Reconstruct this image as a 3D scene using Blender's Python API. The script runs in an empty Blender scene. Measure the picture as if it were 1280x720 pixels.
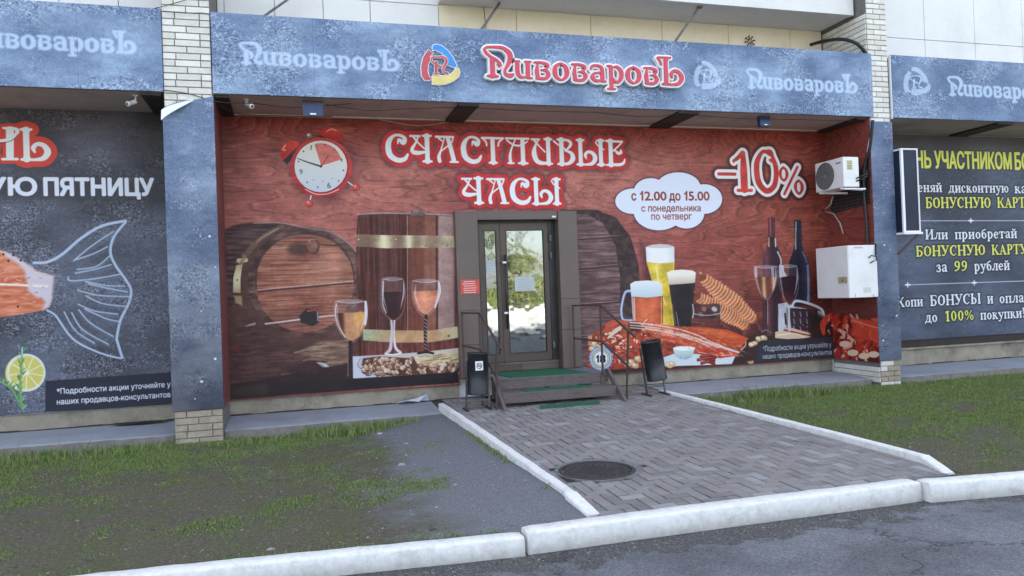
import bpy, bmesh, math, random
import numpy as np
from mathutils import Vector, Matrix

S = bpy.context.scene
COL = S.collection
random.seed(7)
RNG = np.random.default_rng(7)

# ------------------------------------------------------------------ camera
EYE = np.array([0.0, 0.0, 1.5])
YAW, PITCH, ROLL, FPX = 0.279849634, 0.00982186746, -0.0370142475, 949.254
def cam_axes():
    cy, sy = math.cos(YAW), math.sin(YAW)
    F = np.array([sy*math.cos(PITCH), cy*math.cos(PITCH), math.sin(PITCH)])
    R = np.array([cy, -sy, 0.0]); U = np.cross(R, F)
    r = math.cos(ROLL)*R + math.sin(ROLL)*U
    u = -math.sin(ROLL)*R + math.cos(ROLL)*U
    return r, u, F
CR, CU, CF = cam_axes()
cd = bpy.data.cameras.new('camera'); cam = bpy.data.objects.new('camera', cd); COL.objects.link(cam)
cam.matrix_world = Matrix(((CR[0], CU[0], -CF[0], EYE[0]), (CR[1], CU[1], -CF[1], EYE[1]),
                           (CR[2], CU[2], -CF[2], EYE[2]), (0, 0, 0, 1)))
cd.sensor_width = 36.0; cd.lens = 36.0*FPX/1280.0; cd.clip_start = 0.05; cd.clip_end = 2000
S.camera = cam

# ------------------------------------------------------------------ world, sun, exposure
SUN_EL, SUN_AZ = math.radians(47), math.radians(8)      # azimuth from +Y (behind the building) towards +X
w = bpy.data.worlds.new('World'); S.world = w; w.use_nodes = True
wn = w.node_tree; bg = wn.nodes['Background']
sky = wn.nodes.new('ShaderNodeTexSky'); sky.sky_type = 'NISHITA'; sky.sun_disc = False
sky.sun_elevation = SUN_EL; sky.sun_rotation = SUN_AZ; sky.air_density = 1.0; sky.dust_density = 2.5; sky.ozone_density = 0.6
hs = wn.nodes.new('ShaderNodeHueSaturation'); hs.inputs['Saturation'].default_value = 0.54
wn.links.new(sky.outputs[0], hs.inputs['Color']); wn.links.new(hs.outputs[0], bg.inputs[0])
bg.inputs[1].default_value = 0.13
sl = bpy.data.lights.new('sun', 'SUN'); sl.energy = 4.0; sl.angle = math.radians(0.5); sl.color = (1.0, 0.94, 0.85)
so = bpy.data.objects.new('sun', sl); COL.objects.link(so)
sd = Vector((math.sin(SUN_AZ)*math.cos(SUN_EL), math.cos(SUN_AZ)*math.cos(SUN_EL), math.sin(SUN_EL)))
so.rotation_euler = sd.to_track_quat('Z', 'Y').to_euler(); so.location = (0, 30, 60)
S.view_settings.view_transform = 'Standard'; S.view_settings.look = 'None'
S.view_settings.gamma = 1.0; S.view_settings.exposure = 2.28

# ------------------------------------------------------------------ measuring helpers (points of the survey photograph on real planes)
def ray(x, y):
    return ((x-640)/FPX)*CR - ((y-360)/FPX)*CU + CF
def onY(x, y, Y):
    d = ray(x, y); return EYE + d*(Y/d[1])
def onX(x, y, X):
    d = ray(x, y); return EYE + d*(X/d[0])

# ------------------------------------------------------------------ tagging
def tag(o, label=None, cat=None, group=None, kind=None):
    if label: o['label'] = label
    if cat: o['category'] = cat
    if group: o['group'] = group
    if kind: o['kind'] = kind
    return o
def empty(name, loc=(0, 0, 0), label=None, cat=None, group=None, kind=None):
    o = bpy.data.objects.new(name, None); COL.objects.link(o); o.location = loc; o.empty_display_size = .1
    return tag(o, label, cat, group, kind)
def link(name, me, parent=None):
    o = bpy.data.objects.new(name, me); COL.objects.link(o)
    if parent is not None:
        o.parent = parent
        o.location = -Vector(parent_world(parent))
    return o
def parent_world(p):
    l = Vector((0, 0, 0))
    while p is not None:
        l = l + p.location; p = p.parent
    return l

# ------------------------------------------------------------------ mesh builder (world coordinates)
class MB:
    def __init__(s): s.v = []; s.f = []; s.mi = []; s.cur = 0; s.smooth = []; s.sm = False
    def add(s, vs, fs):
        b = len(s.v); s.v += [tuple(v) for v in vs]
        for f in fs: s.f.append([b+i for i in f]); s.mi.append(s.cur); s.smooth.append(s.sm)
        return s
    def box(s, x0, x1, y0, y1, z0, z1, jit=0):
        vs = [(x0,y0,z0),(x1,y0,z0),(x1,y1,z0),(x0,y1,z0),(x0,y0,z1),(x1,y0,z1),(x1,y1,z1),(x0,y1,z1)]
        if jit: vs = [tuple(c+random.uniform(-jit, jit) for c in v) for v in vs]
        return s.add(vs, [(0,3,2,1),(4,5,6,7),(0,1,5,4),(1,2,6,5),(2,3,7,6),(3,0,4,7)])
    def bevbox(s, x0, x1, y0, y1, z0, z1, b=.005):
        # box with chamfered edges
        cx, cy, cz = (x0+x1)/2, (y0+y1)/2, (z0+z1)/2; hx, hy, hz = (x1-x0)/2, (y1-y0)/2, (z1-z0)/2
        b = min(b, hx*.9, hy*.9, hz*.9)
        bm = bmesh.new(); bmesh.ops.create_cube(bm, size=2)
        for v in bm.verts: v.co = Vector((cx+v.co.x*hx, cy+v.co.y*hy, cz+v.co.z*hz))
        bmesh.ops.bevel(bm, geom=bm.edges[:], offset=b, segments=1, profile=.5, affect='EDGES')
        bm.verts.index_update(); s.add([v.co[:] for v in bm.verts], [[v.index for v in f.verts] for f in bm.faces]); bm.free(); return s
    def hexa(s, b4, t4):
        return s.add(list(b4)+list(t4), [(0,3,2,1),(4,5,6,7),(0,1,5,4),(1,2,6,5),(2,3,7,6),(3,0,4,7)])
    def tube(s, pts, r, n=8, cap=True):
        pts = [Vector(p) for p in pts]; rs = r if isinstance(r, (list, tuple)) else [r]*len(pts)
        b = len(s.v); up = None; old = s.sm; s.sm = True
        for i, p in enumerate(pts):
            d = (pts[min(i+1, len(pts)-1)]-pts[max(i-1, 0)]).normalized()
            if up is None:
                up = Vector((0, 0, 1)) if abs(d.z) < .9 else Vector((1, 0, 0))
            a = d.cross(up).normalized(); up = a.cross(d).normalized()
            for k in range(n):
                t = 2*math.pi*k/n; s.v.append(tuple(p+(a*math.cos(t)+up*math.sin(t))*rs[i]))
        for i in range(len(pts)-1):
            for k in range(n):
                k2 = (k+1) % n
                s.f.append([b+i*n+k, b+(i+1)*n+k, b+(i+1)*n+k2, b+i*n+k2][::-1]); s.mi.append(s.cur); s.smooth.append(True)
        if cap:
            s.f.append([b+k for k in range(n)]); s.mi.append(s.cur); s.smooth.append(False)
            s.f.append([b+(len(pts)-1)*n+k for k in range(n)][::-1]); s.mi.append(s.cur); s.smooth.append(False)
        s.sm = old; return s
    def bar(s, a, b, wx, wz):
        # rectangular bar between two points
        a = Vector(a); b = Vector(b); d = (b-a).normalized()
        up = Vector((0, 0, 1)) if abs(d.z) < .95 else Vector((0, 1, 0))
        r = d.cross(up).normalized()*wx/2; u = r.cross(d).normalized()*wz/2
        return s.hexa([a-r-u, a+r-u, b+r-u, b-r-u], [a-r+u, a+r+u, b+r+u, b-r+u])
    def prismY(s, poly, y0, y1):
        # polygon in (x,z), front face at y0 (towards the street), back at y1
        n = len(poly); A = sum(poly[i][0]*poly[(i+1)%n][1]-poly[(i+1)%n][0]*poly[i][1] for i in range(n))
        if A < 0: poly = poly[::-1]
        vs = [(p[0], y0, p[1]) for p in poly]+[(p[0], y1, p[1]) for p in poly]
        fs = [list(range(n)), list(range(n, 2*n))[::-1]]+[[i, n+i, n+(i+1)%n, (i+1)%n] for i in range(n)]
        return s.add(vs, fs)
    def lathe(s, prof, c, axis=(0, 0, 1), n=24):
        ax = Vector(axis).normalized(); t = Vector((1, 0, 0)) if abs(ax.x) < .9 else Vector((0, 1, 0))
        a = ax.cross(t).normalized(); b2 = ax.cross(a); c = Vector(c); b = len(s.v)
        for r, h in prof:
            for k in range(n):
                q = 2*math.pi*k/n; s.v.append(tuple(c+ax*h+(a*math.cos(q)+b2*math.sin(q))*r))
        for i in range(len(prof)-1):
            for k in range(n):
                k2 = (k+1) % n
                s.f.append([b+i*n+k, b+i*n+k2, b+(i+1)*n+k2, b+(i+1)*n+k]); s.mi.append(s.cur); s.smooth.append(s.sm)
        return s
    def build(s, name, mats, parent=None, fix=True):
        me = bpy.data.meshes.new(name); me.from_pydata(s.v, [], s.f)
        if not isinstance(mats, (list, tuple)): mats = [mats]
        for m in mats: me.materials.append(m)
        me.polygons.foreach_set('material_index', s.mi); me.polygons.foreach_set('use_smooth', s.smooth)
        if fix:
            bm = bmesh.new(); bm.from_mesh(me); bmesh.ops.recalc_face_normals(bm, faces=bm.faces[:]); bm.to_mesh(me); bm.free()
        me.update(); return link(name, me, parent)

# ------------------------------------------------------------------ materials
MATS = {}
def srgb(r, g, b):
    f = lambda c: (c/255/12.92 if c/255 <= .04045 else ((c/255+.055)/1.055)**2.4)
    return (f(r), f(g), f(b), 1)
def mat(name, c1, c2=None, scale=8, rough=.7, bump=.0, bscale=60, spec=.5, metal=0, stretch=(1, 1, 1), dirt=None, dscale=1.5, damt=.5):
    m = bpy.data.materials.new(name); m.use_nodes = True; nt = m.node_tree; P = nt.nodes['Principled BSDF']
    P.inputs['Roughness'].default_value = rough; P.inputs['Specular IOR Level'].default_value = spec; P.inputs['Metallic'].default_value = metal
    c1 = tuple(c1)+((1,) if len(c1) == 3 else ()); c2 = c1 if c2 is None else tuple(c2)+((1,) if len(c2) == 3 else ())
    geo = nt.nodes.new('ShaderNodeNewGeometry'); mp = nt.nodes.new('ShaderNodeMapping'); mp.inputs['Scale'].default_value = stretch
    nt.links.new(geo.outputs['Position'], mp.inputs['Vector'])
    n1 = nt.nodes.new('ShaderNodeTexNoise'); n1.inputs['Scale'].default_value = scale; n1.inputs['Detail'].default_value = 6; n1.inputs['Roughness'].default_value = .65
    nt.links.new(mp.outputs[0], n1.inputs['Vector'])
    r1 = nt.nodes.new('ShaderNodeValToRGB'); r1.color_ramp.elements[0].position = .35; r1.color_ramp.elements[1].position = .68
    r1.color_ramp.elements[0].color = c1; r1.color_ramp.elements[1].color = c2
    nt.links.new(n1.outputs['Fac'], r1.inputs[0]); out = r1.outputs[0]
    if dirt is not None:
        n2 = nt.nodes.new('ShaderNodeTexNoise'); n2.inputs['Scale'].default_value = dscale; n2.inputs['Detail'].default_value = 8; n2.inputs['Roughness'].default_value = .7
        nt.links.new(mp.outputs[0], n2.inputs['Vector'])
        r2 = nt.nodes.new('ShaderNodeValToRGB'); r2.color_ramp.elements[0].position = .5; r2.color_ramp.elements[1].position = .72
        r2.color_ramp.elements[0].color = (0, 0, 0, 1); r2.color_ramp.elements[1].color = (damt, damt, damt, 1)
        nt.links.new(n2.outputs['Fac'], r2.inputs[0])
        mx = nt.nodes.new('ShaderNodeMix'); mx.data_type = 'RGBA'
        nt.links.new(r2.outputs[0], mx.inputs['Factor']); nt.links.new(out, mx.inputs['A']); mx.inputs['B'].default_value = tuple(dirt)+((1,) if len(dirt) == 3 else ())
        out = mx.outputs['Result']
    nt.links.new(out, P.inputs['Base Color'])
    if bump:
        n3 = nt.nodes.new('ShaderNodeTexNoise'); n3.inputs['Scale'].default_value = bscale; n3.inputs['Detail'].default_value = 5
        nt.links.new(mp.outputs[0], n3.inputs['Vector'])
        bp = nt.nodes.new('ShaderNodeBump'); bp.inputs['Strength'].default_value = bump; bp.inputs['Distance'].default_value = .01
        nt.links.new(n3.outputs['Fac'], bp.inputs['Height']); nt.links.new(bp.outputs[0], P.inputs['Normal'])
    MATS[name] = m; return m
def img_mat(name, arr, rough=.5, bump=.15):
    h, w_, _ = arr.shape
    im = bpy.data.images.new(name, w_, h, alpha=False)
    px = np.ones((h, w_, 4), np.float32); px[..., :3] = np.clip(arr, 0, 1)
    im.pixels.foreach_set(px.ravel()); im.update(); im.pack()
    m = bpy.data.materials.new(name); m.use_nodes = True; nt = m.node_tree; P = nt.nodes['Principled BSDF']
    tx = nt.nodes.new('ShaderNodeTexImage'); tx.image = im; tx.extension = 'EXTEND'
    uv = nt.nodes.new('ShaderNodeUVMap'); uv.uv_map = 'print'; nt.links.new(uv.outputs[0], tx.inputs[0])
    nt.links.new(tx.outputs[0], P.inputs['Base Color']); P.inputs['Roughness'].default_value = rough; P.inputs['Specular IOR Level'].default_value = .22
    geo = nt.nodes.new('ShaderNodeNewGeometry'); n3 = nt.nodes.new('ShaderNodeTexNoise'); n3.inputs['Scale'].default_value = 2.2; n3.inputs['Detail'].default_value = 3
    nt.links.new(geo.outputs['Position'], n3.inputs['Vector'])
    bp = nt.nodes.new('ShaderNodeBump'); bp.inputs['Strength'].default_value = bump; bp.inputs['Distance'].default_value = .04
    nt.links.new(n3.outputs['Fac'], bp.inputs['Height']); nt.links.new(bp.outputs[0], P.inputs['Normal'])
    return m
def set_uv(o, x0, x1, z0, z1, axis='x'):
    me = o.data; uv = me.uv_layers.new(name='print'); off = parent_world(o.parent)+o.location if o.parent else o.location
    for l in me.loops:
        c = me.vertices[l.vertex_index].co+off; a = c.x if axis == 'x' else c.y
        uv.data[l.index].uv = ((a-x0)/(x1-x0), (c.z-z0)/(z1-z0))

M_dark = mat('dark_gap', (.012, .011, .012), rough=.9)
M_white = mat('white_enamel', (.80, .80, .81), (.76, .76, .77), 3, .35, dirt=(.55, .53, .5), dscale=3, damt=.25)
M_kerb = mat('whitewashed_concrete', (.82, .82, .82), (.70, .69, .68), 22, .85, .5, 110, dirt=(.34, .31, .28), dscale=5.5, damt=.32)
M_brick = [mat('white_silicate_brick', (.76, .73, .68), (.68, .65, .60), 14, .85, .3, 90, dirt=(.40, .36, .30), dscale=2.5, damt=.55),
           mat('grey_white_brick', (.70, .68, .64), (.62, .59, .55), 14, .85, .3, 90),
           mat('bright_white_brick', (.80, .78, .74), (.72, .70, .66), 14, .85, .3, 90)]
M_brickd = mat('yellowed_brick', (.42, .36, .28), (.31, .26, .2), 12, .9, .4, 90, dirt=(.2, .17, .13), dscale=4, damt=.6)
M_mortar = mat('mortar', (.13, .125, .115), (.2, .19, .175), 20, .95, .4, 80)
M_warm_shade = mat('facade_panel_warm_shade', (.80, .70, .56), (.74, .64, .50), 2, .6, .05, 30, dirt=(.5, .42, .3), dscale=1.2, damt=.4)  # pale panel colour with the warm shade under the balcony mixed in
M_tile = mat('pale_facade_panel', (.76, .76, .77), (.72, .72, .73), 2, .55, .05, 30, dirt=(.45, .45, .45), dscale=1.5, damt=.3)
M_balc = mat('painted_balcony_concrete', (.74, .74, .74), (.68, .68, .68), 3, .7, .1, 40)
M_soff = mat('painted_soffit', (.52, .43, .37), (.44, .36, .31), 1.5, .8, .1, 40, dirt=(.2, .165, .14), dscale=2, damt=.5)
M_beam = mat('dark_beam', (.028, .022, .02), (.04, .03, .027), 6, .8)
M_plinth = mat('stained_plinth_concrete', (.36, .32, .25), (.24, .215, .175), 3, .9, .4, 50, dirt=(.1, .09, .075), dscale=2.2, damt=.8)
M_strip = mat('smooth_blue_grey_concrete', (.33, .35, .40), (.28, .30, .345), 2, .75, .15, 60, dirt=(.18, .18, .19), dscale=1.5, damt=.5)
M_stripe = mat('rough_concrete_edge', (.23, .21, .19), (.15, .135, .12), 9, .95, .6, 60)
M_brown = mat('brown_composite_panel', (.135, .098, .085), (.11, .078, .068), 1.5, .42, .03, 30)
M_frame = mat('brown_aluminium', (.085, .056, .046), (.07, .046, .038), 4, .38)
M_steel = mat('painted_brown_steel', (.05, .036, .034), (.09, .05, .04), 18, .55, .2, 80)
M_black = mat('black_painted_metal', (.012, .013, .018), (.03, .03, .035), 8, .38, .08, 40)
M_grayme = mat('worn_grey_metal', (.16, .15, .15), (.08, .075, .075), 14, .6, .2, 60)
M_wood = mat('weathered_grey_boards', (.10, .078, .078), (.19, .155, .15), 9, .85, .5, 60, stretch=(1.2, 14, 14), dirt=(.05, .04, .04), dscale=2, damt=.6)
M_woodp = mat('painted_grey_platform', (.20, .205, .24), (.16, .16, .185), 6, .7, .2, 60, dirt=(.1, .09, .09), dscale=3, damt=.6)
M_green = mat('green_rubber_mat', (.018, .135, .065), (.012, .105, .05), 40, .9, .5, 180)
M_wire = mat('black_cable', (.015, .015, .015), rough=.5)
M_rust = mat('rust_streak', (.40, .26, .16), (.55, .42, .32), 30, .8)
M_pipeg = mat('grey_plastic_pipe', (.45, .44, .42), (.38, .37, .35), 8, .5)
M_blue = mat('dark_blue_lamp_metal', (.02, .045, .13), (.015, .035, .1), 8, .35)
M_lens = mat('dull_lamp_glass', (.25, .3, .4), rough=.15)
M_chalk = mat('white_plastic', (.8, .8, .82), rough=.4)
M_red = mat('crimson_letter_face', (.62, .045, .09), (.55, .04, .08), 5, .35)
M_iron = mat('cast_iron', (.035, .032, .034), (.06, .055, .055), 24, .7, .5, 90)
M_road = None

# ------------------------------------------------------------------ the painter: prints computed as pictures of the banner planes
def vnoise(h, w_, sx, sy, seed):
    r = np.random.default_rng(seed); gh, gw = int(h/sy)+3, int(w_/sx)+3
    g = r.random((gh, gw)).astype(np.float32)
    yy = np.arange(h)/sy; xx = np.arange(w_)/sx
    y0 = yy.astype(int); x0 = xx.astype(int); fy = yy-y0; fx = xx-x0
    fy = (fy*fy*(3-2*fy))[:, None]; fx = (fx*fx*(3-2*fx))[None, :]
    a = g[y0][:, x0]; b = g[y0][:, x0+1]; c = g[y0+1][:, x0]; d = g[y0+1][:, x0+1]
    return (a*(1-fx)+b*fx)*(1-fy)+(c*(1-fx)+d*fx)*fy
def fbm(h, w_, sx, sy, seed, o=4, p=.5):
    t = np.zeros((h, w_), np.float32); a = 1; s = 0
    for i in range(o):
        t += a*vnoise(h, w_, max(sx/2**i, 1.01), max(sy/2**i, 1.01), seed+i*17); s += a; a *= p
    return t/s
def lerp(a, b, t): return a+(b-a)*t
def C(*c): return np.array(c, np.float32)/255
def catmull(pts, closed=False, n=6):
    P = np.array(pts, float)
    if len(P) < 3: return P
    m = len(P); out = []
    rng = range(m) if closed else range(m-1)
    for i in rng:
        p0 = P[(i-1) % m] if closed else P[max(i-1, 0)]; p1 = P[i]; p2 = P[(i+1) % m]; p3 = P[(i+2) % m] if closed else P[min(i+2, m-1)]
        for k in range(n):
            t = k/n
            out.append(.5*((2*p1)+(-p0+p2)*t+(2*p0-5*p1+4*p2-p3)*t*t+(-p0+3*p1-3*p2+p3)*t**3))
    if not closed: out.append(P[-1])
    return np.array(out)

class Canvas:
    def __init__(s, u0, u1, v0, v1, res, plane, coord):
        s.u0, s.u1, s.v0, s.v1, s.res = u0, u1, v0, v1, res
        s.W = int(round((u1-u0)*res)); s.H = int(round((v1-v0)*res)); s.plane = plane; s.coord = coord
        s.img = np.zeros((s.H, s.W, 3), np.float32)
    def m2p(s, u, v): return (u-s.u0)*s.res-.5, (v-s.v0)*s.res-.5
    def px(s, x, y):
        p = onY(x, y, s.plane) if s.coord == 'x' else onX(x, y, s.plane)
        return s.m2p(p[0] if s.coord == 'x' else p[1], p[2])
    def mpx(s, x, y):
        p = onY(x, y, s.plane) if s.coord == 'x' else onX(x, y, s.plane)
        return (p[0] if s.coord == 'x' else p[1], p[2])
    def win(s, xs, ys, pad):
        x0 = max(int(min(xs)-pad), 0); x1 = min(int(max(xs)+pad)+2, s.W); y0 = max(int(min(ys)-pad), 0); y1 = min(int(max(ys)+pad)+2, s.H)
        if x1 <= x0 or y1 <= y0: return None
        return x0, x1, y0, y1
    def blend(s, wd, a, col):
        x0, x1, y0, y1 = wd; R = s.img[y0:y1, x0:x1]
        if callable(col):
            uu = np.linspace(0, 1, x1-x0)[None, :, None]; vv = np.linspace(0, 1, y1-y0)[:, None, None]
            col = col(uu, vv)
        s.img[y0:y1, x0:x1] = R*(1-a[..., None])+a[..., None]*col
    def poly_p(s, P, col, feather=1.2, alpha=1.0, grow=0.0):
        P = np.asarray(P, float)[:, :2]; wd = s.win(P[:, 0], P[:, 1], feather+grow+2)
        if wd is None: return
        x0, x1, y0, y1 = wd; X, Y = np.meshgrid(np.arange(x0, x1, dtype=np.float32), np.arange(y0, y1, dtype=np.float32))
        D = np.full(X.shape, 1e9, np.float32); ins = np.zeros(X.shape, bool)
        for i in range(len(P)):
            a = P[i]; b = P[(i+1) % len(P)]; d = b-a; L = d@d+1e-9
            t = np.clip(((X-a[0])*d[0]+(Y-a[1])*d[1])/L, 0, 1)
            D = np.minimum(D, (X-a[0]-t*d[0])**2+(Y-a[1]-t*d[1])**2)
            if a[1] != b[1]:
                c = ((a[1] > Y) != (b[1] > Y)) & (X < (b[0]-a[0])*(Y-a[1])/(b[1]-a[1])+a[0]); ins ^= c
        sdv = np.sqrt(D); sdv = np.where(ins, -sdv, sdv)-grow
        s.blend(wd, np.clip(.5-sdv/feather, 0, 1)*alpha, col)
    def stroke_field(s, strokes, pad):
        # strokes: list of arrays (x,y,r) in canvas pixels -> signed distance
        A = np.concatenate([q for q in strokes]); mr = A[:, 2].max()
        wd = s.win(A[:, 0], A[:, 1], pad+mr+2)
        if wd is None: return None, None
        x0, x1, y0, y1 = wd; D = np.full((y1-y0, x1-x0), 1e4, np.float32)
        for q in strokes:
            for i in range(max(len(q)-1, 1)):
                a = q[i]; b = q[min(i+1, len(q)-1)]; r = max(a[2], b[2])+pad+2
                i0 = max(int(min(a[0], b[0])-r)-x0, 0); i1 = min(int(max(a[0], b[0])+r)+2-x0, x1-x0)
                j0 = max(int(min(a[1], b[1])-r)-y0, 0); j1 = min(int(max(a[1], b[1])+r)+2-y0, y1-y0)
                if i1 <= i0 or j1 <= j0: continue
                X = np.arange(i0+x0, i1+x0, dtype=np.float32)[None, :]; Y = np.arange(j0+y0, j1+y0, dtype=np.float32)[:, None]
                dx, dy = b[0]-a[0], b[1]-a[1]; L = dx*dx+dy*dy+1e-9
                t = np.clip(((X-a[0])*dx+(Y-a[1])*dy)/L, 0, 1)
                d = np.sqrt((X-a[0]-t*dx)**2+(Y-a[1]-t*dy)**2)-(a[2]+(b[2]-a[2])*t)
                D[j0:j1, i0:i1] = np.minimum(D[j0:j1, i0:i1], d)
        return wd, D
    def strokes_p(s, strokes, col, feather=1.2, alpha=1., grow=0.):
        wd, D = s.stroke_field(strokes, feather+grow)
        if wd is None: return
        s.blend(wd, np.clip(.5-(D-grow)/feather, 0, 1)*alpha, col)
    # --- shapes traced in survey pixels, through a zoom window (ox, oy, scale)
    def T(s, z, pts): return [s.px(z[0]+p[0]/z[2], z[1]+p[1]/z[2]) for p in pts]
    def poly(s, z, pts, col, smooth=False, **k):
        P = s.T(z, pts)
        if smooth: P = catmull(P, True, 5)
        s.poly_p(P, col, **k)
    def line(s, z, pts, wd, col, smooth=True, **k):
        # width in zoom pixels
        sc = s.res*s.mpp(z[0]+pts[0][0]/z[2], z[1]+pts[0][1]/z[2])/z[2]
        P = np.array(s.T(z, pts)); ws = [q[2] if len(q) > 2 else wd for q in pts]
        P = np.column_stack([P, np.array(ws)*.5*sc])
        if smooth and len(P) > 2: P = catmull(P, False, 5)
        s.strokes_p([P], col, **k)
    def ell(s, z, cx, cy, rx, ry, col, rot=0, n=28, **k):
        t = np.linspace(0, 2*math.pi, n, endpoint=False); c, q = math.cos(rot), math.sin(rot)
        s.poly(z, [(cx+rx*math.cos(a)*c-ry*math.sin(a)*q, cy+rx*math.cos(a)*q+ry*math.sin(a)*c) for a in t], col, **k)
    def mpp(s, x, y):
        a = s.mpx(x, y); b = s.mpx(x, y+1); return abs(a[1]-b[1])
    def glyphs(s, items, u0, u1, v0, H, layers):
        # items from layout(); fit to u0..u1 metres, cap height H, baseline v0 ; layers: (grow_m, colour, feather, alpha)
        adv = items[1]; k = (u1-u0)/adv; out = []
        for st in items[0]:
            x, y = s.m2p(u0+st[:, 0]*k, v0+st[:, 1]*H)
            out.append(np.column_stack([x, y, st[:, 2]*.5*(.5*H+.5*k)*s.res]))
        for g, c, f, a in layers: s.strokes_p(out, c, feather=f, alpha=a, grow=g*s.res)
    def fit_px(s, L, R, top):
        # baseline left px, baseline right px, y of cap top above the left point
        a = s.mpx(*L); b = s.mpx(*R); t = s.mpx(L[0], top); return a[0], b[0], a[1], t[1]-a[1]
    def text(s, body, L, R, top, layers, SSP=4):
        u0, u1, v0, H = s.fit_px(L, R, top); tri, wdt = font_tris(body); k = (u1-u0)/wdt
        P = tri.copy(); P[..., 0] = u0+P[..., 0]*k; P[..., 1] = v0+P[..., 1]*H/CAPH
        X, Y = s.m2p(P[..., 0], P[..., 1]); wd = s.win(X.ravel(), Y.ravel(), 8)
        if wd is None: return
        x0, x1, y0, y1 = wd; n = SSP; B = np.zeros(((y1-y0)*n, (x1-x0)*n), bool)
        X = (X-x0+.5)*n-.5; Y = (Y-y0+.5)*n-.5
        for q in range(len(X)):
            (ax, bx), (ay, by) = X[q], Y[q]
            if ay > by: ax, bx, ay, by = bx, ax, by, ay
            j0 = max(int(math.ceil(ay)), 0); j1 = min(int(math.ceil(by)), B.shape[0])
            for j in range(j0, j1):
                xi = int(math.ceil(ax+(bx-ax)*(j-ay)/(by-ay)))
                if xi > 0: B[j, :xi] ^= True
        for g, c, f, a in layers:      # g: extra half width in metres
            r = int(round(g*s.res*n)); D = B.copy()
            if r > 0:
                for dx in range(-r, r+1):
                    for dy in range(-r, r+1):
                        if dx*dx+dy*dy <= r*r+1 and (dx or dy): D |= np.roll(np.roll(B, dx, 1), dy, 0)
            A = D.reshape(y1-y0, n, x1-x0, n).mean((1, 3)).astype(np.float32)
            for _ in range(int(f)):
                A = (A+np.roll(A, 1, 0)+np.roll(A, -1, 0)+np.roll(A, 1, 1)+np.roll(A, -1, 1))/5
            s.blend(wd, A*a, c)

def font_tris(body):
    # outline edges of a line of type
    c = bpy.data.curves.new('type', 'FONT'); c.body = body; c.fill_mode = 'NONE'; c.resolution_u = 4
    o = bpy.data.objects.new('type', c); me = o.to_mesh()
    v = np.array([q.co[:2] for q in me.vertices]); t = np.array([q.vertices[:] for q in me.edges])
    o.to_mesh_clear(); bpy.data.objects.remove(o); bpy.data.curves.remove(c)
    T_ = v[t]; T_[..., 0] -= v[:, 0].min(); return T_, v[:, 0].max()-v[:, 0].min()
_h, _w2 = font_tris('Н'); CAPH = _h[..., 1].max()

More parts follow.
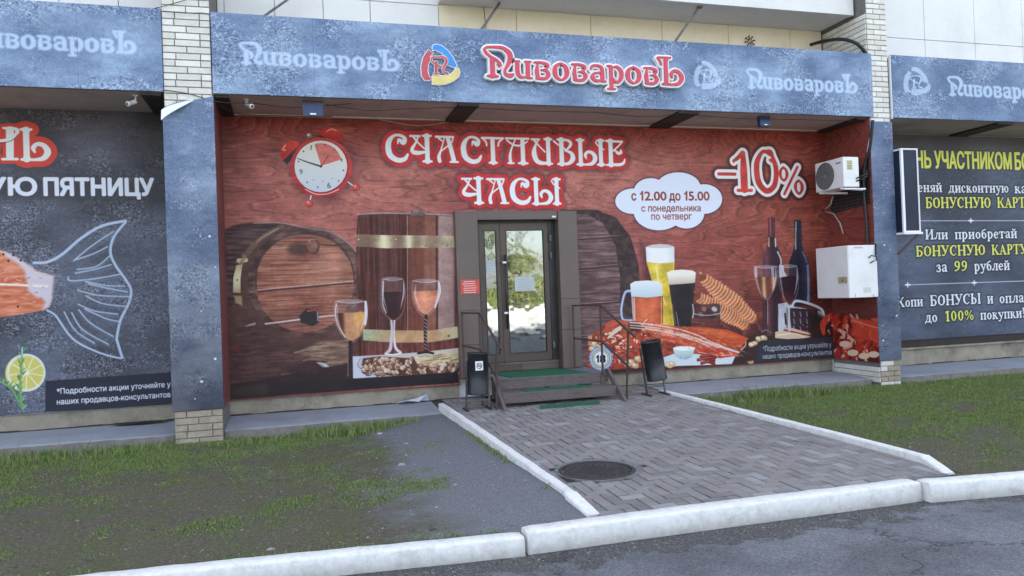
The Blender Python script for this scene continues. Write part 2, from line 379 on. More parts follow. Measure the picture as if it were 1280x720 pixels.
# ------------------------------------------------------------------ lettering drawn as strokes (x, y, width), cap height 1
def stem(x, w_=.17, a=.05, b=.95, sf=.15, top=True, bot=True, sw=.08):
    L = [[(x, a+.04, w_), (x, b-.04, w_)]]
    if bot: L += [[(x-sf, a-.01, sw), (x+sf, a-.01, sw)], [(x, a+.05, w_*1.15), (x, a+.03, w_*1.5)]]
    if top: L += [[(x-sf, b+.01, sw), (x+sf, b+.01, sw)], [(x, b-.05, w_*1.15), (x, b-.03, w_*1.5)]]
    return L
SOFT = lambda x: [[(x+.24, .27, .06), (x+.2, .40, .13), (x+.32, .52, .12), (x+.52, .47, .15), (x+.62, .28, .19), (x+.5, .09, .15), (x+.25, .04, .09), (x, .04, .08)]]
DEC = {
 'С': (.82, [[(.42, .66, .05), (.46, .80, .09), (.6, .70, .18), (.66, .84, .13), (.5, .95, .1), (.3, .93, .1), (.14, .74, .17), (.1, .48, .2), (.17, .22, .2), (.4, .07, .17), (.63, .11, .15), (.74, .28, .08)]]),
 'Ч': (.86, stem(.62)+[[(.02, .94, .08), (.36, .94, .08)], [(.3, .9, .06), (.2, .68, .08), (.08, .5, .12), (.1, .38, .15), (.28, .34, .15), (.55, .38, .09)], [(.14, .9, .08), (.3, .7, .06), (.52, .5, .06)]]),
 'А': (.88, [[(.02, .94, .09), (.72, .94, .09)], [(.14, .07, .15), (.12, .24, .13), (.22, .48, .07), (.3, .72, .05), (.38, .92, .05)], [(.5, .9, .16), (.62, .5, .17), (.72, .08, .18)], [(.58, .04, .08), (.88, .04, .08)], [(.72, .9, .06), (.62, .7, .06), (.4, .55, .06), (.22, .42, .05)], [(.12, .9, .08), (.28, .78, .05)]]),
 'Т': (.86, stem(.42, top=False)+[[(.0, .94, .09), (.84, .94, .09)], [(.06, .9, .09), (.16, .8, .07), (.18, .66, .06)], [(.8, .9, .08), (.68, .8, .07), (.64, .66, .07)]]),
 'Л': (.92, stem(.66, top=False, sf=.17)+[[(.02, .95, .08), (.9, .95, .08)], [(.18, .06, .13), (.16, .26, .12), (.2, .5, .08), (.32, .78, .06), (.38, .9, .05)], [(.08, .04, .07), (.3, .04, .07)], [(.06, .88, .06), (.3, .72, .07), (.6, .7, .07), (.86, .86, .05)]]),
 'И': (.90, stem(.70)+[[(.02, .94, .08), (.34, .94, .08)], [(.28, .9, .06), (.16, .7, .1), (.1, .42, .2), (.2, .15, .19), (.42, .06, .15), (.66, .07, .1)], [(.14, .88, .08), (.34, .68, .06), (.56, .48, .06)]]),
 'В': (.86, stem(.34, sf=.14)+[[(.3, .95, .07), (.6, .93, .1), (.7, .8, .13), (.58, .62, .08), (.46, .55, .05)], [(.46, .55, .05), (.7, .46, .13), (.76, .25, .19), (.6, .07, .13), (.34, .04, .08)], [(.06, .9, .07), (.2, .78, .06), (.56, .56, .06)]]),
 'Ы': (1.24, stem(.18)+SOFT(.18)+stem(1.05)+[[(.84, .9, .06), (.94, .76, .06), (1.18, .62, .06)]]),
 'Ь': (.86, stem(.18)+SOFT(.18)),
 'Е': (.80, stem(.24, sf=.16)+[[(.1, .95, .08), (.7, .94, .09)], [(.7, .92, .06), (.5, .72, .06), (.3, .55, .06)], [(.4, .62, .06), (.52, .5, .12), (.64, .52, .12), (.64, .62, .06)], [(.24, .05, .1), (.6, .06, .12), (.74, .14, .1), (.78, .26, .06)]]),
 'П': (.98, [[(.0, .92, .07), (.1, .98, .08), (.35, 1.0, .09), (.66, .98, .12), (.88, .82, .19), (.9, .62, .19), (.8, .42, .13), (.7, .24, .1), (.74, .12, .12), (.9, .09, .16), (.98, .13, .1)], [(.0, .9, .08), (.08, .78, .1), (.22, .68, .09), (.42, .58, .09), (.54, .44, .13), (.5, .36, .06)], stem(.27, .18, top=False, sf=.18, a=.06, b=.66)[0]]+stem(.27, .18, top=False, sf=.18, a=.06, b=.66)[1:]),
 'и': (.68, [[(.02, .58, .06), (.22, .58, .06)], [(.14, .54, .15), (.13, .26, .16), (.2, .08, .13), (.38, .06, .07), (.46, .12, .05)], [(.5, .54, .16), (.5, .08, .16)], [(.4, .58, .06), (.62, .58, .06)], [(.5, .04, .08), (.64, .04, .07)]]),
 'в': (.64, [[(.03, .57, .07), (.3, .57, .09), (.5, .5, .13), (.46, .38, .08), (.3, .33, .05)], [(.14, .5, .07), (.11, .3, .15), (.13, .1, .16)], [(.26, .33, .05), (.46, .3, .1), (.52, .17, .16), (.4, .05, .12), (.1, .05, .1)]]),
 'о': (.66, [[(.3, .58, .08), (.12, .46, .15), (.09, .3, .18), (.13, .13, .15), (.3, .03, .08), (.48, .13, .15), (.53, .3, .18), (.48, .47, .15), (.3, .58, .08)]]),
 'а': (.64, [[(.06, .42, .05), (.1, .54, .09), (.3, .57, .09), (.46, .5, .13), (.48, .3, .16), (.48, .08, .16)], [(.44, .34, .05), (.18, .3, .09), (.1, .16, .15), (.24, .05, .12), (.44, .07, .08)], [(.48, .04, .08), (.6, .04, .07)]]),
 'р': (.66, [[(.14, .54, .15), (.14, -.16, .15)], [(.0, .58, .06), (.16, .58, .07)], [(.0, -.2, .07), (.28, -.2, .07)], [(.18, .52, .05), (.36, .56, .1), (.52, .42, .16), (.52, .2, .17), (.4, .04, .12), (.26, .06, .1), (.22, .16, .06)]]),
 'Ъ': (.82, [[(-.08, .97, .06), (.42, .97, .07)], [(-.1, .95, .07), (.0, .84, .08), (.04, .7, .06)], [(.24, .92, .2), (.22, .76, .16), (.22, .1, .17)], [(.08, .05, .09), (.36, .05, .09)]]+SOFT(.22)),
}
def bowl(x0, x1, y0, y1, w_, th=.05):
    xm = (x0+x1)/2; ym = (y0+y1)/2
    return [(xm, y1, th), (x0+.03, lerp(ym, y1, .6), w_*.75), (x0, ym, w_), (x0+.03, lerp(ym, y0, .6), w_*.75), (xm, y0, th), (x1-.03, lerp(ym, y0, .6), w_*.75), (x1, ym, w_), (x1-.03, lerp(ym, y1, .6), w_*.75), (xm, y1, th)]
def st(x, y0, y1, w_=.15, sf=.12): return [[(x, y0+.03, w_), (x, y1-.03, w_)], [(x-sf, y0, .05), (x+sf, y0, .05)], [(x-sf, y1, .05), (x+sf, y1, .05)]]
XH = .64
SER = {
 'И': (.80, st(.15, .03, .97)+st(.62, .03, .97)+[[(.2, .15, .05), (.57, .85, .05)]]),
 'Б': (.66, st(.16, .03, .97)+[[(.16, .97, .05), (.56, .97, .05), (.58, .8, .04)], [(.2, .55, .05), (.42, .54, .08), (.53, .3, .15), (.42, .05, .08), (.16, .03, .05)]]),
 'О': (.74, [bowl(.12, .6, .03, .97, .16)]),
 'Н': (.80, st(.15, .03, .97)+st(.63, .03, .97)+[[(.15, .5, .05), (.63, .5, .05)]]),
 'У': (.72, [[(.12, .95, .15), (.38, .35, .14)], [(.62, .95, .05), (.36, .25, .06), (.24, .05, .07), (.1, .08, .1)], [(.0, .97, .05), (.28, .97, .05)], [(.5, .97, .05), (.74, .97, .05)]]),
 'С': (.70, [[(.58, .72, .04), (.56, .9, .06), (.36, .97, .06), (.14, .75, .14), (.11, .5, .16), (.14, .25, .14), (.36, .03, .06), (.58, .18, .05)], [(.6, .97, .04), (.6, .72, .04)]]),
 'Ю': (1.02, st(.15, .03, .97)+[[(.15, .5, .05), (.42, .5, .05)], bowl(.46, .9, .03, .97, .15)]),
 'К': (.80, st(.16, .03, .97)+[[(.2, .48, .05), (.42, .6, .05), (.56, .88, .06), (.66, .95, .08)], [(.36, .56, .12), (.62, .08, .15)], [(.52, .03, .05), (.78, .03, .05)]]),
 'А': (.78, [[(.36, .95, .05), (.12, .05, .05)], [(.36, .93, .1), (.6, .06, .16)], [(.2, .32, .05), (.5, .32, .05)], [(.0, .03, .05), (.24, .03, .05)], [(.48, .03, .05), (.76, .03, .05)]]),
 'Р': (.66, st(.16, .03, .97)+[[(.16, .97, .05), (.42, .95, .08), (.53, .72, .15), (.42, .5, .08), (.18, .47, .05)]]),
 'Т': (.72, st(.34, .03, .97, sf=.13)+[[(.02, .97, .05), (.66, .97, .05)], [(.02, .97, .05), (.02, .78, .04)], [(.66, .97, .05), (.66, .78, .04)]]),
 'Ы': (.98, st(.15, .03, .97)+[[(.17, .55, .05), (.38, .54, .08), (.48, .3, .15), (.38, .05, .08), (.15, .03, .05)]]+st(.8, .03, .97)),
 'и': (.62, st(.13, .02, XH, .13, .1)+st(.47, .02, XH, .13, .1)+[[(.17, .12, .05), (.43, .54, .05)]]),
 'й': (.62, st(.13, .02, XH, .13, .1)+st(.47, .02, XH, .13, .1)+[[(.17, .12, .05), (.43, .54, .05)], [(.18, .9, .08), (.3, .78, .06), (.42, .9, .08)]]),
 'л': (.60, st(.45, .02, XH, .13, .1)+[[(.45, XH, .05), (.22, XH, .05)], [(.24, XH, .05), (.2, .3, .06), (.12, .06, .08), (.02, .08, .1)]]),
 'п': (.62, st(.13, .02, XH, .13, .1)+st(.47, .02, XH, .13, .1)+[[(.13, XH, .05), (.47, XH, .05)]]),
 'н': (.62, st(.13, .02, XH, .13, .1)+st(.47, .02, XH, .13, .1)+[[(.13, .34, .05), (.47, .34, .05)]]),
 'р': (.58, st(.13, -.26, XH, .13, .1)+[[(.15, .58, .05), (.32, .65, .07), (.46, .34, .13), (.32, .02, .07), (.15, .08, .05)]]),
 'о': (.54, [bowl(.1, .42, .02, XH, .13)]),
 'б': (.54, [bowl(.1, .42, .02, .58, .13), [(.08, .3, .1), (.1, .7, .08), (.24, .84, .07), (.42, .92, .06)]]),
 'е': (.50, [[(.1, .36, .05), (.38, .36, .06), (.38, .52, .09), (.24, XH, .05), (.1, .5, .11), (.08, .33, .13), (.12, .12, .1), (.26, .02, .06), (.4, .12, .04)]]),
 'т': (.56, st(.26, .02, XH, .13, .1)+[[(.02, XH, .05), (.5, XH, .05)], [(.02, XH, .05), (.02, .48, .04)], [(.5, XH, .05), (.5, .48, .04)]]),
 'а': (.52, [[(.08, .5, .09), (.12, .62, .05), (.26, XH, .06), (.36, .54, .11), (.36, .1, .12), (.46, .03, .06)], [(.34, .38, .04), (.12, .28, .06), (.08, .14, .11), (.18, .03, .07), (.34, .14, .04)]]),
 'я': (.56, st(.42, .02, XH, .13, .1)+[[(.42, XH, .05), (.18, XH, .05), (.1, .5, .12), (.16, .36, .06), (.4, .33, .05)], [(.28, .33, .07), (.14, .08, .1), (.04, .03, .06)]]),
 'д': (.62, st(.44, .04, XH, .13, .08)+[[(.44, XH, .05), (.2, XH, .05)], [(.22, XH, .05), (.2, .3, .05), (.1, .06, .05)], [(.02, .03, .05), (.58, .03, .05)], [(.03, .03, .05), (.03, -.16, .04)], [(.57, .03, .05), (.57, -.16, .04)]]),
 'с': (.48, [[(.38, .48, .08), (.32, .62, .05), (.22, XH, .05), (.1, .5, .11), (.08, .33, .13), (.12, .12, .1), (.26, .02, .06), (.38, .14, .04)]]),
 'к': (.58, st(.13, .02, XH, .13, .1)+[[(.15, .34, .05), (.3, .4, .05), (.4, .6, .09)], [(.26, .36, .1), (.46, .06, .12)], [(.38, .02, .05), (.56, .02, .05)]]),
 'ю': (.80, st(.13, .02, XH, .13, .1)+[[(.13, .34, .05), (.34, .34, .05)], bowl(.36, .68, .02, XH, .12)]),
 'у': (.56, [[(.1, .6, .12), (.3, .14, .1)], [(.48, .62, .05), (.26, -.05, .06), (.16, -.22, .08), (.04, -.2, .08)], [(.0, XH, .05), (.22, XH, .05)], [(.38, XH, .05), (.56, XH, .05)]]),
 'з': (.46, [[(.06, .52, .06), (.12, .63, .06), (.28, .62, .09), (.32, .48, .1), (.18, .36, .05), (.34, .26, .11), (.32, .08, .1), (.14, .02, .06), (.04, .12, .08)]]),
 'н_': (.62, []),
 'ц': (.62, st(.13, .02, XH, .13, .1)+st(.45, .02, XH, .13, .1)+[[(.13, .02, .05), (.56, .02, .05)], [(.57, .02, .05), (.57, -.16, .04)]]),
 '9': (.54, [bowl(.11, .42, .42, .97, .12), [(.42, .7, .12), (.4, .35, .1), (.24, .1, .07), (.08, .06, .07)]]),
 '0': (.56, [bowl(.11, .43, .03, .97, .13)]),
 '1': (.46, st(.24, .03, .95, .14)+[[(.06, .82, .05), (.22, .92, .07)]]),
 '%': (.86, [bowl(.08, .3, .5, .97, .08), bowl(.52, .74, .03, .5, .08), [(.62, .97, .04), (.2, .03, .04)]]),
 '!': (.3, [[(.13, .95, .13), (.13, .35, .05)], [(.13, .07, .12), (.13, .08, .12)]]),
}
def layout(text, font, space=.34, track=0):
    x = 0; out = []
    for ch in text:
        if ch == ' ': x += space; continue
        adv, sts = font[ch]
        for q in sts:
            a = np.array(q, float); a = catmull(a, False, 4) if len(a) > 2 else a; a = a.copy(); a[:, 0] += x; out.append(a)
        x += adv+track
    return out, x
WALLY, FRONTY = 11.0, 9.95
M_edge = mat('banner_edge', (.20, .055, .05), (.13, .04, .04), 3, .6)

# ------------------------------------------------------------------ plaster / crackle print of the blue signs
def crackle(h, w_, seed, base1, base2, light, dark, amt=1.0, big=90):
    n = fbm(h, w_, big, big*.8, seed, 4)[..., None]; n = np.clip((n-.3)*2.4, 0, 1)
    im = base1*(1-n)+base2*n
    st_ = fbm(h, w_, 26, 9, seed+5, 3)[..., None]; im = im*(.90+.2*st_)
    patch = np.clip((fbm(h, w_, 60, 50, seed+9, 3)-.42)*5, .26, 1)[..., None]
    r1 = 1-np.abs(fbm(h, w_, 5, 3.6, seed+21, 2)*2-1); c1 = np.clip((r1-.83)*8, 0, 1)[..., None]*patch
    r2 = 1-np.abs(fbm(h, w_, 5, 4, seed+41, 2)*2-1); c2 = np.clip((r2-.84)*8, 0, 1)[..., None]*patch
    im = im*(1-c2*.6*amt)+dark*c2*.6*amt
    im = im*(1-c1*.62*amt)+light*c1*.62*amt
    g = np.random.default_rng(seed+77).random((h, w_, 1)).astype(np.float32)
    return im*(.965+.07*g)
WHITE = C(232, 236, 245)

# ---- main mural
ZM0, ZM1, XM0, XM1 = 0.225, 4.105, -0.91, 8.84
cv = Canvas(XM0, XM1, ZM0, ZM1, 190, WALLY, 'x')
H_, W_ = cv.H, cv.W
def redwood(h, w_, seed, res):
    x = np.linspace(0, w_/res, w_)[None, :]; z = np.linspace(0, h/res, h)[:, None]
    f = fbm(h, w_, 2.3*res, .62*res, seed, 3, .34)*7.5+z*1.5+fbm(h, w_, .30*res, .03*res, seed+3, 2)*.22
    ring = (f*2.3) % 1.0
    fine = fbm(h, w_, 60, 2.2, seed+8, 3)
    tone = fbm(h, w_, 1.3*res, .7*res, seed+11, 3)
    dk = np.clip(1-np.abs(ring-.5)*7, 0, 1)**1.3; lt = np.clip(1-np.abs(ring-.72)*8, 0, 1)
    return dk, lt, fine, tone
dk, lt, fine, tone = redwood(H_, W_, 31, 190)
U = np.linspace(0, 1, W_)[None, :, None]; V = np.linspace(0, 1, H_)[:, None, None]
cA, cB, cT, cR = C(148, 78, 74), C(184, 112, 102), C(146, 54, 46), C(148, 70, 56)
base = lerp(cA, cB, np.clip((tone[..., None]-.25)*2, 0, 1))
base = lerp(base, cR, np.clip((U-.62)*3, 0, .75))
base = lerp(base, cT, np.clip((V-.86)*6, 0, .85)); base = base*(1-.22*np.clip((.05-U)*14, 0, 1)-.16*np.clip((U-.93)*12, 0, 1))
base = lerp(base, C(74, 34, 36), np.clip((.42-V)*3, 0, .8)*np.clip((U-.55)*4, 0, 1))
base = base*(.90+.2*fine[..., None])
base = base*(1-.20*dk[..., None]); base = lerp(base, C(216, 150, 132), lt[..., None]*.26); base = base*(.95+.1*fbm(H_, W_, 3, 2, 5, 2)[..., None])
cv.img[:] = base

A = (270, 250, 4.2367); B = (270, 360, 4.0); D = (740, 280, 4.0); E_ = (860, 330, 7.0); P1 = (0, 0, 1.0)
DB = C(90, 60, 54)
def wood(c1, c2, fx=30, fy=3, seed=5):
    def f(u, v):
        h, w_ = v.shape[0], u.shape[1]; n = fbm(h, w_, fx, fy, seed, 3)[..., None]; return lerp(c1, c2, np.clip((n-.3)*2.2, 0, 1))
    return f
# barrel lying on its side (left)
cv.poly(P1, [(283, 290), (292, 282), (312, 278), (352, 279), (380, 284), (410, 289), (432, 302), (449, 320), (457, 345), (458, 372), (452, 400), (446, 470), (446, 486), (283, 500)], wood(DB, C(96, 68, 68), 50, 5), feather=2)
cv.poly(A, [(40, 160), (90, 135), (180, 122), (340, 124), (250, 180), (160, 270), (110, 380), (100, 520), (40, 700)], wood(C(58, 42, 46), C(106, 78, 76), 60, 6, 8), feather=3)
cv.ell(A, 478, 432, 312, 290, wood(C(70, 48, 46), C(122, 92, 84), 30, 8, 4), feather=2)
cv.line(A, [(200, 124), (340, 122), (462, 145), (592, 166), (680, 212), (745, 280), (783, 380), (790, 470), (775, 560)], 5, C(168, 158, 160), alpha=.75)
cv.ell(A, 470, 440, 262, 262, wood(C(128, 74, 62), C(182, 124, 104), 70, 4, 12), feather=3)
cv.ell(A, 600, 380, 110, 150, C(206, 150, 124), feather=60, alpha=.35); cv.ell(A, 400, 640, 150, 60, C(80, 44, 40), feather=50, alpha=.45)
cv.line(A, [(212, 470), (222, 330), (300, 230), (430, 182), (560, 190), (650, 235), (715, 330), (735, 450)], 7, C(70, 48, 50), alpha=.8)
for a_, b_, c_, w2 in [((300, 256), (450, 250), C(190, 170, 165), 4), ((222, 476), (722, 430), C(206, 186, 180), 5), ((222, 486), (722, 440), C(60, 40, 42), 7), ((262, 656), (450, 632), C(225, 220, 220), 8), ((545, 620), (630, 612), C(215, 210, 208), 7), ((550, 234), (640, 242), C(60, 42, 44), 7), ((205, 655), (160, 668), C(200, 190, 160), 10)]:
    cv.line(A, [a_, b_], w2, c_, smooth=False, alpha=.85)
cv.line(A, [(410, 430), (480, 380), (600, 350), (700, 345)], 3, C(180, 130, 120), alpha=.5); cv.line(A, [(420, 480), (560, 470), (700, 500)], 3, C(180, 130, 120), alpha=.4)
cv.line(A, [(350, 140, 20), (270, 182, 26), (200, 240, 28), (150, 300, 28)], 30, C(134, 112, 92), alpha=.55, feather=3)
for pts, c_, al in (([(330, 150, 8), (250, 195, 10), (215, 225, 6)], C(190, 170, 140), .6), ([(122, 322, 26), (158, 318, 22)], C(222, 206, 160), .9), ([(150, 300, 20), (130, 345, 20)], C(150, 128, 100), .8)): cv.line(A, pts, 10, c_, alpha=al, feather=2)
cv.poly(A, [(108, 345), (140, 342), (130, 415), (130, 492), (90, 490), (92, 410)], lambda u, v: lerp(C(176, 158, 118), C(228, 216, 178), np.sin(v*3.1)*np.ones_like(u)), feather=2)
cv.poly(A, [(95, 508), (136, 508), (140, 560), (104, 545)], C(186, 168, 124), feather=4, alpha=.8); cv.ell(A, 112, 424, 4, 5, C(90, 76, 60))
for q in ([(40, 326), (120, 330)], [(40, 500), (180, 512)], [(44, 655), (200, 668)], [(60, 190), (170, 180)]): cv.line(A, q, 3, C(128, 104, 110), smooth=False, alpha=.6)
for k in range(16):
    a0 = (335+k*11, 222-k*4.2); cv.line(A, [a0, (a0[0]-10, a0[1]-16)], 3, C(150, 140, 140), smooth=False, alpha=.5)
cv.ell(A, 440, 262, 60, 34, C(70, 46, 48), feather=14, alpha=.8); cv.ell(A, 516, 246, 33, 42, C(92, 58, 54)); cv.ell(A, 511, 244, 27, 36, wood(C(128, 84, 74), C(146, 100, 90), 9, 3), feather=2)
cv.line(A, [(490, 218), (505, 208), (525, 210)], 5, C(190, 160, 150), alpha=.7)
cv.poly(A, [(440, 612), (480, 575), (540, 580), (545, 650), (510, 668), (450, 650)], C(48, 40, 46), feather=3); cv.line(A, [(485, 588), (530, 582)], 9, C(150, 70, 60), smooth=False); cv.line(A, [(536, 590), (540, 640)], 5, C(150, 150, 158), smooth=False)
# the low light on the table under it
cv.poly(P1, [(283, 398), (330, 418), (360, 432), (400, 435), (440, 425), (446, 475), (446, 486), (283, 500)], wood(C(70, 50, 50), C(96, 66, 62), 40, 4, 19), feather=14)
for i in range(26):
    y = random.uniform(265, 400); x = random.uniform(380, 560); L = random.uniform(50, 120)
    if y < 265+(665-x)*.0+(560-x)*.3: continue
    cv.line(B, [(x, y), (x+L*.5, y-6), (min(x+L, 662), y-4)], random.uniform(4, 9), random.choice([C(190, 160, 132), C(150, 118, 96), C(118, 84, 68), C(170, 136, 112)]), alpha=.75)
cv.poly(B, [(400, 325), (520, 268), (662, 262), (662, 392), (600, 396), (520, 355)], wood(C(120, 88, 74), C(196, 166, 138), 34, 4, 3), feather=8, alpha=.7)
cv.line(B, [(505, 372, 4), (540, 388, 22), (575, 403, 8)], 10, C(196, 192, 196)); cv.poly(B, [(330, 400), (400, 370), (470, 362), (520, 385), (560, 410), (430, 425), (300, 440)], C(66, 44, 48), feather=10)
cv.line(B, [(330, 432), (420, 430), (480, 424)], 8, C(160, 130, 124), alpha=.6, feather=4)
cv.poly(P1, [(446, 452), (446, 486), (283, 500), (283, 482)], C(54, 40, 42), feather=5)
for k in range(7): cv.line(B, [(110+k*10, 400+k*5), (220+k*30, 345+k*12), (330+k*40, 330+k*16)], 4, C(130, 84, 72), alpha=.28, feather=3)
cv.ell(B, 95, 300, 20, 14, C(140, 50, 50), feather=14, alpha=.6)
# standing barrel
cv.poly(A, [(752, 76), (900, 70), (1258, 76), (1268, 140), (1272, 230), (1274, 720), (1262, 830), (745, 830), (742, 250), (746, 140)], wood(C(70, 36, 34), C(112, 64, 54), 4, 90, 7), feather=1.5)
for x0, x1, c_, al in [(1018, 1100, C(128, 72, 60), .75), (1100, 1165, C(158, 102, 84), .7), (1175, 1262, C(186, 154, 148), .8), (860, 900, C(96, 60, 62), .6), (925, 960, C(104, 64, 62), .4)]:
    cv.poly(A, [(x0, 82), (x1, 82), (x1+4, 820), (x0-2, 820)], c_, feather=8, alpha=al)
for x in (1013, 1167, 1172, 855): cv.line(A, [(x, 84), (x+2, 815)], 4, C(196, 170, 160) if x == 1013 else C(50, 28, 32), smooth=False, alpha=.75)
cv.line(A, [(752, 76), (900, 70), (1150, 76), (1258, 80)], 7, C(165, 158, 158), alpha=.8); cv.poly(A, [(1035, 54), (1105, 52), (1108, 84), (1034, 82)], wood(C(96, 74, 72), C(150, 128, 122), 6, 20), feather=1.5)
def hoop(u, v):
    k = np.clip(np.exp(-((u-.28)/.07)**2)+.9*np.exp(-((u-.52)/.05)**2)+.75*np.exp(-((u-.93)/.12)**2)+.5*np.exp(-((u-.66)/.05)**2), 0, 1)*np.ones_like(v)
    return lerp(C(132, 106, 88), C(226, 214, 178), k)
cv.poly(A, [(744, 182), (900, 186), (1270, 190), (1272, 252), (900, 256), (741, 246)], hoop, feather=1.5)
for x in (757, 955, 1108, 1222): cv.ell(A, x, 212 if x < 1000 else 238, 8, 8, C(110, 90, 74)); cv.ell(A, x-2, 210 if x < 1000 else 236, 4, 4, C(230, 215, 190))
cv.poly(B, [(735, 206), (900, 212), (1080, 212), (1218, 190), (1222, 246), (1080, 270), (900, 274), (735, 262)], lambda u, v: lerp(lerp(C(170, 186, 152), C(196, 152, 112), np.clip(u*3, 0, 1)), C(214, 208, 170), np.clip((u-.72)*4, 0, 1))*np.ones_like(v), feather=1.5)
cv.ell(B, 1162, 240, 6, 6, C(110, 84, 66))
cv.poly(B, [(740, 264), (900, 276), (1080, 272), (1222, 248), (1224, 306), (1020, 330), (760, 338)], wood(C(92, 46, 44), C(130, 74, 68), 5, 60, 14), feather=2)
# table cloth, plate and nuts
cv.poly(B, [(684, 342), (900, 330), (1050, 318), (1224, 298), (1226, 428), (1100, 446), (690, 454)], lambda u, v: lerp(C(186, 180, 190), C(214, 198, 182), u)*np.ones_like(v), feather=2)
cv.poly(B, [(684, 342), (730, 345), (705, 390), (760, 430), (870, 445), (684, 452)], C(196, 200, 212), feather=3)
cv.line(B, [(722, 352), (708, 385), (740, 415), (800, 436), (862, 440)], 4, C(120, 110, 125), alpha=.7)
cv.poly(B, [(735, 352), (820, 342), (960, 350), (1222, 372), (1224, 420), (1060, 432), (880, 440), (770, 420), (728, 385)], C(92, 58, 50), feather=3)
cv.poly(B, [(985, 345), (1222, 318), (1224, 372), (1100, 392), (1010, 385)], wood(C(205, 182, 140), C(232, 214, 180), 16, 3, 9), feather=3)
for i in range(26):
    x = random.uniform(1000, 1180); y = random.uniform(335, 380); cv.line(B, [(x, y), (x+45, y-10)], 3, C(150, 110, 80), smooth=False, alpha=.6)
rr = random.Random(5)
for i in range(150):
    x = rr.uniform(735, 1218); y = rr.uniform(352, 428)
    if x > 985 and y < 385: continue
    if x < 790 and abs(y-390) > 32: continue
    c_ = rr.choice([C(216, 196, 176), C(176, 130, 106), C(140, 92, 74), C(198, 166, 140)]); r = rr.uniform(9, 19); rot = rr.uniform(0, 3)
    cv.ell(B, x+2, y+4, r, r*.66, C(70, 40, 36), rot, 10, alpha=.7); cv.ell(B, x, y, r, r*.62, c_, rot, 10); cv.ell(B, x-3, y-3, r*.4, r*.2, C(238, 226, 212), rot, 8, alpha=.7)
# three glasses
def glass(z, outl, liq, c_l, rim, stemp, tint=.25):
    cv.poly(z, outl, C(150, 130, 135), smooth=True, alpha=tint, feather=2)
    cv.poly(z, liq, c_l, feather=2)
    cv.line(z, outl, 3, C(216, 206, 212), alpha=.38, feather=1.8)
    mxx = max(q[0] for q in outl); mnx = min(q[0] for q in outl); wdx = mxx-mnx; y0_ = min(q[1] for q in outl); hy = max(q[1] for q in outl)-y0_
    cv.line(z, [(mnx+wdx*.12, y0_+hy*.12, 2), (mnx+wdx*.10, y0_+hy*.4, 8), (mnx+wdx*.26, y0_+hy*.78, 2)], 5, C(240, 232, 232), alpha=.5, feather=2.5)
    cv.line(z, [(mxx-wdx*.08, y0_+hy*.05, 3), (mxx-wdx*.07, y0_+hy*.35, 9), (mxx-wdx*.2, y0_+hy*.7, 2)], 5, C(236, 236, 244), alpha=.6, feather=2)
    cv.ell(z, *rim, C(215, 208, 214), alpha=.35); cv.line(z, [(rim[0]-rim[2], rim[1]), (rim[0], rim[1]+rim[3]), (rim[0]+rim[2], rim[1])], 3, C(226, 222, 228), alpha=.55)
    for pts, wd, c_ in stemp: cv.line(z, pts, wd, c_)
glass(A, [(880, 417), (872, 540), (890, 600), (940, 642), (985, 604), (1003, 522), (990, 417)], [(876, 488), (997, 486), (1001, 525), (985, 600), (940, 638), (893, 598), (875, 540)], lambda u, v: lerp(C(58, 32, 38), C(110, 52, 50), np.clip((u-.6)*2, 0, 1))*np.ones_like(v), (935, 418, 54, 9), [([(928, 640, 10), (932, 680, 12), (928, 740, 14), (922, 790, 18), (900, 812, 12)], 10, C(200, 190, 200)), ([(944, 640, 8), (944, 720, 8), (950, 780, 14), (975, 806, 14)], 8, C(216, 208, 214)), ([(895, 814), (935, 820), (980, 810)], 8, C(226, 222, 226))])
cv.line(A, [(886, 430), (882, 540), (900, 600)], 7, C(230, 226, 234), alpha=.7)
glass(A, [(1042, 426), (1040, 520), (1068, 590), (1115, 617), (1163, 565), (1187, 480), (1178, 428)], [(1042, 484), (1184, 478), (1164, 560), (1115, 612), (1070, 586), (1043, 520)], lambda u, v: lerp(C(222, 150, 118), C(176, 96, 80), np.abs(u-.45)*1.6)*np.ones_like(v), (1110, 428, 68, 10), [([(1112, 614), (1108, 700), (1112, 800)], 17, C(52, 34, 40)), ([(1070, 812), (1115, 806), (1150, 812)], 12, C(50, 40, 46))])
for k in range(9): cv.line(A, [(1105, 630+k*19), (1117, 640+k*19)], 5, C(150, 130, 130), smooth=False)
cv.line(A, [(1180, 435), (1186, 490), (1160, 570)], 8, C(232, 232, 240), alpha=.8)
glass(B, [(598, 66), (590, 120), (604, 190), (640, 248), (678, 272), (720, 244), (748, 190), (756, 120), (746, 64)], [(592, 126), (754, 120), (747, 185), (718, 242), (678, 268), (642, 245), (606, 188)], lambda u, v: lerp(lerp(C(206, 148, 110), C(96, 44, 44), np.clip(np.sin(u*9)*1.2, 0, 1)), C(226, 172, 112), np.clip((u-.55)*3, 0, .8))*np.ones_like(v), (672, 66, 74, 11), [([(672, 272), (672, 350), (674, 450)], 20, C(52, 38, 42)), ([(660, 280), (660, 440)], 3, C(140, 120, 120))])
cv.line(B, [(748, 70), (752, 130), (745, 180)], 12, C(226, 228, 240), alpha=.85); cv.line(B, [(602, 80), (597, 130), (612, 190), (645, 244)], 6, C(240, 226, 214), alpha=.8)
cv.ell(B, 716, 150, 26, 36, C(224, 170, 96), .4, alpha=.7, feather=6)
cv.poly(B, [(100, 490), (1210, 420), (1214, 474), (60, 556)], C(44, 37, 41), feather=2.5)
cv.poly(B, [(40, 500), (260, 482), (260, 536), (40, 552)], C(66, 58, 54), feather=8, alpha=.7)

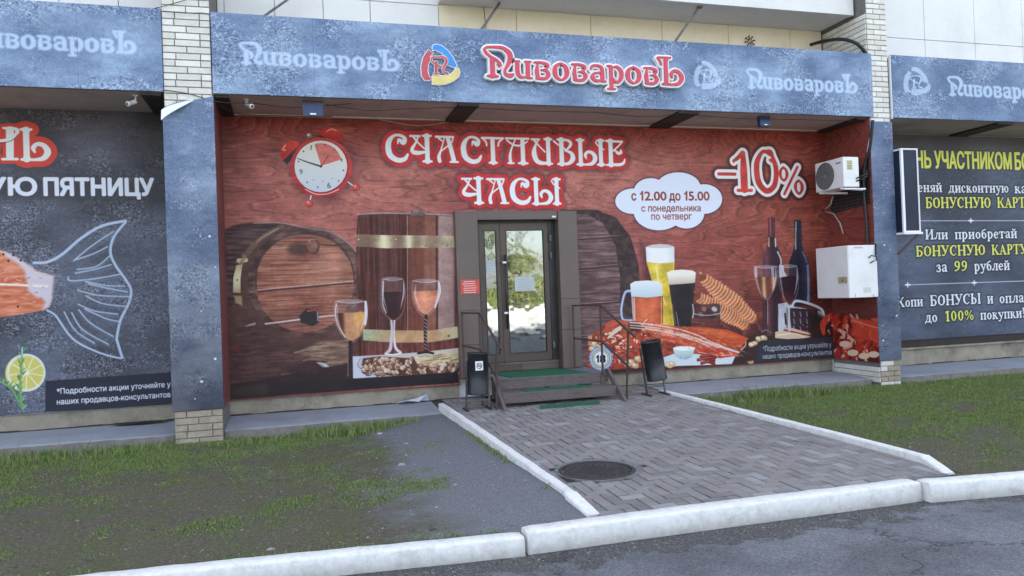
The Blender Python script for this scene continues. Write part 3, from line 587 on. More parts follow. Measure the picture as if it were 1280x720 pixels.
# clock
CK = (340, 150, 6.0)
cv.ell(CK, 385, 372, 232, 236, C(70, 30, 40), feather=40, alpha=.55)
for (bx, by, rot, r) in ((148, 218, -.75, 1.0), (440, 118, .35, 1.05)):
    t = np.linspace(math.pi, 2*math.pi, 14); pts = []
    for a_ in t:
        x, y = 90*r*math.cos(a_), 82*r*math.sin(a_); pts.append((bx+x*math.cos(rot)-y*math.sin(rot), by+x*math.sin(rot)+y*math.cos(rot)+24))
    dkp = [(p[0]+10*math.sin(-rot)*2, p[1]+22) for p in (pts[0], pts[-1])]
    cv.poly(CK, [pts[0], pts[-1], (pts[-1][0]-22*math.sin(rot)-14, pts[-1][1]+34), (pts[0][0]-22*math.sin(rot)+14, pts[0][1]+34)], C(48, 36, 52), feather=3)
    cv.poly(CK, pts, lambda u, v: lerp(C(176, 36, 36), C(226, 74, 60), v)*np.ones_like(u), feather=1.5)
    cv.line(CK, [((pts[3][0]+bx)/2-4, (pts[3][1]+by)/2-6), (pts[5][0]+8, pts[5][1]+14), (pts[7][0], pts[7][1]+14)], 9, C(250, 200, 180), alpha=.75)
cv.ell(CK, 278, 118, 20, 20, C(150, 140, 140)); cv.ell(CK, 273, 112, 9, 9, WHITE); cv.line(CK, [(284, 136), (288, 156)], 9, C(70, 60, 66), smooth=False)
for a_, b_, c_ in (((298, 545), (285, 605), (279, 627)), ((560, 458), (606, 492), (631, 506))):
    cv.line(CK, [a_, b_], 16, C(90, 80, 90), smooth=False); cv.line(CK, [a_, b_], 9, C(225, 222, 226), smooth=False)
    cv.ell(CK, *c_, 28, 28, C(150, 44, 44)); cv.ell(CK, c_[0]-2, c_[1]-3, 25, 24, C(214, 82, 74)); cv.ell(CK, c_[0]-8, c_[1]-9, 9, 8, C(244, 160, 150), feather=4)
cv.ell(CK, 368, 354, 232, 224, lambda u, v: lerp(C(178, 44, 50), C(214, 78, 76), v*.7+.3*u), feather=1.5)
cv.ell(CK, 368, 350, 206, 200, C(150, 40, 46)); cv.line(CK, [(250, 520), (330, 556), (420, 552), (500, 520)], 7, C(250, 226, 220), alpha=.8); cv.ell(CK, 366, 348, 198, 194, lambda u, v: lerp(C(196, 206, 220), C(232, 228, 222), np.clip(v*1.3, 0, 1))*np.ones_like(u))
t = np.linspace(-1.87, -.27, 12)
cv.poly(CK, [(366, 348)]+[(366+162*math.cos(a_), 346+172*math.sin(a_)) for a_ in t], C(228, 128, 120), feather=1.4)
cv.line(CK, [(366, 348), (312, 182)], 5, WHITE, smooth=False); cv.line(CK, [(366, 348), (524, 300)], 5, WHITE, smooth=False)
cv.line(CK, [(366, 348, 12), (270, 318, 9), (190, 288, 5)], 8, C(48, 48, 58)); cv.line(CK, [(368, 348, 7), (424, 266, 7)], 7, C(170, 60, 60), smooth=False); cv.ell(CK, 368, 348, 9, 9, C(60, 40, 50))
for x, y in ((236, 236), (200, 312), (264, 468), (343, 504), (500, 456), (536, 378), (470, 222), (395, 186), (520, 300), (312, 450), (380, 462), (450, 440)): cv.ell(CK, x, y, 6 if y > 300 or x < 300 else 5, 6, C(60, 60, 76), alpha=.85 if (x, y) not in ((312, 450), (380, 462), (450, 440)) else .3)
for ch, (x, y), hh in (('9', (218, 388), 40), ('6', (428, 488), 44), ('2', (522, 300), 26)):
    def G(x, y): return (CK[0]+x/6., CK[1]+y/6.)
    cv.text(ch, G(x-hh*.3, y+hh/2), G(x+hh*.3, y+hh/2), G(x, y-hh/2)[1], [(0, C(50, 52, 66), 0, .9)])

cv.line(CK, [(296, 192), (292, 222)], 6, C(60, 60, 76), smooth=False)
# barrel right of the door
cv.poly(P1, [(700, 262), (745, 262), (770, 272), (788, 296), (798, 330), (802, 380), (796, 430), (786, 470), (700, 476)], wood(C(54, 40, 42), C(84, 64, 62), 14, 10, 41), feather=2)
cv.poly(P1, [(800, 300), (850, 380), (850, 470), (786, 476), (800, 420), (806, 360)], C(74, 44, 46), feather=22, alpha=.7)
cv.poly(P1, [(700, 268), (735, 268), (754, 280), (769, 306), (775, 345), (775, 395), (768, 440), (758, 474), (700, 476)], wood(C(88, 64, 66), C(138, 108, 108), 50, 4, 43), feather=2)
for y0, y1 in ((300, 296), (337, 332), (382, 378), (424, 422)): cv.line(P1, [(718, y0), (774, y1)], 1.6, C(62, 44, 52), smooth=False); cv.line(P1, [(718, y0-1.6), (772, y1-1.6)], .8, C(170, 140, 146), smooth=False, alpha=.7)
# glow behind beers, dark ground
cv.poly(P1, [(780, 440), (860, 425), (960, 418), (1000, 425), (1000, 452), (760, 466)], C(58, 38, 38), feather=12, alpha=.9)
# tall pale beer
cv.poly(D, [(272, 190), (412, 190), (407, 300), (398, 380), (412, 512), (352, 512), (348, 350), (300, 290)], lambda u, v: lerp(C(204, 172, 50), C(240, 214, 92), np.clip(.3+.9*np.exp(-((u-.35)/.16)**2), 0, 1))*np.ones_like(v), feather=1.5)
cv.line(D, [(400, 200), (396, 300), (384, 380), (398, 500)], 8, C(180, 140, 50), alpha=.5); cv.line(D, [(320, 205), (338, 320), (366, 400)], 7, C(252, 240, 180), alpha=.6)
cv.poly(D, [(268, 116), (300, 104), (340, 101), (385, 104), (411, 114), (412, 192), (340, 197), (272, 190)], lambda u, v: lerp(C(196, 198, 206), C(238, 238, 238), np.clip(1.5-np.abs(u-.45)*2, 0, 1))*np.ones_like(v), feather=1.6); cv.ell(D, 340, 112, 68, 9, C(170, 156, 150), alpha=.5)
# mug
cv.line(D, [(196, 338), (168, 345), (152, 400), (148, 440), (158, 474), (198, 476)], 20, C(80, 70, 86)); cv.line(D, [(196, 334), (166, 342), (150, 398), (146, 440), (156, 478), (198, 482)], 11, C(176, 190, 214))
cv.poly(D, [(196, 360), (354, 358), (356, 510), (206, 508)], lambda u, v: lerp(lerp(C(160, 66, 52), C(222, 112, 74), np.clip(1.6-np.abs(u-.5)*3.2, 0, 1)), C(205, 190, 190), np.clip((.16-u)*8, 0, .9))*np.ones_like(v), feather=1.5)
cv.line(D, [(212, 372), (214, 500)], 5, C(226, 200, 190), smooth=False, alpha=.8); cv.line(D, [(346, 370), (348, 500)], 5, C(226, 190, 120), smooth=False, alpha=.8)
cv.poly(D, [(190, 300), (215, 286), (280, 282), (335, 288), (350, 300), (352, 360), (275, 368), (196, 362)], lambda u, v: lerp(C(190, 206, 216), C(234, 238, 240), v)*np.ones_like(u), feather=1.6)
# dark beer
cv.poly(D, [(384, 300), (516, 292), (506, 400), (492, 512), (412, 514), (398, 400)], lambda u, v: lerp(C(40, 35, 40), C(74, 62, 62), np.clip(np.abs(u-.5)*2-.4, 0, 1))*np.ones_like(v), feather=1.5)
cv.line(D, [(420, 440), (432, 505)], 5, C(190, 180, 170), smooth=False, alpha=.6); cv.line(D, [(400, 400), (416, 500)], 5, C(170, 150, 130), smooth=False, alpha=.6)
cv.poly(D, [(374, 242), (400, 232), (450, 228), (500, 232), (518, 242), (515, 294), (450, 300), (384, 304)], lambda u, v: lerp(C(196, 172, 150), C(240, 234, 224), np.clip(v*1.6, 0, 1))*np.ones_like(u), feather=1.6)
# spiral snacks
def spiral(z, a, b, w0, w1, n, seed):
    r = random.Random(seed); a = np.array(a, float); b = np.array(b, float); d = (b-a)/np.linalg.norm(b-a); p = np.array([-d[1], d[0]])
    cv.line(z, [tuple(a)+(w0,), tuple((a+b)/2)+(w1,), tuple(b)+(w0,)], 10, C(140, 72, 50), smooth=False, feather=2)
    for i in range(n):
        c_ = a+(b-a)*(i+.5)/n; w_ = (w0+(w1-w0)*math.sin(math.pi*(i+.5)/n))*.5*r.uniform(.94, 1.12); s_ = np.linalg.norm(b-a)/n
        for off, wd, co in ((0, s_*.86, C(204, 122, 82)), (-s_*.14, s_*.5, C(228, 160, 116)), (-s_*.26, s_*.2, C(250, 214, 170))):
            cc = c_+d*off
            cv.line(z, [tuple(cc-p*w_*.95), tuple(cc-p*w_*.4+d*s_*.55), tuple(cc+p*w_*.4+d*s_*.5), tuple(cc+p*w_*.95-d*s_*.1)], wd, co, alpha=.95 if off == 0 else r.uniform(.3, .85))
cv.line(E_, [(105, 72), (120, 90), (150, 110)], 12, C(216, 180, 160)); cv.line(E_, [(52, 245), (90, 260)], 14, C(170, 90, 70), smooth=False)
spiral(E_, (135, 125), (575, 490), 80, 150, 19, 3); spiral(E_, (90, 290), (510, 540), 80, 125, 19, 4)
cv.poly(E_, [(600, 410), (660, 420), (665, 470), (610, 480)], C(130, 66, 50), feather=10)
cv.poly(E_, [(30, 360), (60, 345), (150, 352), (250, 345), (290, 360), (285, 480), (30, 478)], C(70, 48, 50), feather=3, alpha=.85)
for x, y, c_ in ((90, 400, C(96, 50, 46)), (140, 395, C(150, 100, 96)), (180, 410, C(80, 40, 40)), (230, 395, C(190, 180, 186)), (110, 440, C(120, 90, 92)), (210, 450, C(60, 36, 40))): cv.ell(E_, x, y, 26, 20, c_, .5, feather=3)
cv.line(E_, [(40, 355), (48, 420), (40, 470)], 12, C(206, 206, 216), alpha=.8); cv.line(E_, [(50, 435), (160, 450), (285, 432)], 10, C(200, 190, 196), alpha=.7); cv.line(E_, [(284, 360), (286, 470)], 8, C(190, 190, 200), smooth=False, alpha=.7)
# bottles and their glasses
cv.poly(D, [(880, -32), (914, -32), (914, 70), (924, 108), (944, 150), (950, 200), (948, 560), (852, 560), (854, 190), (862, 140), (880, 100)], lambda u, v: lerp(C(58, 34, 44), C(112, 66, 76), np.clip(1-np.abs(u-.3)*4, 0, 1))*np.ones_like(v), feather=1.5)
cv.poly(D, [(880, -32), (914, -32), (914, 66), (882, 66)], C(96, 44, 54)); cv.line(D, [(890, -26), (892, 60)], 7, C(170, 110, 120), smooth=False, alpha=.7); cv.line(D, [(884, 68), (884, 112)], 6, C(206, 176, 150), smooth=False); cv.line(D, [(916, 74), (918, 112)], 8, C(200, 190, 190), smooth=False)
cv.line(D, [(928, 140), (943, 175), (944, 205)], 9, C(200, 200, 212), alpha=.9)
cv.poly(D, [(1010, -20), (1046, -20), (1050, 100), (1062, 150), (1084, 190), (1090, 400), (984, 420), (984, 190), (1000, 150), (1014, 100)], lambda u, v: lerp(C(42, 40, 54), C(84, 86, 108), np.clip((u-.55)*2, 0, 1))*np.ones_like(v), feather=1.5)
cv.line(D, [(1020, -10), (1018, 60), (1018, 126)], 7, C(180, 186, 206), alpha=.8); cv.line(D, [(1078, 210), (1082, 300), (1080, 392)], 13, C(150, 160, 190), alpha=.9); cv.line(D, [(1052, 140), (1074, 190)], 8, C(130, 140, 170), alpha=.8)
cv.poly(D, [(930, 400), (985, 390), (1000, 410), (1160, 440), (1164, 560), (930, 560)], wood(C(170, 170, 180), C(206, 206, 212), 6, 30, 6), feather=2)
cv.poly(D, [(984, 420), (1128, 428), (1130, 540), (1000, 560)], C(60, 44, 54), feather=2)
for i in range(4):
    for j in range(3): cv.line(D, [(1008+i*32, 440+j*36), (1012+i*32, 462+j*36)], 6, C(180, 176, 190), smooth=False, alpha=.7)
cv.line(D, [(1000, 412), (1020, 385), (1090, 400), (1150, 430), (1160, 480)], 13, C(210, 212, 220)); cv.line(D, [(940, 430), (945, 540)], 14, C(196, 198, 210), smooth=False); cv.line(D, [(965, 450), (970, 500)], 12, C(70, 56, 64), smooth=False)
for k in range(5): cv.ell(D, 1060+k*20, 510+8*(k % 2), 20, 15, C(66, 36, 48)); cv.ell(D, 1055+k*20, 505+8*(k % 2), 6, 4, C(130, 96, 116))
cv.poly(D, [(915, 540), (1000, 520), (1090, 545), (1150, 560), (1000, 578), (915, 570)], C(214, 188, 160), feather=2); cv.line(D, [(960, 530), (1060, 552), (1150, 566)], 8, C(150, 66, 54)); cv.line(D, [(930, 556), (1010, 548), (1060, 566)], 6, C(238, 216, 190))
glass(D, [(812, 213), (816, 280), (838, 340), (870, 382), (905, 340), (926, 280), (924, 213)], [(815, 266), (926, 262), (920, 300), (903, 340), (870, 378), (840, 338), (820, 300)], lambda u, v: lerp(C(232, 190, 140), C(120, 66, 56), np.clip(np.abs(np.sin(u*8))*1.2, 0, 1))*np.ones_like(v), (868, 213, 57, 8), [([(870, 382), (871, 470), (868, 550)], 9, C(60, 44, 50)), ([(878, 384), (878, 500)], 3, C(180, 160, 160)), ([(848, 540), (870, 530), (896, 545)], 6, C(130, 110, 112))])
cv.line(D, [(818, 222), (818, 260)], 14, C(206, 210, 224), smooth=False, alpha=.7); cv.line(D, [(902, 222), (904, 256)], 16, C(196, 196, 210), smooth=False, alpha=.7)
glass(D, [(938, 208), (934, 290), (950, 350), (985, 412), (1018, 370), (1032, 300), (1024, 212)], [(936, 262), (1028, 258), (1030, 305), (1015, 368), (985, 408), (952, 350), (938, 300)], lambda u, v: lerp(C(52, 32, 42), C(116, 52, 52), np.clip(1-v*2, 0, 1))*np.ones_like(u), (980, 210, 44, 8), [([(985, 410), (986, 470), (986, 540)], 8, C(200, 200, 212)), ([(975, 420), (976, 520)], 4, C(90, 80, 90))])
cv.poly(D, [(934, 205), (958, 208), (960, 235), (975, 262), (936, 268)], C(214, 216, 226), alpha=.85)
# heap of crayfish and fish fillet
cv.poly(D, [(-20, 575), (60, 500), (150, 482), (250, 490), (350, 508), (480, 512), (640, 530), (780, 572), (745, 618), (765, 655), (600, 690), (400, 712), (200, 722), (-20, 735)], wood(C(132, 52, 42), C(196, 92, 70), 16, 8, 13), feather=3)
r = random.Random(11)
for i in range(420):
    x = r.uniform(-15, 345); y = r.uniform(495, 700)
    if y < 575-x*.45 or (x > 250 and y > 680): continue
    c_ = r.choice([C(208, 96, 74), C(178, 60, 46), C(232, 170, 140), C(238, 214, 190), C(120, 40, 34), C(200, 76, 54)]); L = r.uniform(6, 30); a_ = r.uniform(-.9, 1.2)
    cv.line(D, [(x, y, 3), (x+L*.5*math.cos(a_), y+L*.5*math.sin(a_)-4, r.uniform(4, 13)), (x+L*math.cos(a_), y+L*math.sin(a_), 5)], 10, c_, alpha=.9)
cv.line(D, [(60, 540, 14), (90, 500, 26), (150, 490, 22), (190, 510, 14)], 20, C(206, 92, 68)); cv.line(D, [(80, 570, 8), (110, 540, 22), (140, 520, 20)], 20, C(222, 196, 180)); cv.line(D, [(170, 560), (210, 600), (240, 640)], 22, C(196, 80, 60)); cv.ell(D, 215, 515, 36, 26, C(84, 36, 34), .3, feather=8)
cv.poly(D, [(262, 520), (330, 500), (420, 512), (520, 540), (600, 590), (690, 640), (740, 662), (560, 650), (420, 600), (300, 560)], wood(C(196, 76, 52), C(222, 110, 78), 14, 6, 15), feather=3)
cv.poly(D, [(455, 514), (560, 516), (680, 530), (782, 572), (742, 616), (650, 608), (560, 560)], C(204, 84, 48), feather=2); cv.poly(D, [(480, 518), (600, 524), (740, 565), (700, 575), (580, 548)], C(224, 112, 70), feather=6, alpha=.8)
for k in range(26):
    t = k/26.; x = 270+t*420; y = 520+t*t*70+t*45; cv.line(D, [(x, y), (x+26, y+10), (x+50, y+30)], 5, C(238, 206, 192), alpha=.65)
for off in (0, 14, 26): cv.line(D, [(190, 492+off), (350, 510+off), (500, 546+off*1.2), (620, 600+off), (760, 655+off*.2)], 6 if off else 8, C(226, 210, 200), alpha=.8)
cv.line(D, [(620, 600), (700, 630), (768, 652)], 8, C(210, 200, 196)); cv.line(D, [(745, 628), (765, 610), (768, 590)], 6, C(200, 180, 176))
cv.poly(D, [(345, 672), (405, 650), (720, 650), (700, 700), (560, 706), (360, 712)], C(206, 216, 222), feather=2)
cv.poly(D, [(520, 610), (640, 620), (760, 655), (640, 672), (530, 650)], wood(C(184, 58, 44), C(214, 96, 74), 20, 5, 17), feather=2); cv.line(D, [(530, 640), (620, 655), (700, 655)], 4, C(236, 200, 186), alpha=.8)
cv.poly(D, [(404, 622), (515, 620), (500, 665), (470, 678), (440, 676), (415, 660)], lambda u, v: lerp(C(150, 176, 180), C(216, 228, 226), v)*np.ones_like(u), feather=2); cv.ell(D, 460, 622, 56, 12, C(222, 230, 228)); cv.ell(D, 460, 624, 44, 8, C(240, 240, 236))
for x, y, L in ((530, 680, 80), (545, 664, 70), (548, 696, 62)): cv.line(D, [(x, y), (x+L*.5, y-8), (x+L, y+4)], 17, C(132, 48, 42)); cv.line(D, [(x+4, y-4), (x+L*.6, y-12)], 4, C(196, 110, 100), smooth=False)
for x, y in ((195, 690), (230, 675), (215, 708), (385, 706), (400, 700), (790, 684), (815, 600), (835, 575), (858, 570), (800, 605), (175, 700), (10, 600), (20, 640), (2, 625)): cv.ell(D, x, y, 19, 14, C(206, 178, 140), .4, feather=2); cv.ell(D, x-4, y-4, 9, 5, C(240, 222, 190), .4)
cv.poly(D, [(-20, 560), (0, 556), (0, 600), (-20, 610)], C(206, 140, 110))
cv.poly(D, [(740, 640), (830, 600), (830, 680), (700, 700)], C(58, 40, 40), feather=6)
# crab by the corner
def crab(cvx, z, pts, n, seed):
    r = random.Random(seed); cvx.poly(z, pts, wood(C(140, 40, 32), C(200, 70, 50), 12, 8, 21), feather=3)
    xs = [p[0] for p in pts]; ys = [p[1] for p in pts]
    for i in range(n):
        x = r.uniform(min(xs), max(xs)); y = r.uniform(min(ys), max(ys))
        cvx.line(z, [(x, y, 3), (x+r.uniform(-6, 6), y+r.uniform(2, 8), r.uniform(4, 8)), (x+r.uniform(-9, 9), y+r.uniform(6, 12), 3)], 5, r.choice([C(214, 86, 62), C(230, 176, 150), C(96, 28, 26), C(176, 50, 38)]), alpha=.85)
F2 = (960, 240, 3.0)
cv.poly(F2, [(150, 440), (215, 470), (330, 420), (330, 600), (215, 600), (160, 560)], C(52, 34, 36), feather=14)
cv.line(F2, [(208, 530, 14), (206, 495, 26), (232, 468, 26), (262, 462, 18)], 24, C(196, 66, 46)); cv.line(F2, [(240, 500, 8), (262, 490, 16), (270, 475, 8)], 12, C(222, 180, 160))
for i in range(260):
    x = r.uniform(300, 760); y = r.uniform(515, 660)
    if abs(y-(520+(x-300)*.28)) > 45+ (x-300)*.03: continue
    cv.line(D, [(x, y, 2), (x+r.uniform(8, 26), y+r.uniform(2, 12), r.uniform(2, 6))], 4, r.choice([C(236, 150, 116), C(150, 48, 34), C(244, 206, 184), C(180, 66, 46)]), smooth=False, alpha=.55)
crab(cv, F2, [(225, 475), (262, 458), (330, 470), (330, 600), (285, 598), (262, 560), (255, 520)], 40, 3)
# tasting-room notes panel
cv.poly(P1, [(944.5, 452.5), (947, 428), (952, 425.5), (1044, 421), (1048, 423), (1049, 447.5)], C(50, 50, 60), feather=1.4)
NT = [(0, C(214, 216, 226), 0, .95)]
cv.text('*Подробности акции уточняйте у', (953.5, 439.3), (1039, 434.3), 432.7, NT)
cv.text('наших продавцов-консультантов', (953.5, 448.8), (1039.5, 443.4), 442.6, NT)
# bottle-cap age badge
t = np.linspace(0, 2*math.pi, 85)[:-1]
cv.poly(P1, [(751+(14.6+.9*math.cos(21*a_))*math.cos(a_), 448.2+(15.4+.9*math.cos(21*a_))*math.sin(a_)) for a_ in t], C(140, 166, 206), feather=1.2)
for rr_, c_ in ((12.6, C(196, 212, 232)), (11.6, C(150, 140, 104)), (10.2, C(226, 226, 214)), (9.2, C(110, 110, 116)), (8.5, C(232, 234, 240))): cv.ell(P1, 751, 448.2, rr_, rr_*1.05, c_)
cv.text('8', (750.4, 453.2), (756.6, 452.9), 443.6, [(.008, C(24, 24, 30), 0, 1)]); cv.line(P1, [(747.6, 444.8), (747.6, 452.4)], 2.2, C(24, 24, 30), smooth=False); cv.line(P1, [(747.4, 444.8), (745.6, 446.8)], 1.5, C(24, 24, 30), smooth=False)

# decorated headline
HL = [(.085, C(62, 36, 58), 14, .60), (.058, C(200, 56, 56), 1.4, 1), (.0, C(232, 236, 242), 1.3, 1)]
def headline(cvx, seq, layers, font=DEC, baseL=None):
    # seq of (char, x0, x1, ybase, ytop) in survey pixels; each letter placed on its own, layers painted together
    allst = []
    for ch, x0, x1, yb, yt in seq:
        adv, sts = font[ch]; b = cvx.mpx(x0, yb); e = cvx.mpx(x1, yb); tp = cvx.mpx(x0, yt); Hh = tp[1]-b[1]
        arr = [catmull(np.array(q, float), False, 4) if len(q) > 2 else np.array(q, float) for q in sts]
        mn = min((q[:, 0]-q[:, 2]*.5).min() for q in arr); mxx = max((q[:, 0]+q[:, 2]*.5).max() for q in arr); k = (e[0]-b[0])/(mxx-mn)
        for q in arr:
            x, y = cvx.m2p(b[0]+(q[:, 0]-mn)*k, b[1]+q[:, 1]*Hh); allst.append(np.column_stack([x, y, q[:, 2]*.5*(Hh*.5+k*.5)*cvx.res]))
    for g, c_, f, a_ in layers: cvx.strokes_p(allst, c_, feather=f, alpha=a_, grow=g*cvx.res)
row = [('С', 482, 511.5), ('Ч', 512.5, 541), ('А', 544.5, 573.5), ('С', 576.5, 603), ('Т', 602, 631), ('Л', 632, 663), ('И', 664.5, 691.5), ('В', 692, 719.5), ('Ы', 720.5, 757), ('Е', 757.5, 782)]
ln = lambda x, xa, ya, xb, yb: ya+(yb-ya)*(x-xa)/(xb-xa)
headline(cv, [(c_, a_, b_, ln(a_, 482, 202.5, 782, 208), ln(a_, 482, 167, 782, 175.5)) for c_, a_, b_ in row], HL)
row = [('Ч', 577, 605.5), ('А', 608.5, 636.5), ('С', 637.5, 664.5), ('Ы', 665, 702)]
headline(cv, [(c_, a_, b_, ln(a_, 577, 255, 702, 256.5), ln(a_, 577, 221.5, 702, 223)) for c_, a_, b_ in row], HL)
# discount
SALE = {'-': (1, [[(.1, .5, .2), (.9, .5, .2)]]),
        '1': (.6, [[(.3, .9, .12), (.3, .5, .2), (.3, .06, .2)], [(.1, .03, .08), (.52, .03, .08)], [(.28, .9, .12), (.12, .78, .1), (.0, .72, .07)], [(.0, .72, .07), (.0, .7, .06)]]),
        '0': (.8, [[(.5, .9, .1), (.3, .96, .08), (.12, .75, .14), (.08, .5, .16), (.14, .22, .16), (.36, .04, .14), (.6, .16, .14), (.68, .45, .14), (.64, .7, .13), (.5, .76, .07)], [(.34, .95, .08), (.52, .96, .1), (.58, .84, .1), (.66, .72, .08)]]),
        '%': (1.0, [bowl(.1, .34, .5, .95, .12, .08), bowl(.62, .86, .04, .5, .12, .08), [(.72, .97, .09), (.22, .03, .09)]])}
headline(cv, [('-', 896, 921.5, 223.5, 211.5), ('1', 917, 941, 239.6, 186), ('0', 943.5, 974, 241, 187), ('%', 974, 1005, 243.5, 207.5)],
         [(.105, C(58, 26, 34), 10, .65), (.052, C(236, 232, 232), 1.3, 1), (0, C(204, 66, 62), 1.3, 1)], SALE)
# cloud
lob = [(230, 502, 100, 72), (330, 448, 96, 76), (485, 425, 126, 86), (628, 490, 104, 84), (375, 560, 142, 106), (530, 568, 102, 88), (430, 500, 200, 80)]
Q = (740, 140, 4.5)
for a_, b_, c_, d_ in lob: cv.ell(Q, a_, b_, c_+6, d_+6, C(58, 40, 66), feather=6, alpha=.75)
for a_, b_, c_, d_ in lob: cv.ell(Q, a_, b_, c_, d_, C(222, 228, 244))
qq = lambda x, y: (740+x/4.5, 140+y/4.5)
TB = [(.003, C(150, 70, 60), 0, 1)]
for s_, xa, xb, yt in (('с', 223, 248, 446), ('2.00', 297, 418, 446), ('до', 435, 497, 446), ('5.00', 545, 660, 446)): cv.text(s_, qq(xa, 497), qq(xb, 498), qq(xa, yt)[1], [(.005, C(150, 70, 60), 0, 1)])
for x in (283, 531): cv.line(Q, [(x, 449), (x, 494)], 11, C(150, 70, 60), smooth=False); cv.line(Q, [(x, 450), (x-11, 462)], 8, C(150, 70, 60), smooth=False)
cv.text('с понедельника', qq(278, 560), qq(611, 560), qq(278, 522)[1], TB); cv.text('по четверг', qq(334, 606), qq(560, 606), qq(334, 568)[1], TB)
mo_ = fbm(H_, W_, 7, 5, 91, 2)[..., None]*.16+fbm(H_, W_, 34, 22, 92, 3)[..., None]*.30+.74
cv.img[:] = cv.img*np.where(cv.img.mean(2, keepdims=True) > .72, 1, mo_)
mural_img = cv.img

# ---- return of the mural on the pillar side (faces left)
XS = 8.85
cs = Canvas(9.95, 11.0, ZM0, 4.1, 170, XS, 'y')
dk, lt, fine, tone = redwood(cs.H, cs.W*1, 77, 170); VV = np.linspace(0, 1, cs.H)[:, None, None]
b_ = lerp(C(122, 58, 52), C(146, 80, 70), tone[..., None]); b_ = lerp(b_, C(70, 30, 32), np.clip((.3-VV)*4, 0, .8)); b_ = b_*(.86+.28*fine[..., None])*(1-.2*dk[..., None]); cs.img[:] = lerp(b_, C(200, 110, 100), lt[..., None]*.15)
cs.poly(P1, [(1038, 262), (1042, 246), (1062, 232), (1086, 195), (1088, 255), (1060, 262), (1042, 267)], C(46, 40, 42), feather=1.5)
for k in range(5): cs.line(P1, [(1040, 247+k*4.2), (1088, 238+k*4.2)], .7, C(96, 88, 88), smooth=False, alpha=.8)
for k in range(6): cs.line(P1, [(1044+k*7, 240), (1044.5+k*7, 264)], .6, C(96, 88, 88), smooth=False, alpha=.6)
crab(cs, P1, [(1040, 392), (1060, 395), (1098, 408), (1101, 448), (1070, 449), (1052, 440), (1040, 425)], 60, 8)
cs.poly(P1, [(1062, 397), (1098, 402), (1099, 428), (1070, 420)], C(202, 70, 50), feather=2, alpha=.8); cs.line(P1, [(1064, 400), (1080, 405), (1097, 410)], 1.5, C(240, 150, 120), alpha=.7)
for x, y in ((1066, 441), (1080, 445), (1092, 443), (1056, 430)): cs.ell(P1, x, y, 7, 4, C(226, 196, 170))

# ---- blue fascia prints
BB1, BB2, BL, BD = C(92, 112, 146), C(138, 160, 190), C(208, 216, 228), C(52, 64, 98)
ZB0, ZB1 = 4.125, 5.13
GH = [(.012, C(182, 204, 234), 2.5, .55), (0, C(196, 214, 240), 1.5, .55)]
NAME = 'ПивоваровЪ'
def ghost_logo(cvx, z):
    for pts, al in LOGO[:3]: cvx.poly(z, pts, C(200, 216, 242), alpha=.62, feather=2)
    for q in LOGO[3][0]: cvx.line(z, q, 7, C(206, 222, 246), alpha=.7)
LOGO = [([(270, 190), (272, 160), (310, 142), (375, 160), (440, 210), (500, 285), (548, 390), (525, 405), (470, 390), (440, 375), (445, 330), (430, 290), (370, 240), (310, 208), (275, 215)], 0),
        ([(222, 205), (165, 290), (142, 400), (150, 500), (185, 552), (235, 552), (270, 530), (235, 505), (218, 440), (225, 370), (262, 300), (240, 290), (280, 245)], 0),
        ([(270, 500), (290, 492), (400, 500), (480, 480), (520, 440), (530, 405), (565, 415), (580, 460), (565, 510), (500, 560), (420, 590), (340, 600), (270, 595)], 0),
        ([[(255, 305, 10), (280, 290, 16), (330, 290, 14), (390, 292, 20), (425, 325, 32), (415, 375, 30), (390, 420, 20), (395, 460, 20), (440, 475, 26)], [(258, 312, 12), (265, 345, 14), (320, 378, 16), (360, 405, 20), (372, 385, 10)], [(312, 350, 32), (310, 455, 30)], [(285, 478, 14), (345, 478, 14)]], 0)]
def fascia(x0, x1, seed, words, logos):
    c = Canvas(x0, x1, ZB0, ZB1, 150, FRONTY, 'x'); c.img[:] = crackle(c.H, c.W, seed, BB1, BB2, BL, BD, 1.0, 100)
    for (L, R, top) in words:
        u0, u1, v0, H = c.fit_px(L, R, top); c.glyphs(layout(NAME, DEC, track=.06), u0, u1, v0, H, GH)
    for z in logos: ghost_logo(c, z)
    k = x0+1.22
    while k < x1:
        i = int((k-x0)*150); c.img[:, i:i+1] *= .78; c.img[:, i+1:i+2] = lerp(c.img[:, i+1:i+2], C(200, 212, 234), .25); k += 1.22
    return c.img
fc_img = fascia(-.9, 8.935, 101, [((298, 79.5), (496, 88), 53), ((934, 110), (1071, 115.2), 86.5)], [(855.2, 64.5, 12.7)])
fl_img = fascia(-6.0, -1.43, 203, [((-45, 57), (170, 68), 28)], [])
fr_img = fascia(9.3, 14.8, 305, [((1186, 119), (1316, 124), 96)], [(1118, 72, 12.7)])

# ---- left banner
cl = Canvas(-5.2, -1.46, .22, 4.12, 170, WALLY, 'x')
im = crackle(cl.H, cl.W, 401, C(66, 67, 76), C(98, 103, 120), C(178, 184, 200), C(34, 32, 38), 1.0, 120)
VV = np.linspace(0, 1, cl.H)[:, None, None]; UU = np.linspace(0, 1, cl.W)[None, :, None]
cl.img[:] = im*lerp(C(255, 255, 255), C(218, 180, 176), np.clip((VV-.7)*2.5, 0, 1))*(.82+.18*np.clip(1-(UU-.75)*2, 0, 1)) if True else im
z6 = (0, 120, 4.2367); z7 = (0, 260, 4.2367); z8 = (0, 420, 4.2367)
cl.strokes_p([np.column_stack([*np.array([cl.px(x, y) for x, y in ((-10, 234), (100, 236), (190, 238))]).T, [26, 28, 26]])], C(62, 60, 66), feather=26, alpha=.85)
headline(cl, [('Ь', 25.5, 64, 201, 160)], [(.13, C(60, 56, 66), 16, .5), (.075, C(206, 70, 58), 1.4, 1), (0, C(226, 228, 230), 1.3, 1)])
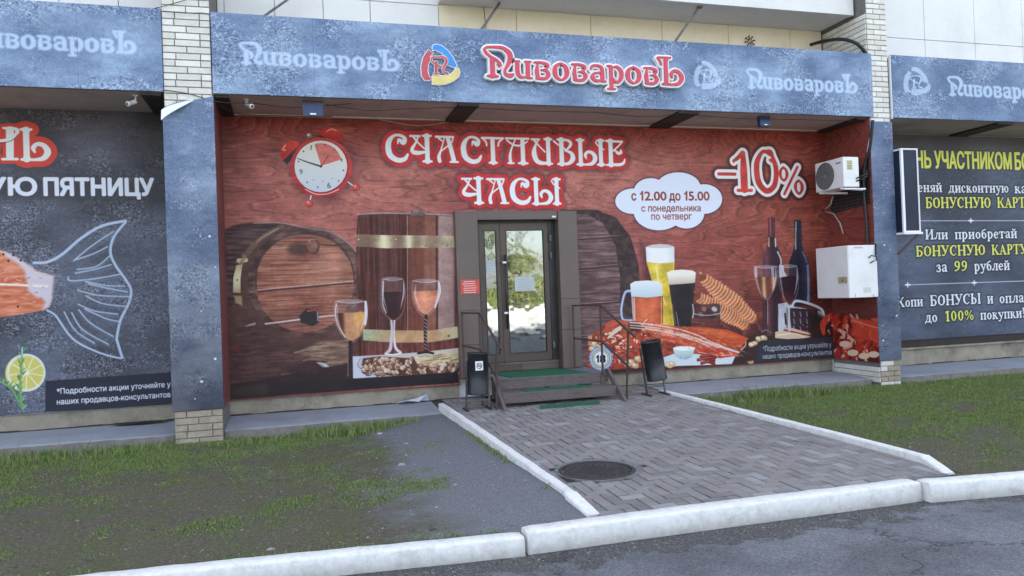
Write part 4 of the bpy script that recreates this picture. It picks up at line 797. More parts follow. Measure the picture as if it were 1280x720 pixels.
Z9 = (0, 140, 9.0)
def lh(wadd, c_):
    for q in ([(-60, 325, 30), (40, 320, 34), (140, 290, 34), (190, 240, 40), (190, 200, 40), (140, 185, 28), (60, 185, 26)], [(112, 200, 80), (112, 500, 76)], [(38, 180, 24), (150, 180, 28)], [(30, 530, 30), (196, 530, 30)], [(-60, 530, 30), (-40, 200, 60)]):
        cl.line(Z9, [(p[0], p[1], p[2]+wadd) for p in q], 10, c_)
lh(74, C(206, 70, 58)); lh(0, C(226, 228, 230))
cl.line(Z9, [(0, 352), (60, 345), (150, 310), (205, 250)], 6, C(90, 60, 60))
headline(cl, [('Ь', 25.5, 64, 201, 160)], [(0, C(226, 228, 230), 1.3, 1)])
WB = [(.013, C(220, 224, 238), 0, 1)]
cl.text('УЮ', (-16, 243.5), (45.5, 243.8), 222.3, WB); cl.text('ПЯТНИЦУ', (55.8, 243.8), (192, 244.6), 222.6, WB)
cl.poly(z7, [(-900, 40), (-300, 60), (0, 222), (60, 243), (130, 288), (200, 335), (285, 360), (288, 395), (275, 430), (275, 490), (262, 520), (235, 540), (120, 562), (0, 578), (-900, 640)], wood(C(196, 104, 74), C(226, 150, 120), 30, 6, 51), feather=2)
cl.poly(z7, [(-10, 222), (60, 243), (130, 288), (200, 335), (285, 360), (275, 490), (258, 525), (225, 540), (240, 500), (225, 480), (190, 470), (150, 440), (140, 380), (130, 330), (90, 290), (40, 262)], C(206, 206, 222), feather=7, alpha=.88)
cl.line(z7, [(-10, 404), (100, 408), (250, 415)], 12, C(236, 226, 220), alpha=.9)
for k in range(34): x = random.uniform(-5, 230); y = random.uniform(300, 500); cl.line(z7, [(x, y), (x+random.uniform(8, 24), y+random.uniform(-10, 10))], 5, random.choice([C(240, 210, 190), C(160, 70, 50), C(210, 120, 90)]), smooth=False, alpha=.6)
for x, y in ((45, 280), (18, 245), (95, 522), (110, 278), (70, 250)): cl.ell(z7, x, y, 6, 6, C(60, 40, 40))
TR = C(178, 192, 216)
Zt = lambda l: [(p[0], p[1]) if len(p) == 2 else (p[0], p[1]+160*4.2367) for p in l]
cl.line(z7, Zt([(180, 290), (250, 286), (330, 245), (430, 160), (540, 95), (665, 68)]), 15, TR)
cl.line(z7, Zt([(665, 75), (605, 150), (585, 230), (610, 300), (670, 385), (695, 440), (680, 510), (640, 590), (620, 680), (622, 30, 0), (648, 115, 0)]), 13, TR)
cl.line(z7, Zt([(250, 542), (295, 570), (350, 650), (395, 700), (460, 60, 0), (560, 100, 0), (640, 118, 0)]), 10, TR)
for q in ([(390, 280), (480, 205), (600, 125)], [(400, 275), (500, 240), (570, 205)], [(410, 325), (510, 310), (580, 255)], [(400, 345), (500, 325), (588, 300)], [(362, 365), (375, 385), (500, 375), (640, 350)], [(455, 390), (560, 410), (660, 414)], [(470, 402), (570, 425), (675, 444)], [(410, 434), (520, 462), (690, 470)], [(455, 465), (540, 505), (672, 522)], [(415, 510), (500, 545), (622, 562)], [(450, 535), (560, 585), (638, 602)], [(418, 540), (480, 610), (600, 680)], [(380, 555), (440, 645), (575, 722)], [(340, 550), (400, 650), (500, 715)]):
    cl.line(z7, q, 8, TR, alpha=.85)
    cl.line(z7, [(p[0]+6, p[1]+14) for p in q[1:]], 10, C(120, 140, 170), alpha=.35, feather=4, smooth=False)
# lemon and herb
cl.ell(z8, 118, 198, 92, 96, C(196, 186, 80)); cl.ell(z8, 138, 194, 104, 101, C(214, 222, 206)); cl.ell(z8, 140, 194, 90, 87, C(206, 196, 104), feather=3)
for k in range(9):
    a_ = k*2*math.pi/9+.2; cl.line(z8, [(142, 194), (142+88*math.cos(a_), 194+85*math.sin(a_))], 6, C(228, 226, 190), smooth=False)
cl.ell(z8, 142, 194, 12, 12, C(232, 230, 206))
r = random.Random(2)
def herb(pts, n):
    P_ = catmull(np.array(pts, float), False, 10)
    for i in range(n):
        p = P_[r.randrange(len(P_))]; a_ = r.uniform(-2.4, -.7); L = r.uniform(18, 42)
        cl.line(z8, [(p[0], p[1], 2), (p[0]+L*.5*math.cos(a_), p[1]+L*.5*math.sin(a_), 6), (p[0]+L*math.cos(a_), p[1]+L*math.sin(a_), 2)], 5, r.choice([C(70, 130, 90), C(110, 160, 110), C(150, 190, 140), C(50, 96, 70)]))
    cl.line(z8, pts, 9, C(116, 160, 104))
herb([(-10, 235), (30, 258), (65, 285), (95, 340), (122, 392)], 34); herb([(118, 380), (105, 280), (112, 180), (118, 70)], 70)
cl.line(z8, [(118, 60), (117, 110)], 7, C(160, 190, 200), smooth=False)
cl.poly(z8, [(240, 238), (1000, 185), (1000, 370), (240, 402)], C(46, 48, 62), feather=2)
cl.text('*Подробности акции уточняйте у', (71.3, 492.6), (213.4, 485.8), 485.6, [(.0015, C(226, 230, 240), 0, 1)])
cl.text('наших продавцов-консультантов', (71.3, 505.8), (213.2, 497.8), 498.8, [(.0015, C(226, 230, 240), 0, 1)])

# ---- right banner
cr = Canvas(9.3, 15.2, .285, 4.105, 150, WALLY, 'x')
im = crackle(cr.H, cr.W, 501, C(60, 65, 80), C(88, 97, 118), C(146, 158, 180), C(36, 38, 48), .5, 160)
VV = np.linspace(0, 1, cr.H)[:, None, None]
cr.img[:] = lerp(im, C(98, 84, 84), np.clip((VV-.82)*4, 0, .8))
k4 = lambda x, y: (1100+x/4.8, 150+y/4.8); k6 = lambda x, y: (1120+x/6., 300+y/6.)
YL = C(226, 226, 104); YD = C(150, 146, 60)
for s_, xa, xb in (('НЬ', 216, 307), ('УЧАСТНИКОМ', 330, 790), ('БОНУСНОЙ', 812, 1180)): cr.text(s_, k4(xa, 286+(xa-216)*.02), k4(xb, 286+(xb-216)*.02), k4(xa, 184+(xa-216)*.02)[1], [(.03, C(48, 50, 62), 2, .8), (.012, YL, 0, 1)])
def sertext(s_, L, R, top, col):
    u0, u1, v0, H = cr.fit_px(L, R, top); cr.glyphs(layout(s_, SER, .42, .03), u0, u1, v0, H, [(.028, C(40, 42, 54), 2.5, .8), (.004, col, 1.1, 1)])
WT = C(228, 232, 240)
sertext('еняй', k4(228, 431), k4(376, 432), k4(228, 372)[1], WT); sertext('дисконтную', k4(412, 434), k4(776, 437), k4(412, 374)[1], WT); sertext('карту', k4(808, 438), k4(1000, 440), k4(808, 378)[1], WT)
sertext('а', k4(206, 526), k4(242, 526), k4(206, 462)[1], WT); sertext('БОНУСНУЮ', k4(274, 528), k4(668, 524), k4(274, 464)[1], YL); sertext('КАРТУ', k4(704, 526), k4(916, 526), k4(704, 464)[1], YL)
cr.text('', k4(0, 0), k4(1, 1), 0, []) if False else None
def rule(pl, pr, d):
    a_, b_ = cr.px(*pl), cr.px(*pr); cr.strokes_p([np.array([[*a_, 1.1], [*b_, 1.1]])], C(190, 196, 208))
    for q in d:
        c_ = cr.px(*q); cr.strokes_p([np.array([[c_[0]-8, c_[1], 1.5], [c_[0], c_[1], 3.6], [c_[0]+8, c_[1], 1.5]]), np.array([[c_[0], c_[1]-6, 1.5], [c_[0], c_[1]+6, 1.5]])], WT)
rule(k4(150, 605), k4(1240, 603), [k4(545, 604)])
sertext('Или', k4(272, 716), k4(412, 714), k4(272, 658)[1], WT); sertext('приобретай', k4(450, 714), k4(826, 704), k4(450, 654)[1], WT)
sertext('БОНУСНУЮ', k6(150, 124), k6(674, 110), k6(150, 46)[1], YL); sertext('КАРТУ', k6(718, 110), k6(985, 102), k6(718, 36)[1], YL)
sertext('за', k6(303, 240), k6(390, 236), k6(303, 160)[1], WT); sertext('99', k6(436, 234), k6(542, 230), k6(436, 158)[1], YL); sertext('рублей', k6(588, 232), k6(858, 224), k6(588, 156)[1], WT)
rule(k6(70, 337), k6(1060, 304), [k6(88, 336), k6(587, 320)])
sertext('Копи', k6(8, 504), k6(207, 500), k6(8, 430)[1], WT); sertext('БОНУСЫ', k6(256, 494), k6(642, 484), k6(256, 416)[1], WT); sertext('и', k6(686, 476), k6(734, 474), k6(686, 396)[1], WT); sertext('оплати', k6(776, 474), k6(1060, 466), k6(776, 398)[1], WT)
sertext('до', k6(218, 618), k6(316, 612), k6(218, 540)[1], WT); sertext('100%', k6(368, 610), k6(592, 600), k6(368, 534)[1], YL); sertext('покупки!', k6(634, 598), k6(972, 586), k6(634, 524)[1], WT)

# ---- pillar wraps (printed pattern, paler above, dark slate towards the foot)
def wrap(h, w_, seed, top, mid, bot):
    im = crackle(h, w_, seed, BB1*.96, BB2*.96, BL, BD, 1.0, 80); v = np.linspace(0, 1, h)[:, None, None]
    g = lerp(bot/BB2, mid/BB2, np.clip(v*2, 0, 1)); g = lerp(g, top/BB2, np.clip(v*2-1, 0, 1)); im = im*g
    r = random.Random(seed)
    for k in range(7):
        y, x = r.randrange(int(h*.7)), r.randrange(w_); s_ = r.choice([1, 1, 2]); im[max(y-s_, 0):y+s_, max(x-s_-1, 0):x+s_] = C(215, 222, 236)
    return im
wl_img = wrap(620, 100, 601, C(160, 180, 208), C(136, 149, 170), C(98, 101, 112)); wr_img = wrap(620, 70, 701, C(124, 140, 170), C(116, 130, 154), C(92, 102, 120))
# ================================================================== SETTING
def pz(y): return -.062+(y-4.9)*.0165          # paving level, rising gently to the building

def ground_mat():
    m = bpy.data.materials.new('lawn_soil'); m.use_nodes = True; nt = m.node_tree; N = nt.nodes; L = nt.links; P = N['Principled BSDF']; P.inputs['Roughness'].default_value = .95; P.inputs['Specular IOR Level'].default_value = .15
    geo = N.new('ShaderNodeNewGeometry'); sep = N.new('ShaderNodeSeparateXYZ'); L.new(geo.outputs['Position'], sep.inputs[0])
    def noise(sc, det=6, ro=.6):
        n = N.new('ShaderNodeTexNoise'); n.inputs['Scale'].default_value = sc; n.inputs['Detail'].default_value = det; n.inputs['Roughness'].default_value = ro; L.new(geo.outputs['Position'], n.inputs['Vector']); return n.outputs['Fac']
    def ramp(f, p0, c0, p1, c1):
        r = N.new('ShaderNodeValToRGB'); r.color_ramp.elements[0].position = p0; r.color_ramp.elements[1].position = p1; r.color_ramp.elements[0].color = c0; r.color_ramp.elements[1].color = c1; L.new(f, r.inputs[0]); return r.outputs[0]
    def mix(f, a, b):
        x = N.new('ShaderNodeMix'); x.data_type = 'RGBA'; L.new(f, x.inputs['Factor']); L.new(a, x.inputs['A']); L.new(b, x.inputs['B']); return x.outputs['Result']
    soil = ramp(noise(35), .3, (.07, .058, .05, 1), .75, (.18, .152, .128, 1)); green = ramp(noise(45), .3, (.06, .078, .03, 1), .7, (.13, .145, .06, 1))
    g = mix(ramp(noise(2.6, 9, .8), .42, (0, 0, 0, 1), .68, (1, 1, 1, 1)), soil, green)
    grav = ramp(noise(60, 6, 1.0), .38, (.07, .071, .08, 1), .68, (.33, .335, .37, 1))
    a = N.new('ShaderNodeMath'); a.operation = 'MULTIPLY_ADD'; L.new(noise(1.8, 8, .65), a.inputs[0]); a.inputs[1].default_value = 1.8; L.new(sep.outputs[0], a.inputs[2])
    mr = N.new('ShaderNodeMapRange'); mr.inputs[1].default_value = 1.45; mr.inputs[2].default_value = 1.95; L.new(a.outputs[0], mr.inputs[0])
    cut = N.new('ShaderNodeMath'); cut.operation = 'LESS_THAN'; L.new(sep.outputs[0], cut.inputs[0]); cut.inputs[1].default_value = 3.0
    mm = N.new('ShaderNodeMath'); mm.operation = 'MULTIPLY'; L.new(mr.outputs[0], mm.inputs[0]); L.new(cut.outputs[0], mm.inputs[1])
    # bare earth edge beside the right kerb
    L.new(mix(mm.outputs[0], g, grav), P.inputs['Base Color'])
    bp = N.new('ShaderNodeBump'); bp.inputs['Strength'].default_value = .7; bp.inputs['Distance'].default_value = .012; L.new(noise(70, 6, .7), bp.inputs['Height']); L.new(bp.outputs[0], P.inputs['Normal'])
    return m
M_lawn = ground_mat()
def asphalt_mat():
    m = bpy.data.materials.new('worn_asphalt'); m.use_nodes = True; nt = m.node_tree; N = nt.nodes; L = nt.links; P = N['Principled BSDF']; P.inputs['Roughness'].default_value = .8; P.inputs['Specular IOR Level'].default_value = .3
    geo = N.new('ShaderNodeNewGeometry'); sep = N.new('ShaderNodeSeparateXYZ'); L.new(geo.outputs['Position'], sep.inputs[0])
    def noise(sc, det=6, ro=.6):
        n = N.new('ShaderNodeTexNoise'); n.inputs['Scale'].default_value = sc; n.inputs['Detail'].default_value = det; n.inputs['Roughness'].default_value = ro; L.new(geo.outputs['Position'], n.inputs['Vector']); return n.outputs
    def ramp(f, p0, c0, p1, c1):
        r = N.new('ShaderNodeValToRGB'); r.color_ramp.elements[0].position = p0; r.color_ramp.elements[1].position = p1; r.color_ramp.elements[0].color = c0; r.color_ramp.elements[1].color = c1; L.new(f, r.inputs[0]); return r.outputs[0]
    def mix(f, a, b, t='MIX'):
        x = N.new('ShaderNodeMix'); x.data_type = 'RGBA'; x.blend_type = t; L.new(f, x.inputs['Factor']); L.new(a, x.inputs['A']); L.new(b, x.inputs['B']); return x.outputs['Result']
    base = ramp(noise(70, 5, 1.0)['Fac'], .40, (.075, .077, .09, 1), .64, (.33, .335, .37, 1))
    big = ramp(noise(1.3, 6, .65)['Fac'], .4, (.62, .62, .62, 1), .62, (1, 1, 1, 1)); base2 = N.new('ShaderNodeMix'); base2.data_type = 'RGBA'; base2.blend_type = 'MULTIPLY'; base2.inputs['Factor'].default_value = 1; L.new(base, base2.inputs['A']); L.new(big, base2.inputs['B'])
    dirt = ramp(noise(55, 5, 1.0)['Fac'], .42, (.022, .02, .021, 1), .66, (.22, .21, .205, 1))
    # dirt collects along the kerb
    a = N.new('ShaderNodeMath'); a.operation = 'MULTIPLY_ADD'; L.new(noise(3.2, 8, .75)['Fac'], a.inputs[0]); a.inputs[1].default_value = 1.5; L.new(sep.outputs[1], a.inputs[2])
    mr = N.new('ShaderNodeMapRange'); mr.inputs[1].default_value = 5.16; mr.inputs[2].default_value = 5.22; L.new(a.outputs[0], mr.inputs[0])
    c = mix(mr.outputs[0], base2.outputs['Result'], dirt)
    vec = N.new('ShaderNodeMix'); vec.data_type = 'RGBA'; vec.blend_type = 'ADD'; vec.inputs['Factor'].default_value = .9; L.new(geo.outputs['Position'], vec.inputs['A']); L.new(noise(2.2, 5, .6)['Color'], vec.inputs['B'])
    v = N.new('ShaderNodeTexVoronoi'); v.feature = 'DISTANCE_TO_EDGE'; v.inputs['Scale'].default_value = .42; L.new(vec.outputs['Result'], v.inputs['Vector'])
    ck = ramp(v.outputs['Distance'], .001, (.8, .8, .8, 1), .005, (0, 0, 0, 1)); dk_ = N.new('ShaderNodeRGB'); dk_.outputs[0].default_value = (.03, .028, .03, 1)
    c = mix(ck, c, dk_.outputs[0]); L.new(c, P.inputs['Base Color'])
    bp = N.new('ShaderNodeBump'); bp.inputs['Strength'].default_value = .6; bp.inputs['Distance'].default_value = .008; L.new(noise(130, 4, .8)['Fac'], bp.inputs['Height'])
    bp2 = N.new('ShaderNodeBump'); bp2.inputs['Strength'].default_value = .5; bp2.inputs['Distance'].default_value = .02; bp2.invert = True; L.new(ck, bp2.inputs['Height']); L.new(bp.outputs[0], bp2.inputs['Normal']); L.new(bp2.outputs[0], P.inputs['Normal'])
    return m
M_road = asphalt_mat()
M_far = mat('pale_sunlit_concrete', (.42, .41, .39), (.5, .49, .47), 1.5, .85)
M_fargrass = mat('spring_grass', (.10, .14, .02), (.16, .2, .03), 2, .95)

def grid_sheet(name, x0, x1, y0, y1, nx, ny, zf, m, kind='structure', parent=None):
    xs = np.linspace(x0, x1, nx); ys = np.linspace(y0, y1, ny); vs = [(x, y, zf(x, y)) for y in ys for x in xs]
    fs = [(j*nx+i, j*nx+i+1, (j+1)*nx+i+1, (j+1)*nx+i) for j in range(ny-1) for i in range(nx-1)]
    b = MB(); b.sm = True; b.add(vs, fs); o = b.build(name, m, parent); tag(o, kind=kind) if parent is None else None; return o
def hn(x, y, s=1.0): return math.sin(x*3.1*s+1.3*math.sin(y*2.3*s))*.5+math.sin(y*4.7*s+x*1.9*s)*.3+math.sin(x*9.3*s+y*7.1*s)*.2

grid_sheet('ground', -300, 300, -300, 300, 2, 2, lambda x, y: -.30, M_fargrass)
grid_sheet('road', -60, 60, -9, 6.2, 60, 14, lambda x, y: -.178, M_road)
grid_sheet('far_pavement', -60, 60, -26, -9, 2, 2, lambda x, y: -.10, M_far)
def lz(x, y):
    b = -.075-(y-4.9)*.016
    if x < 2: b += .055*min(max((x-.7)/1.1, 0), 1)*min(max((y-5.0)/.5, 0), 1)+.05*min(max((x-.9)/1, 0), 1)*min(max((y-7)/3, 0), 1)
    return b+.010*hn(x, y)*(1 if x < 1.6 or x > 5.5 else .3)
def kback(x):
    return np.where(x < 1.38, 4.815-.083*(x-1.375), np.where(x > 4.56, 4.78-.12*(np.minimum(x, 8)-4.56), 4.85))
def lawn_sheet(x0, x1):
    xs = np.linspace(x0, x1, 150); vs = []
    for t in np.linspace(0, 1, 50):
        for x in xs: y = float(kback(x))+t*(10.16-float(kback(x))); vs.append((x, y, lz(x, y)))
    b = MB(); b.sm = True; b.add(vs, [(j*150+i, j*150+i+1, (j+1)*150+i+1, (j+1)*150+i) for j in range(49) for i in range(149)]); tag(b.build('lawn', M_lawn), kind='structure')
lawn_sheet(-14, 1.93); lawn_sheet(5.04, 22)

# paving: sand bed with laid pavers
M_pv = [mat('grey_paver', (.25, .232, .228), (.20, .184, .182), 9, .85, .35, 70, dirt=(.36, .36, .39), dscale=1.1, damt=.42),
        mat('warm_grey_paver', (.262, .238, .23), (.205, .184, .18), 9, .85, .35, 70, dirt=(.36, .36, .39), dscale=1.1, damt=.42),
        mat('dark_grey_paver', (.205, .19, .19), (.165, .152, .152), 9, .85, .35, 70, dirt=(.34, .34, .37), dscale=1.1, damt=.4),
        mat('pale_grey_paver', (.32, .305, .31), (.265, .25, .253), 9, .85, .35, 70, dirt=(.38, .38, .41), dscale=1.1, damt=.4)]
M_sand = mat('joint_dirt', (.022, .02, .02), (.04, .036, .034), 30, .95, .4, 90)
M_cem = mat('cement_fillet', (.20, .195, .20), (.14, .137, .145), 6, .9, .5, 60, dirt=(.12, .11, .11), dscale=4, damt=.5)
pave = grid_sheet('pavement', 1.93, 5.17, 4.86, 11.0, 8, 30, lambda x, y: pz(y)-.012, M_sand)
CX, CY = 2.47, 6.15
U_ = .104; cells = []
for j in range(-2, 62):
    for i in range(-1, 34):
        d = (i-j) % 4
        if d == 0: cells.append((i*U_, j*U_, 2*U_, U_))
        elif d == 3: cells.append((i*U_, j*U_, U_, 2*U_))
pm = {}
def paver_mesh(w_, h_, k):
    key = (round(w_, 3), round(h_, 3), k)
    if key not in pm:
        g = .0048; b = .006; a0, a1, b0, b1 = -w_/2+g, w_/2-g, -h_/2+g, h_/2-g
        vs = [(a0, b0, -.03), (a1, b0, -.03), (a1, b1, -.03), (a0, b1, -.03), (a0, b0, -.004), (a1, b0, -.004), (a1, b1, -.004), (a0, b1, -.004), (a0+b, b0+b, 0), (a1-b, b0+b, 0), (a1-b, b1-b, 0), (a0+b, b1-b, 0)]
        fs = [(8, 9, 10, 11)]+[(i, (i+1) % 4, 4+(i+1) % 4, 4+i) for i in range(4)]+[(4+i, 4+(i+1) % 4, 8+(i+1) % 4, 8+i) for i in range(4)]
        me = bpy.data.meshes.new('paver'); me.from_pydata(vs, [], fs); me.materials.append(M_pv[k]); pm[key] = me
    return pm[key]
rp = random.Random(9); lst = []
X0, Y0, XE = 2.0, 4.95, 5.09
for (x, y, w_, h_) in cells:
    a0, a1, b0, b1 = max(x, 0), min(x+w_, XE-X0), max(y, 0), min(y+h_, 5.9)
    if a1-a0 < .03 or b1-b0 < .03: continue
    cx, cy = X0+(a0+a1)/2, Y0+(b0+b1)/2
    if (cx-CX)**2+(cy-CY)**2 < .375**2: continue
    if cy > 10.15 and 2.6 < cx < 4.2: continue
    lst.append((cx, cy, a1-a0, b1-b0))
lst.sort(key=lambda t: t[1]-.15*t[0])
far = MB()
for n, (cx, cy, w_, h_) in enumerate(lst):
    k = rp.choices([0, 1, 2, 3], [4, 4, 1.6, 1.0])[0]; me = paver_mesh(w_, h_, k); z = pz(cy)+rp.uniform(-.003, .0025); rz = rp.uniform(-.012, .012); jx, jy = rp.uniform(-.002, .002), rp.uniform(-.002, .002)
    if n < 298:
        o = bpy.data.objects.new('paver', me); COL.objects.link(o); o.parent = pave; o.location = (cx+jx, cy+jy, z); o.rotation_euler = (.0165+rp.uniform(-.01, .01), rp.uniform(-.01, .01), rz)
    else:
        M4 = Matrix.Translation((cx+jx, cy+jy, z)) @ Matrix.Rotation(rz, 4, 'Z') @ Matrix.Rotation(.0165+rp.uniform(-.01, .01), 4, 'X'); far.cur = k
        far.add([M4 @ v.co for v in me.vertices], [list(p.vertices) for p in me.polygons])
o = far.build('pavers_beyond', M_pv, pave, fix=False); tag(o, kind='stuff')
# cement collar and fillet (parts of the pavement)
b = MB(); n = 40; rr_ = random.Random(3); inn = [(CX+.335*math.cos(2*math.pi*i/n), CY+.335*math.sin(2*math.pi*i/n)) for i in range(n)]; outr = [(CX+(.375+.035*math.cos(2*math.pi*i/n-.6)+rr_.uniform(-.02, .03))*math.cos(2*math.pi*i/n), CY+(.375+.035*math.cos(2*math.pi*i/n-.6)+rr_.uniform(-.02, .03))*math.sin(2*math.pi*i/n)) for i in range(n)]
b.add([(x, y, pz(y)+.004) for x, y in inn]+[(x, y, pz(y)+.0045) for x, y in outr]+[(x, y, pz(y)-.01) for x, y in outr], [[i, (i+1) % n, n+(i+1) % n, n+i] for i in range(n)]+[[n+i, n+(i+1) % n, 2*n+(i+1) % n, 2*n+i] for i in range(n)]); b.build('cement_collar', M_cem, pave)
b = MB(); b.hexa([(1.95, 4.86, -.09), (4.95, 4.86, -.09), (5.0, 4.955, -.09), (1.95, 4.955, -.09)], [(1.95, 4.86, -.052), (4.95, 4.86, -.052), (5.0, 4.955, -.060), (1.95, 4.955, -.060)]); b.build('cement_fillet', M_cem, pave)
mh = empty('manhole_cover', (CX, CY, pz(CY)), 'round dark cast iron manhole cover set in the brick paving', 'manhole cover')
b = MB(); b.lathe([(0, .002), (.27, .002), (.272, .006), (.285, .006), (.287, -.004), (.30, -.004)], (CX, CY, pz(CY)), n=40); b.build('lid', M_iron, mh)
b = MB(); b.lathe([(.302, -.01), (.302, .008), (.33, .008), (.336, -.01)], (CX, CY, pz(CY)), n=40); b.build('rim', M_iron, mh)
b = MB()
for k in range(24):
    a_ = 2*math.pi*k/24; r0, r1 = .20, .262
    b.bar((CX+r0*math.cos(a_), CY+r0*math.sin(a_), pz(CY)+.004), (CX+r1*math.cos(a_), CY+r1*math.sin(a_), pz(CY)+.004), .016, .008)
for i in range(-6, 7):
    for j in range(-6, 7):
        if (i*i+j*j)*.028**2 < .175**2: x, y = CX+i*.028, CY+j*.028; b.box(x-.008, x+.008, y-.008, y+.008, pz(CY), pz(CY)+.006)
b.build('raised_pattern', M_iron, mh)

# kerbs
def kerb_stone(parent, x0, x1, yf, yb, zb, zt, seed, name='kerb_stone', skew=0, xr=0):
    r = random.Random(seed); n = max(int((x1-x0)/.06), 6); prof = [(yf, zb), (yf+.003, zt-.018), (yf+.009, zt-.005), (yf+.02, zt), (yb-.012, zt+.001), (yb, zt-.012), (yb, zb)]
    b = MB(); b.sm = True; m = len(prof); ph = r.uniform(0, 9)
    for i in range(n+1):
        x = x0+(x1-x0)*i/n; w1 = .003*math.sin(x*2.1+ph)+.0012*math.sin(x*17+ph)+r.uniform(-.0015, .0015)
        e = 1 if i in (0, n) else 0
        for k, (y, z) in enumerate(prof):
            chip = r.uniform(-.004, .004) if k in (1, 2, 3) else 0
            b.v.append((x, y+w1+chip*.7+(.008 if e and k in (1, 2) else 0), z+(w1*.5+chip*.5-(.006 if e else 0) if 0 < k < 6 else 0)))
    for i in range(n):
        for k in range(m): b.f.append([i*m+k, (i+1)*m+k, (i+1)*m+(k+1) % m, i*m+(k+1) % m]); b.mi.append(0); b.smooth.append(k < m-1)
    b.f.append(list(range(m))); b.mi.append(0); b.smooth.append(False); b.f.append([n*m+k for k in range(m)]); b.mi.append(0); b.smooth.append(False)
    b.v = [(v[0], v[1]+skew*(v[0]-xr), v[2]) for v in b.v]
    return b.build(name, M_kerb, parent)
fk = empty('road_kerb', (0, 0, 0), kind='structure')
KL = dict(skew=-.083, xr=1.375); KR = dict(skew=-.12, xr=4.56)
for k in range(4): kerb_stone(fk, -1.60-2.99*k, 1.375-2.99*k, 4.70, 4.835, -.21, -.052-.002*(k > 0), 3+10*k, **KL)
kerb_stone(fk, 1.40, 4.535, 4.715, 4.865, -.21, -.030, 4)
kerb_stone(fk, 4.56, 7.45, 4.655, 4.80, -.21, -.030, 5, **KR); kerb_stone(fk, 7.47, 10.45, 4.30, 4.445, -.21, -.034, 6); kerb_stone(fk, 10.47, 13.45, 4.29, 4.435, -.21, -.036, 7)
def side_kerb(name, pts, wd, label):
    root = empty(name, (0, 0, 0), kind='structure'); n = len(pts); w0_ = wd
    for i in range(n-1):
        wd = w0_*(1.25 if i == n-2 else 1)
        (x0, y0, z0), (x1, y1, z1) = pts[i], pts[i+1]; b = MB(); b.sm = False; y1 = y1+(.004 if i < n-2 else 0); k = 8
        vs = []; fs = []
        for q in range(k+1):
            t = q/k; x, y, z = lerp(x0, x1, t), lerp(y0, y1, t), lerp(z0, z1, t); e = .003*math.sin(y*9)+random.uniform(-.002, .002)
            vs += [(x-wd/2+e, y, -.14), (x-wd/2+e, y, z-.01), (x-wd/2+.01+e, y, z), (x+wd/2-.01+e, y, z), (x+wd/2+e, y, z-.01), (x+wd/2+e, y, -.14)]
        for q in range(k):
            for s_ in range(6): fs.append([q*6+s_, (q+1)*6+s_, (q+1)*6+(s_+1) % 6, q*6+(s_+1) % 6])
        fs += [[0, 1, 2, 3, 4, 5], [k*6+s_ for s_ in range(6)]]
        b.add(vs, fs); b.build('kerb_stone', M_kerb, root)
    return root
side_kerb('path_kerb', [(1.905, 10.35, .055), (1.92, 9.2, .046), (1.935, 8.1, .034), (1.945, 7.05, .022), (1.955, 6.1, .012), (1.96, 5.40, .006), (1.975, 5.0, -.058)], .082, '')
side_kerb('path_kerb', [(5.09, 10.05, .05), (5.10, 9.1, .046), (5.12, 8.1, .034), (5.14, 7.1, .022), (5.155, 6.15, .012), (5.14, 5.30, .004), (5.02, 4.93, -.056)], .082, '')

# smooth concrete apron along the wall
def apron(x0, x1):
    n = max(int((x1-x0)/.12), 4); b = MB(); r = random.Random(int(x0*10)); prof = [(11.05, .004), (10.5, -.022), (10.15, -.048), (10.12, -.058), (10.10, -.17)]; b.sm = False
    for i in range(n+1):
        x = x0+(x1-x0)*i/n; e = r.uniform(-.012, .012)+.015*math.sin(x*1.7)
        for k, (y, z) in enumerate(prof): b.v.append((x, y+(e if k > 1 else 0), z+(r.uniform(-.004, .004) if k > 1 else 0)))
    for i in range(n):
        for k in range(4): b.f.append([i*5+k, i*5+k+1, (i+1)*5+k+1, (i+1)*5+k]); b.mi.append(0 if k < 3 else 1); b.smooth.append(False)
    o = b.build('apron', [M_strip, M_stripe]); tag(o, kind='structure')
apron(-16, -1.46); apron(-.88, 1.87); apron(5.14, 8.84); apron(9.28, 24)

# ================================================================== THE BUILDING
bld = empty('apartment_building', (0, 11, 0), 'pale panelled apartment block with white brick pillars above the dark shop signs', 'building')
b = MB(); b.box(-24, 34, 11.26, 24, -.3, 27); b.box(-24, 2.2, 11.06, 11.25, -.3, 5.25); b.box(4.3, 34, 11.06, 11.25, -.3, 5.25); b.box(2.2, 4.3, 11.06, 11.25, 2.72, 5.25); b.box(2.2, 4.3, 11.06, 11.25, -.3, .35); b.box(-24, 34, 11.06, 11.25, 5.252, 27); b.build('wall', M_tile, bld)
b = MB(); b.box(2.2, 4.3, 11.252, 11.256, .352, 2.718); b.build('doorway_back', M_dark, bld)
def plinth(x0, x1, z1):
    n = int((x1-x0)/.25); b = MB(); 
    b.box(x0, x1, 11.035, 11.058, -.2, z1); b.build('plinth', M_plinth, bld)
plinth(-16, -1.46, .205); plinth(-.9, 2.3, .212); plinth(4.24, 8.84, .212); plinth(9.28, 24, .28)
def panels(xs, z0, z1, m):
    for a_, c_ in zip(xs[:-1], xs[1:]):
        b = MB(); b.bevbox(a_+.004, c_-.004, 11.0, 11.055, z0, z1, .004); b.build('facade_panel', m, bld)
lx = [-4.75, -4.1, -3.45, -2.8, -2.1, -1.45]
panels(lx, 5.25, 5.818, M_tile); panels(lx, 5.826, 7.4, M_tile)
lx = [-.88, -.79, -.129, .53, 1.19, 2.19]; panels(lx, 5.25, 5.818, M_tile); panels(lx, 5.826, 7.4, M_tile)
lx = [2.19, 3.388, 4.6, 5.83, 7.04, 8.227, 8.86]; panels(lx, 5.25, 5.835, M_warm_shade)
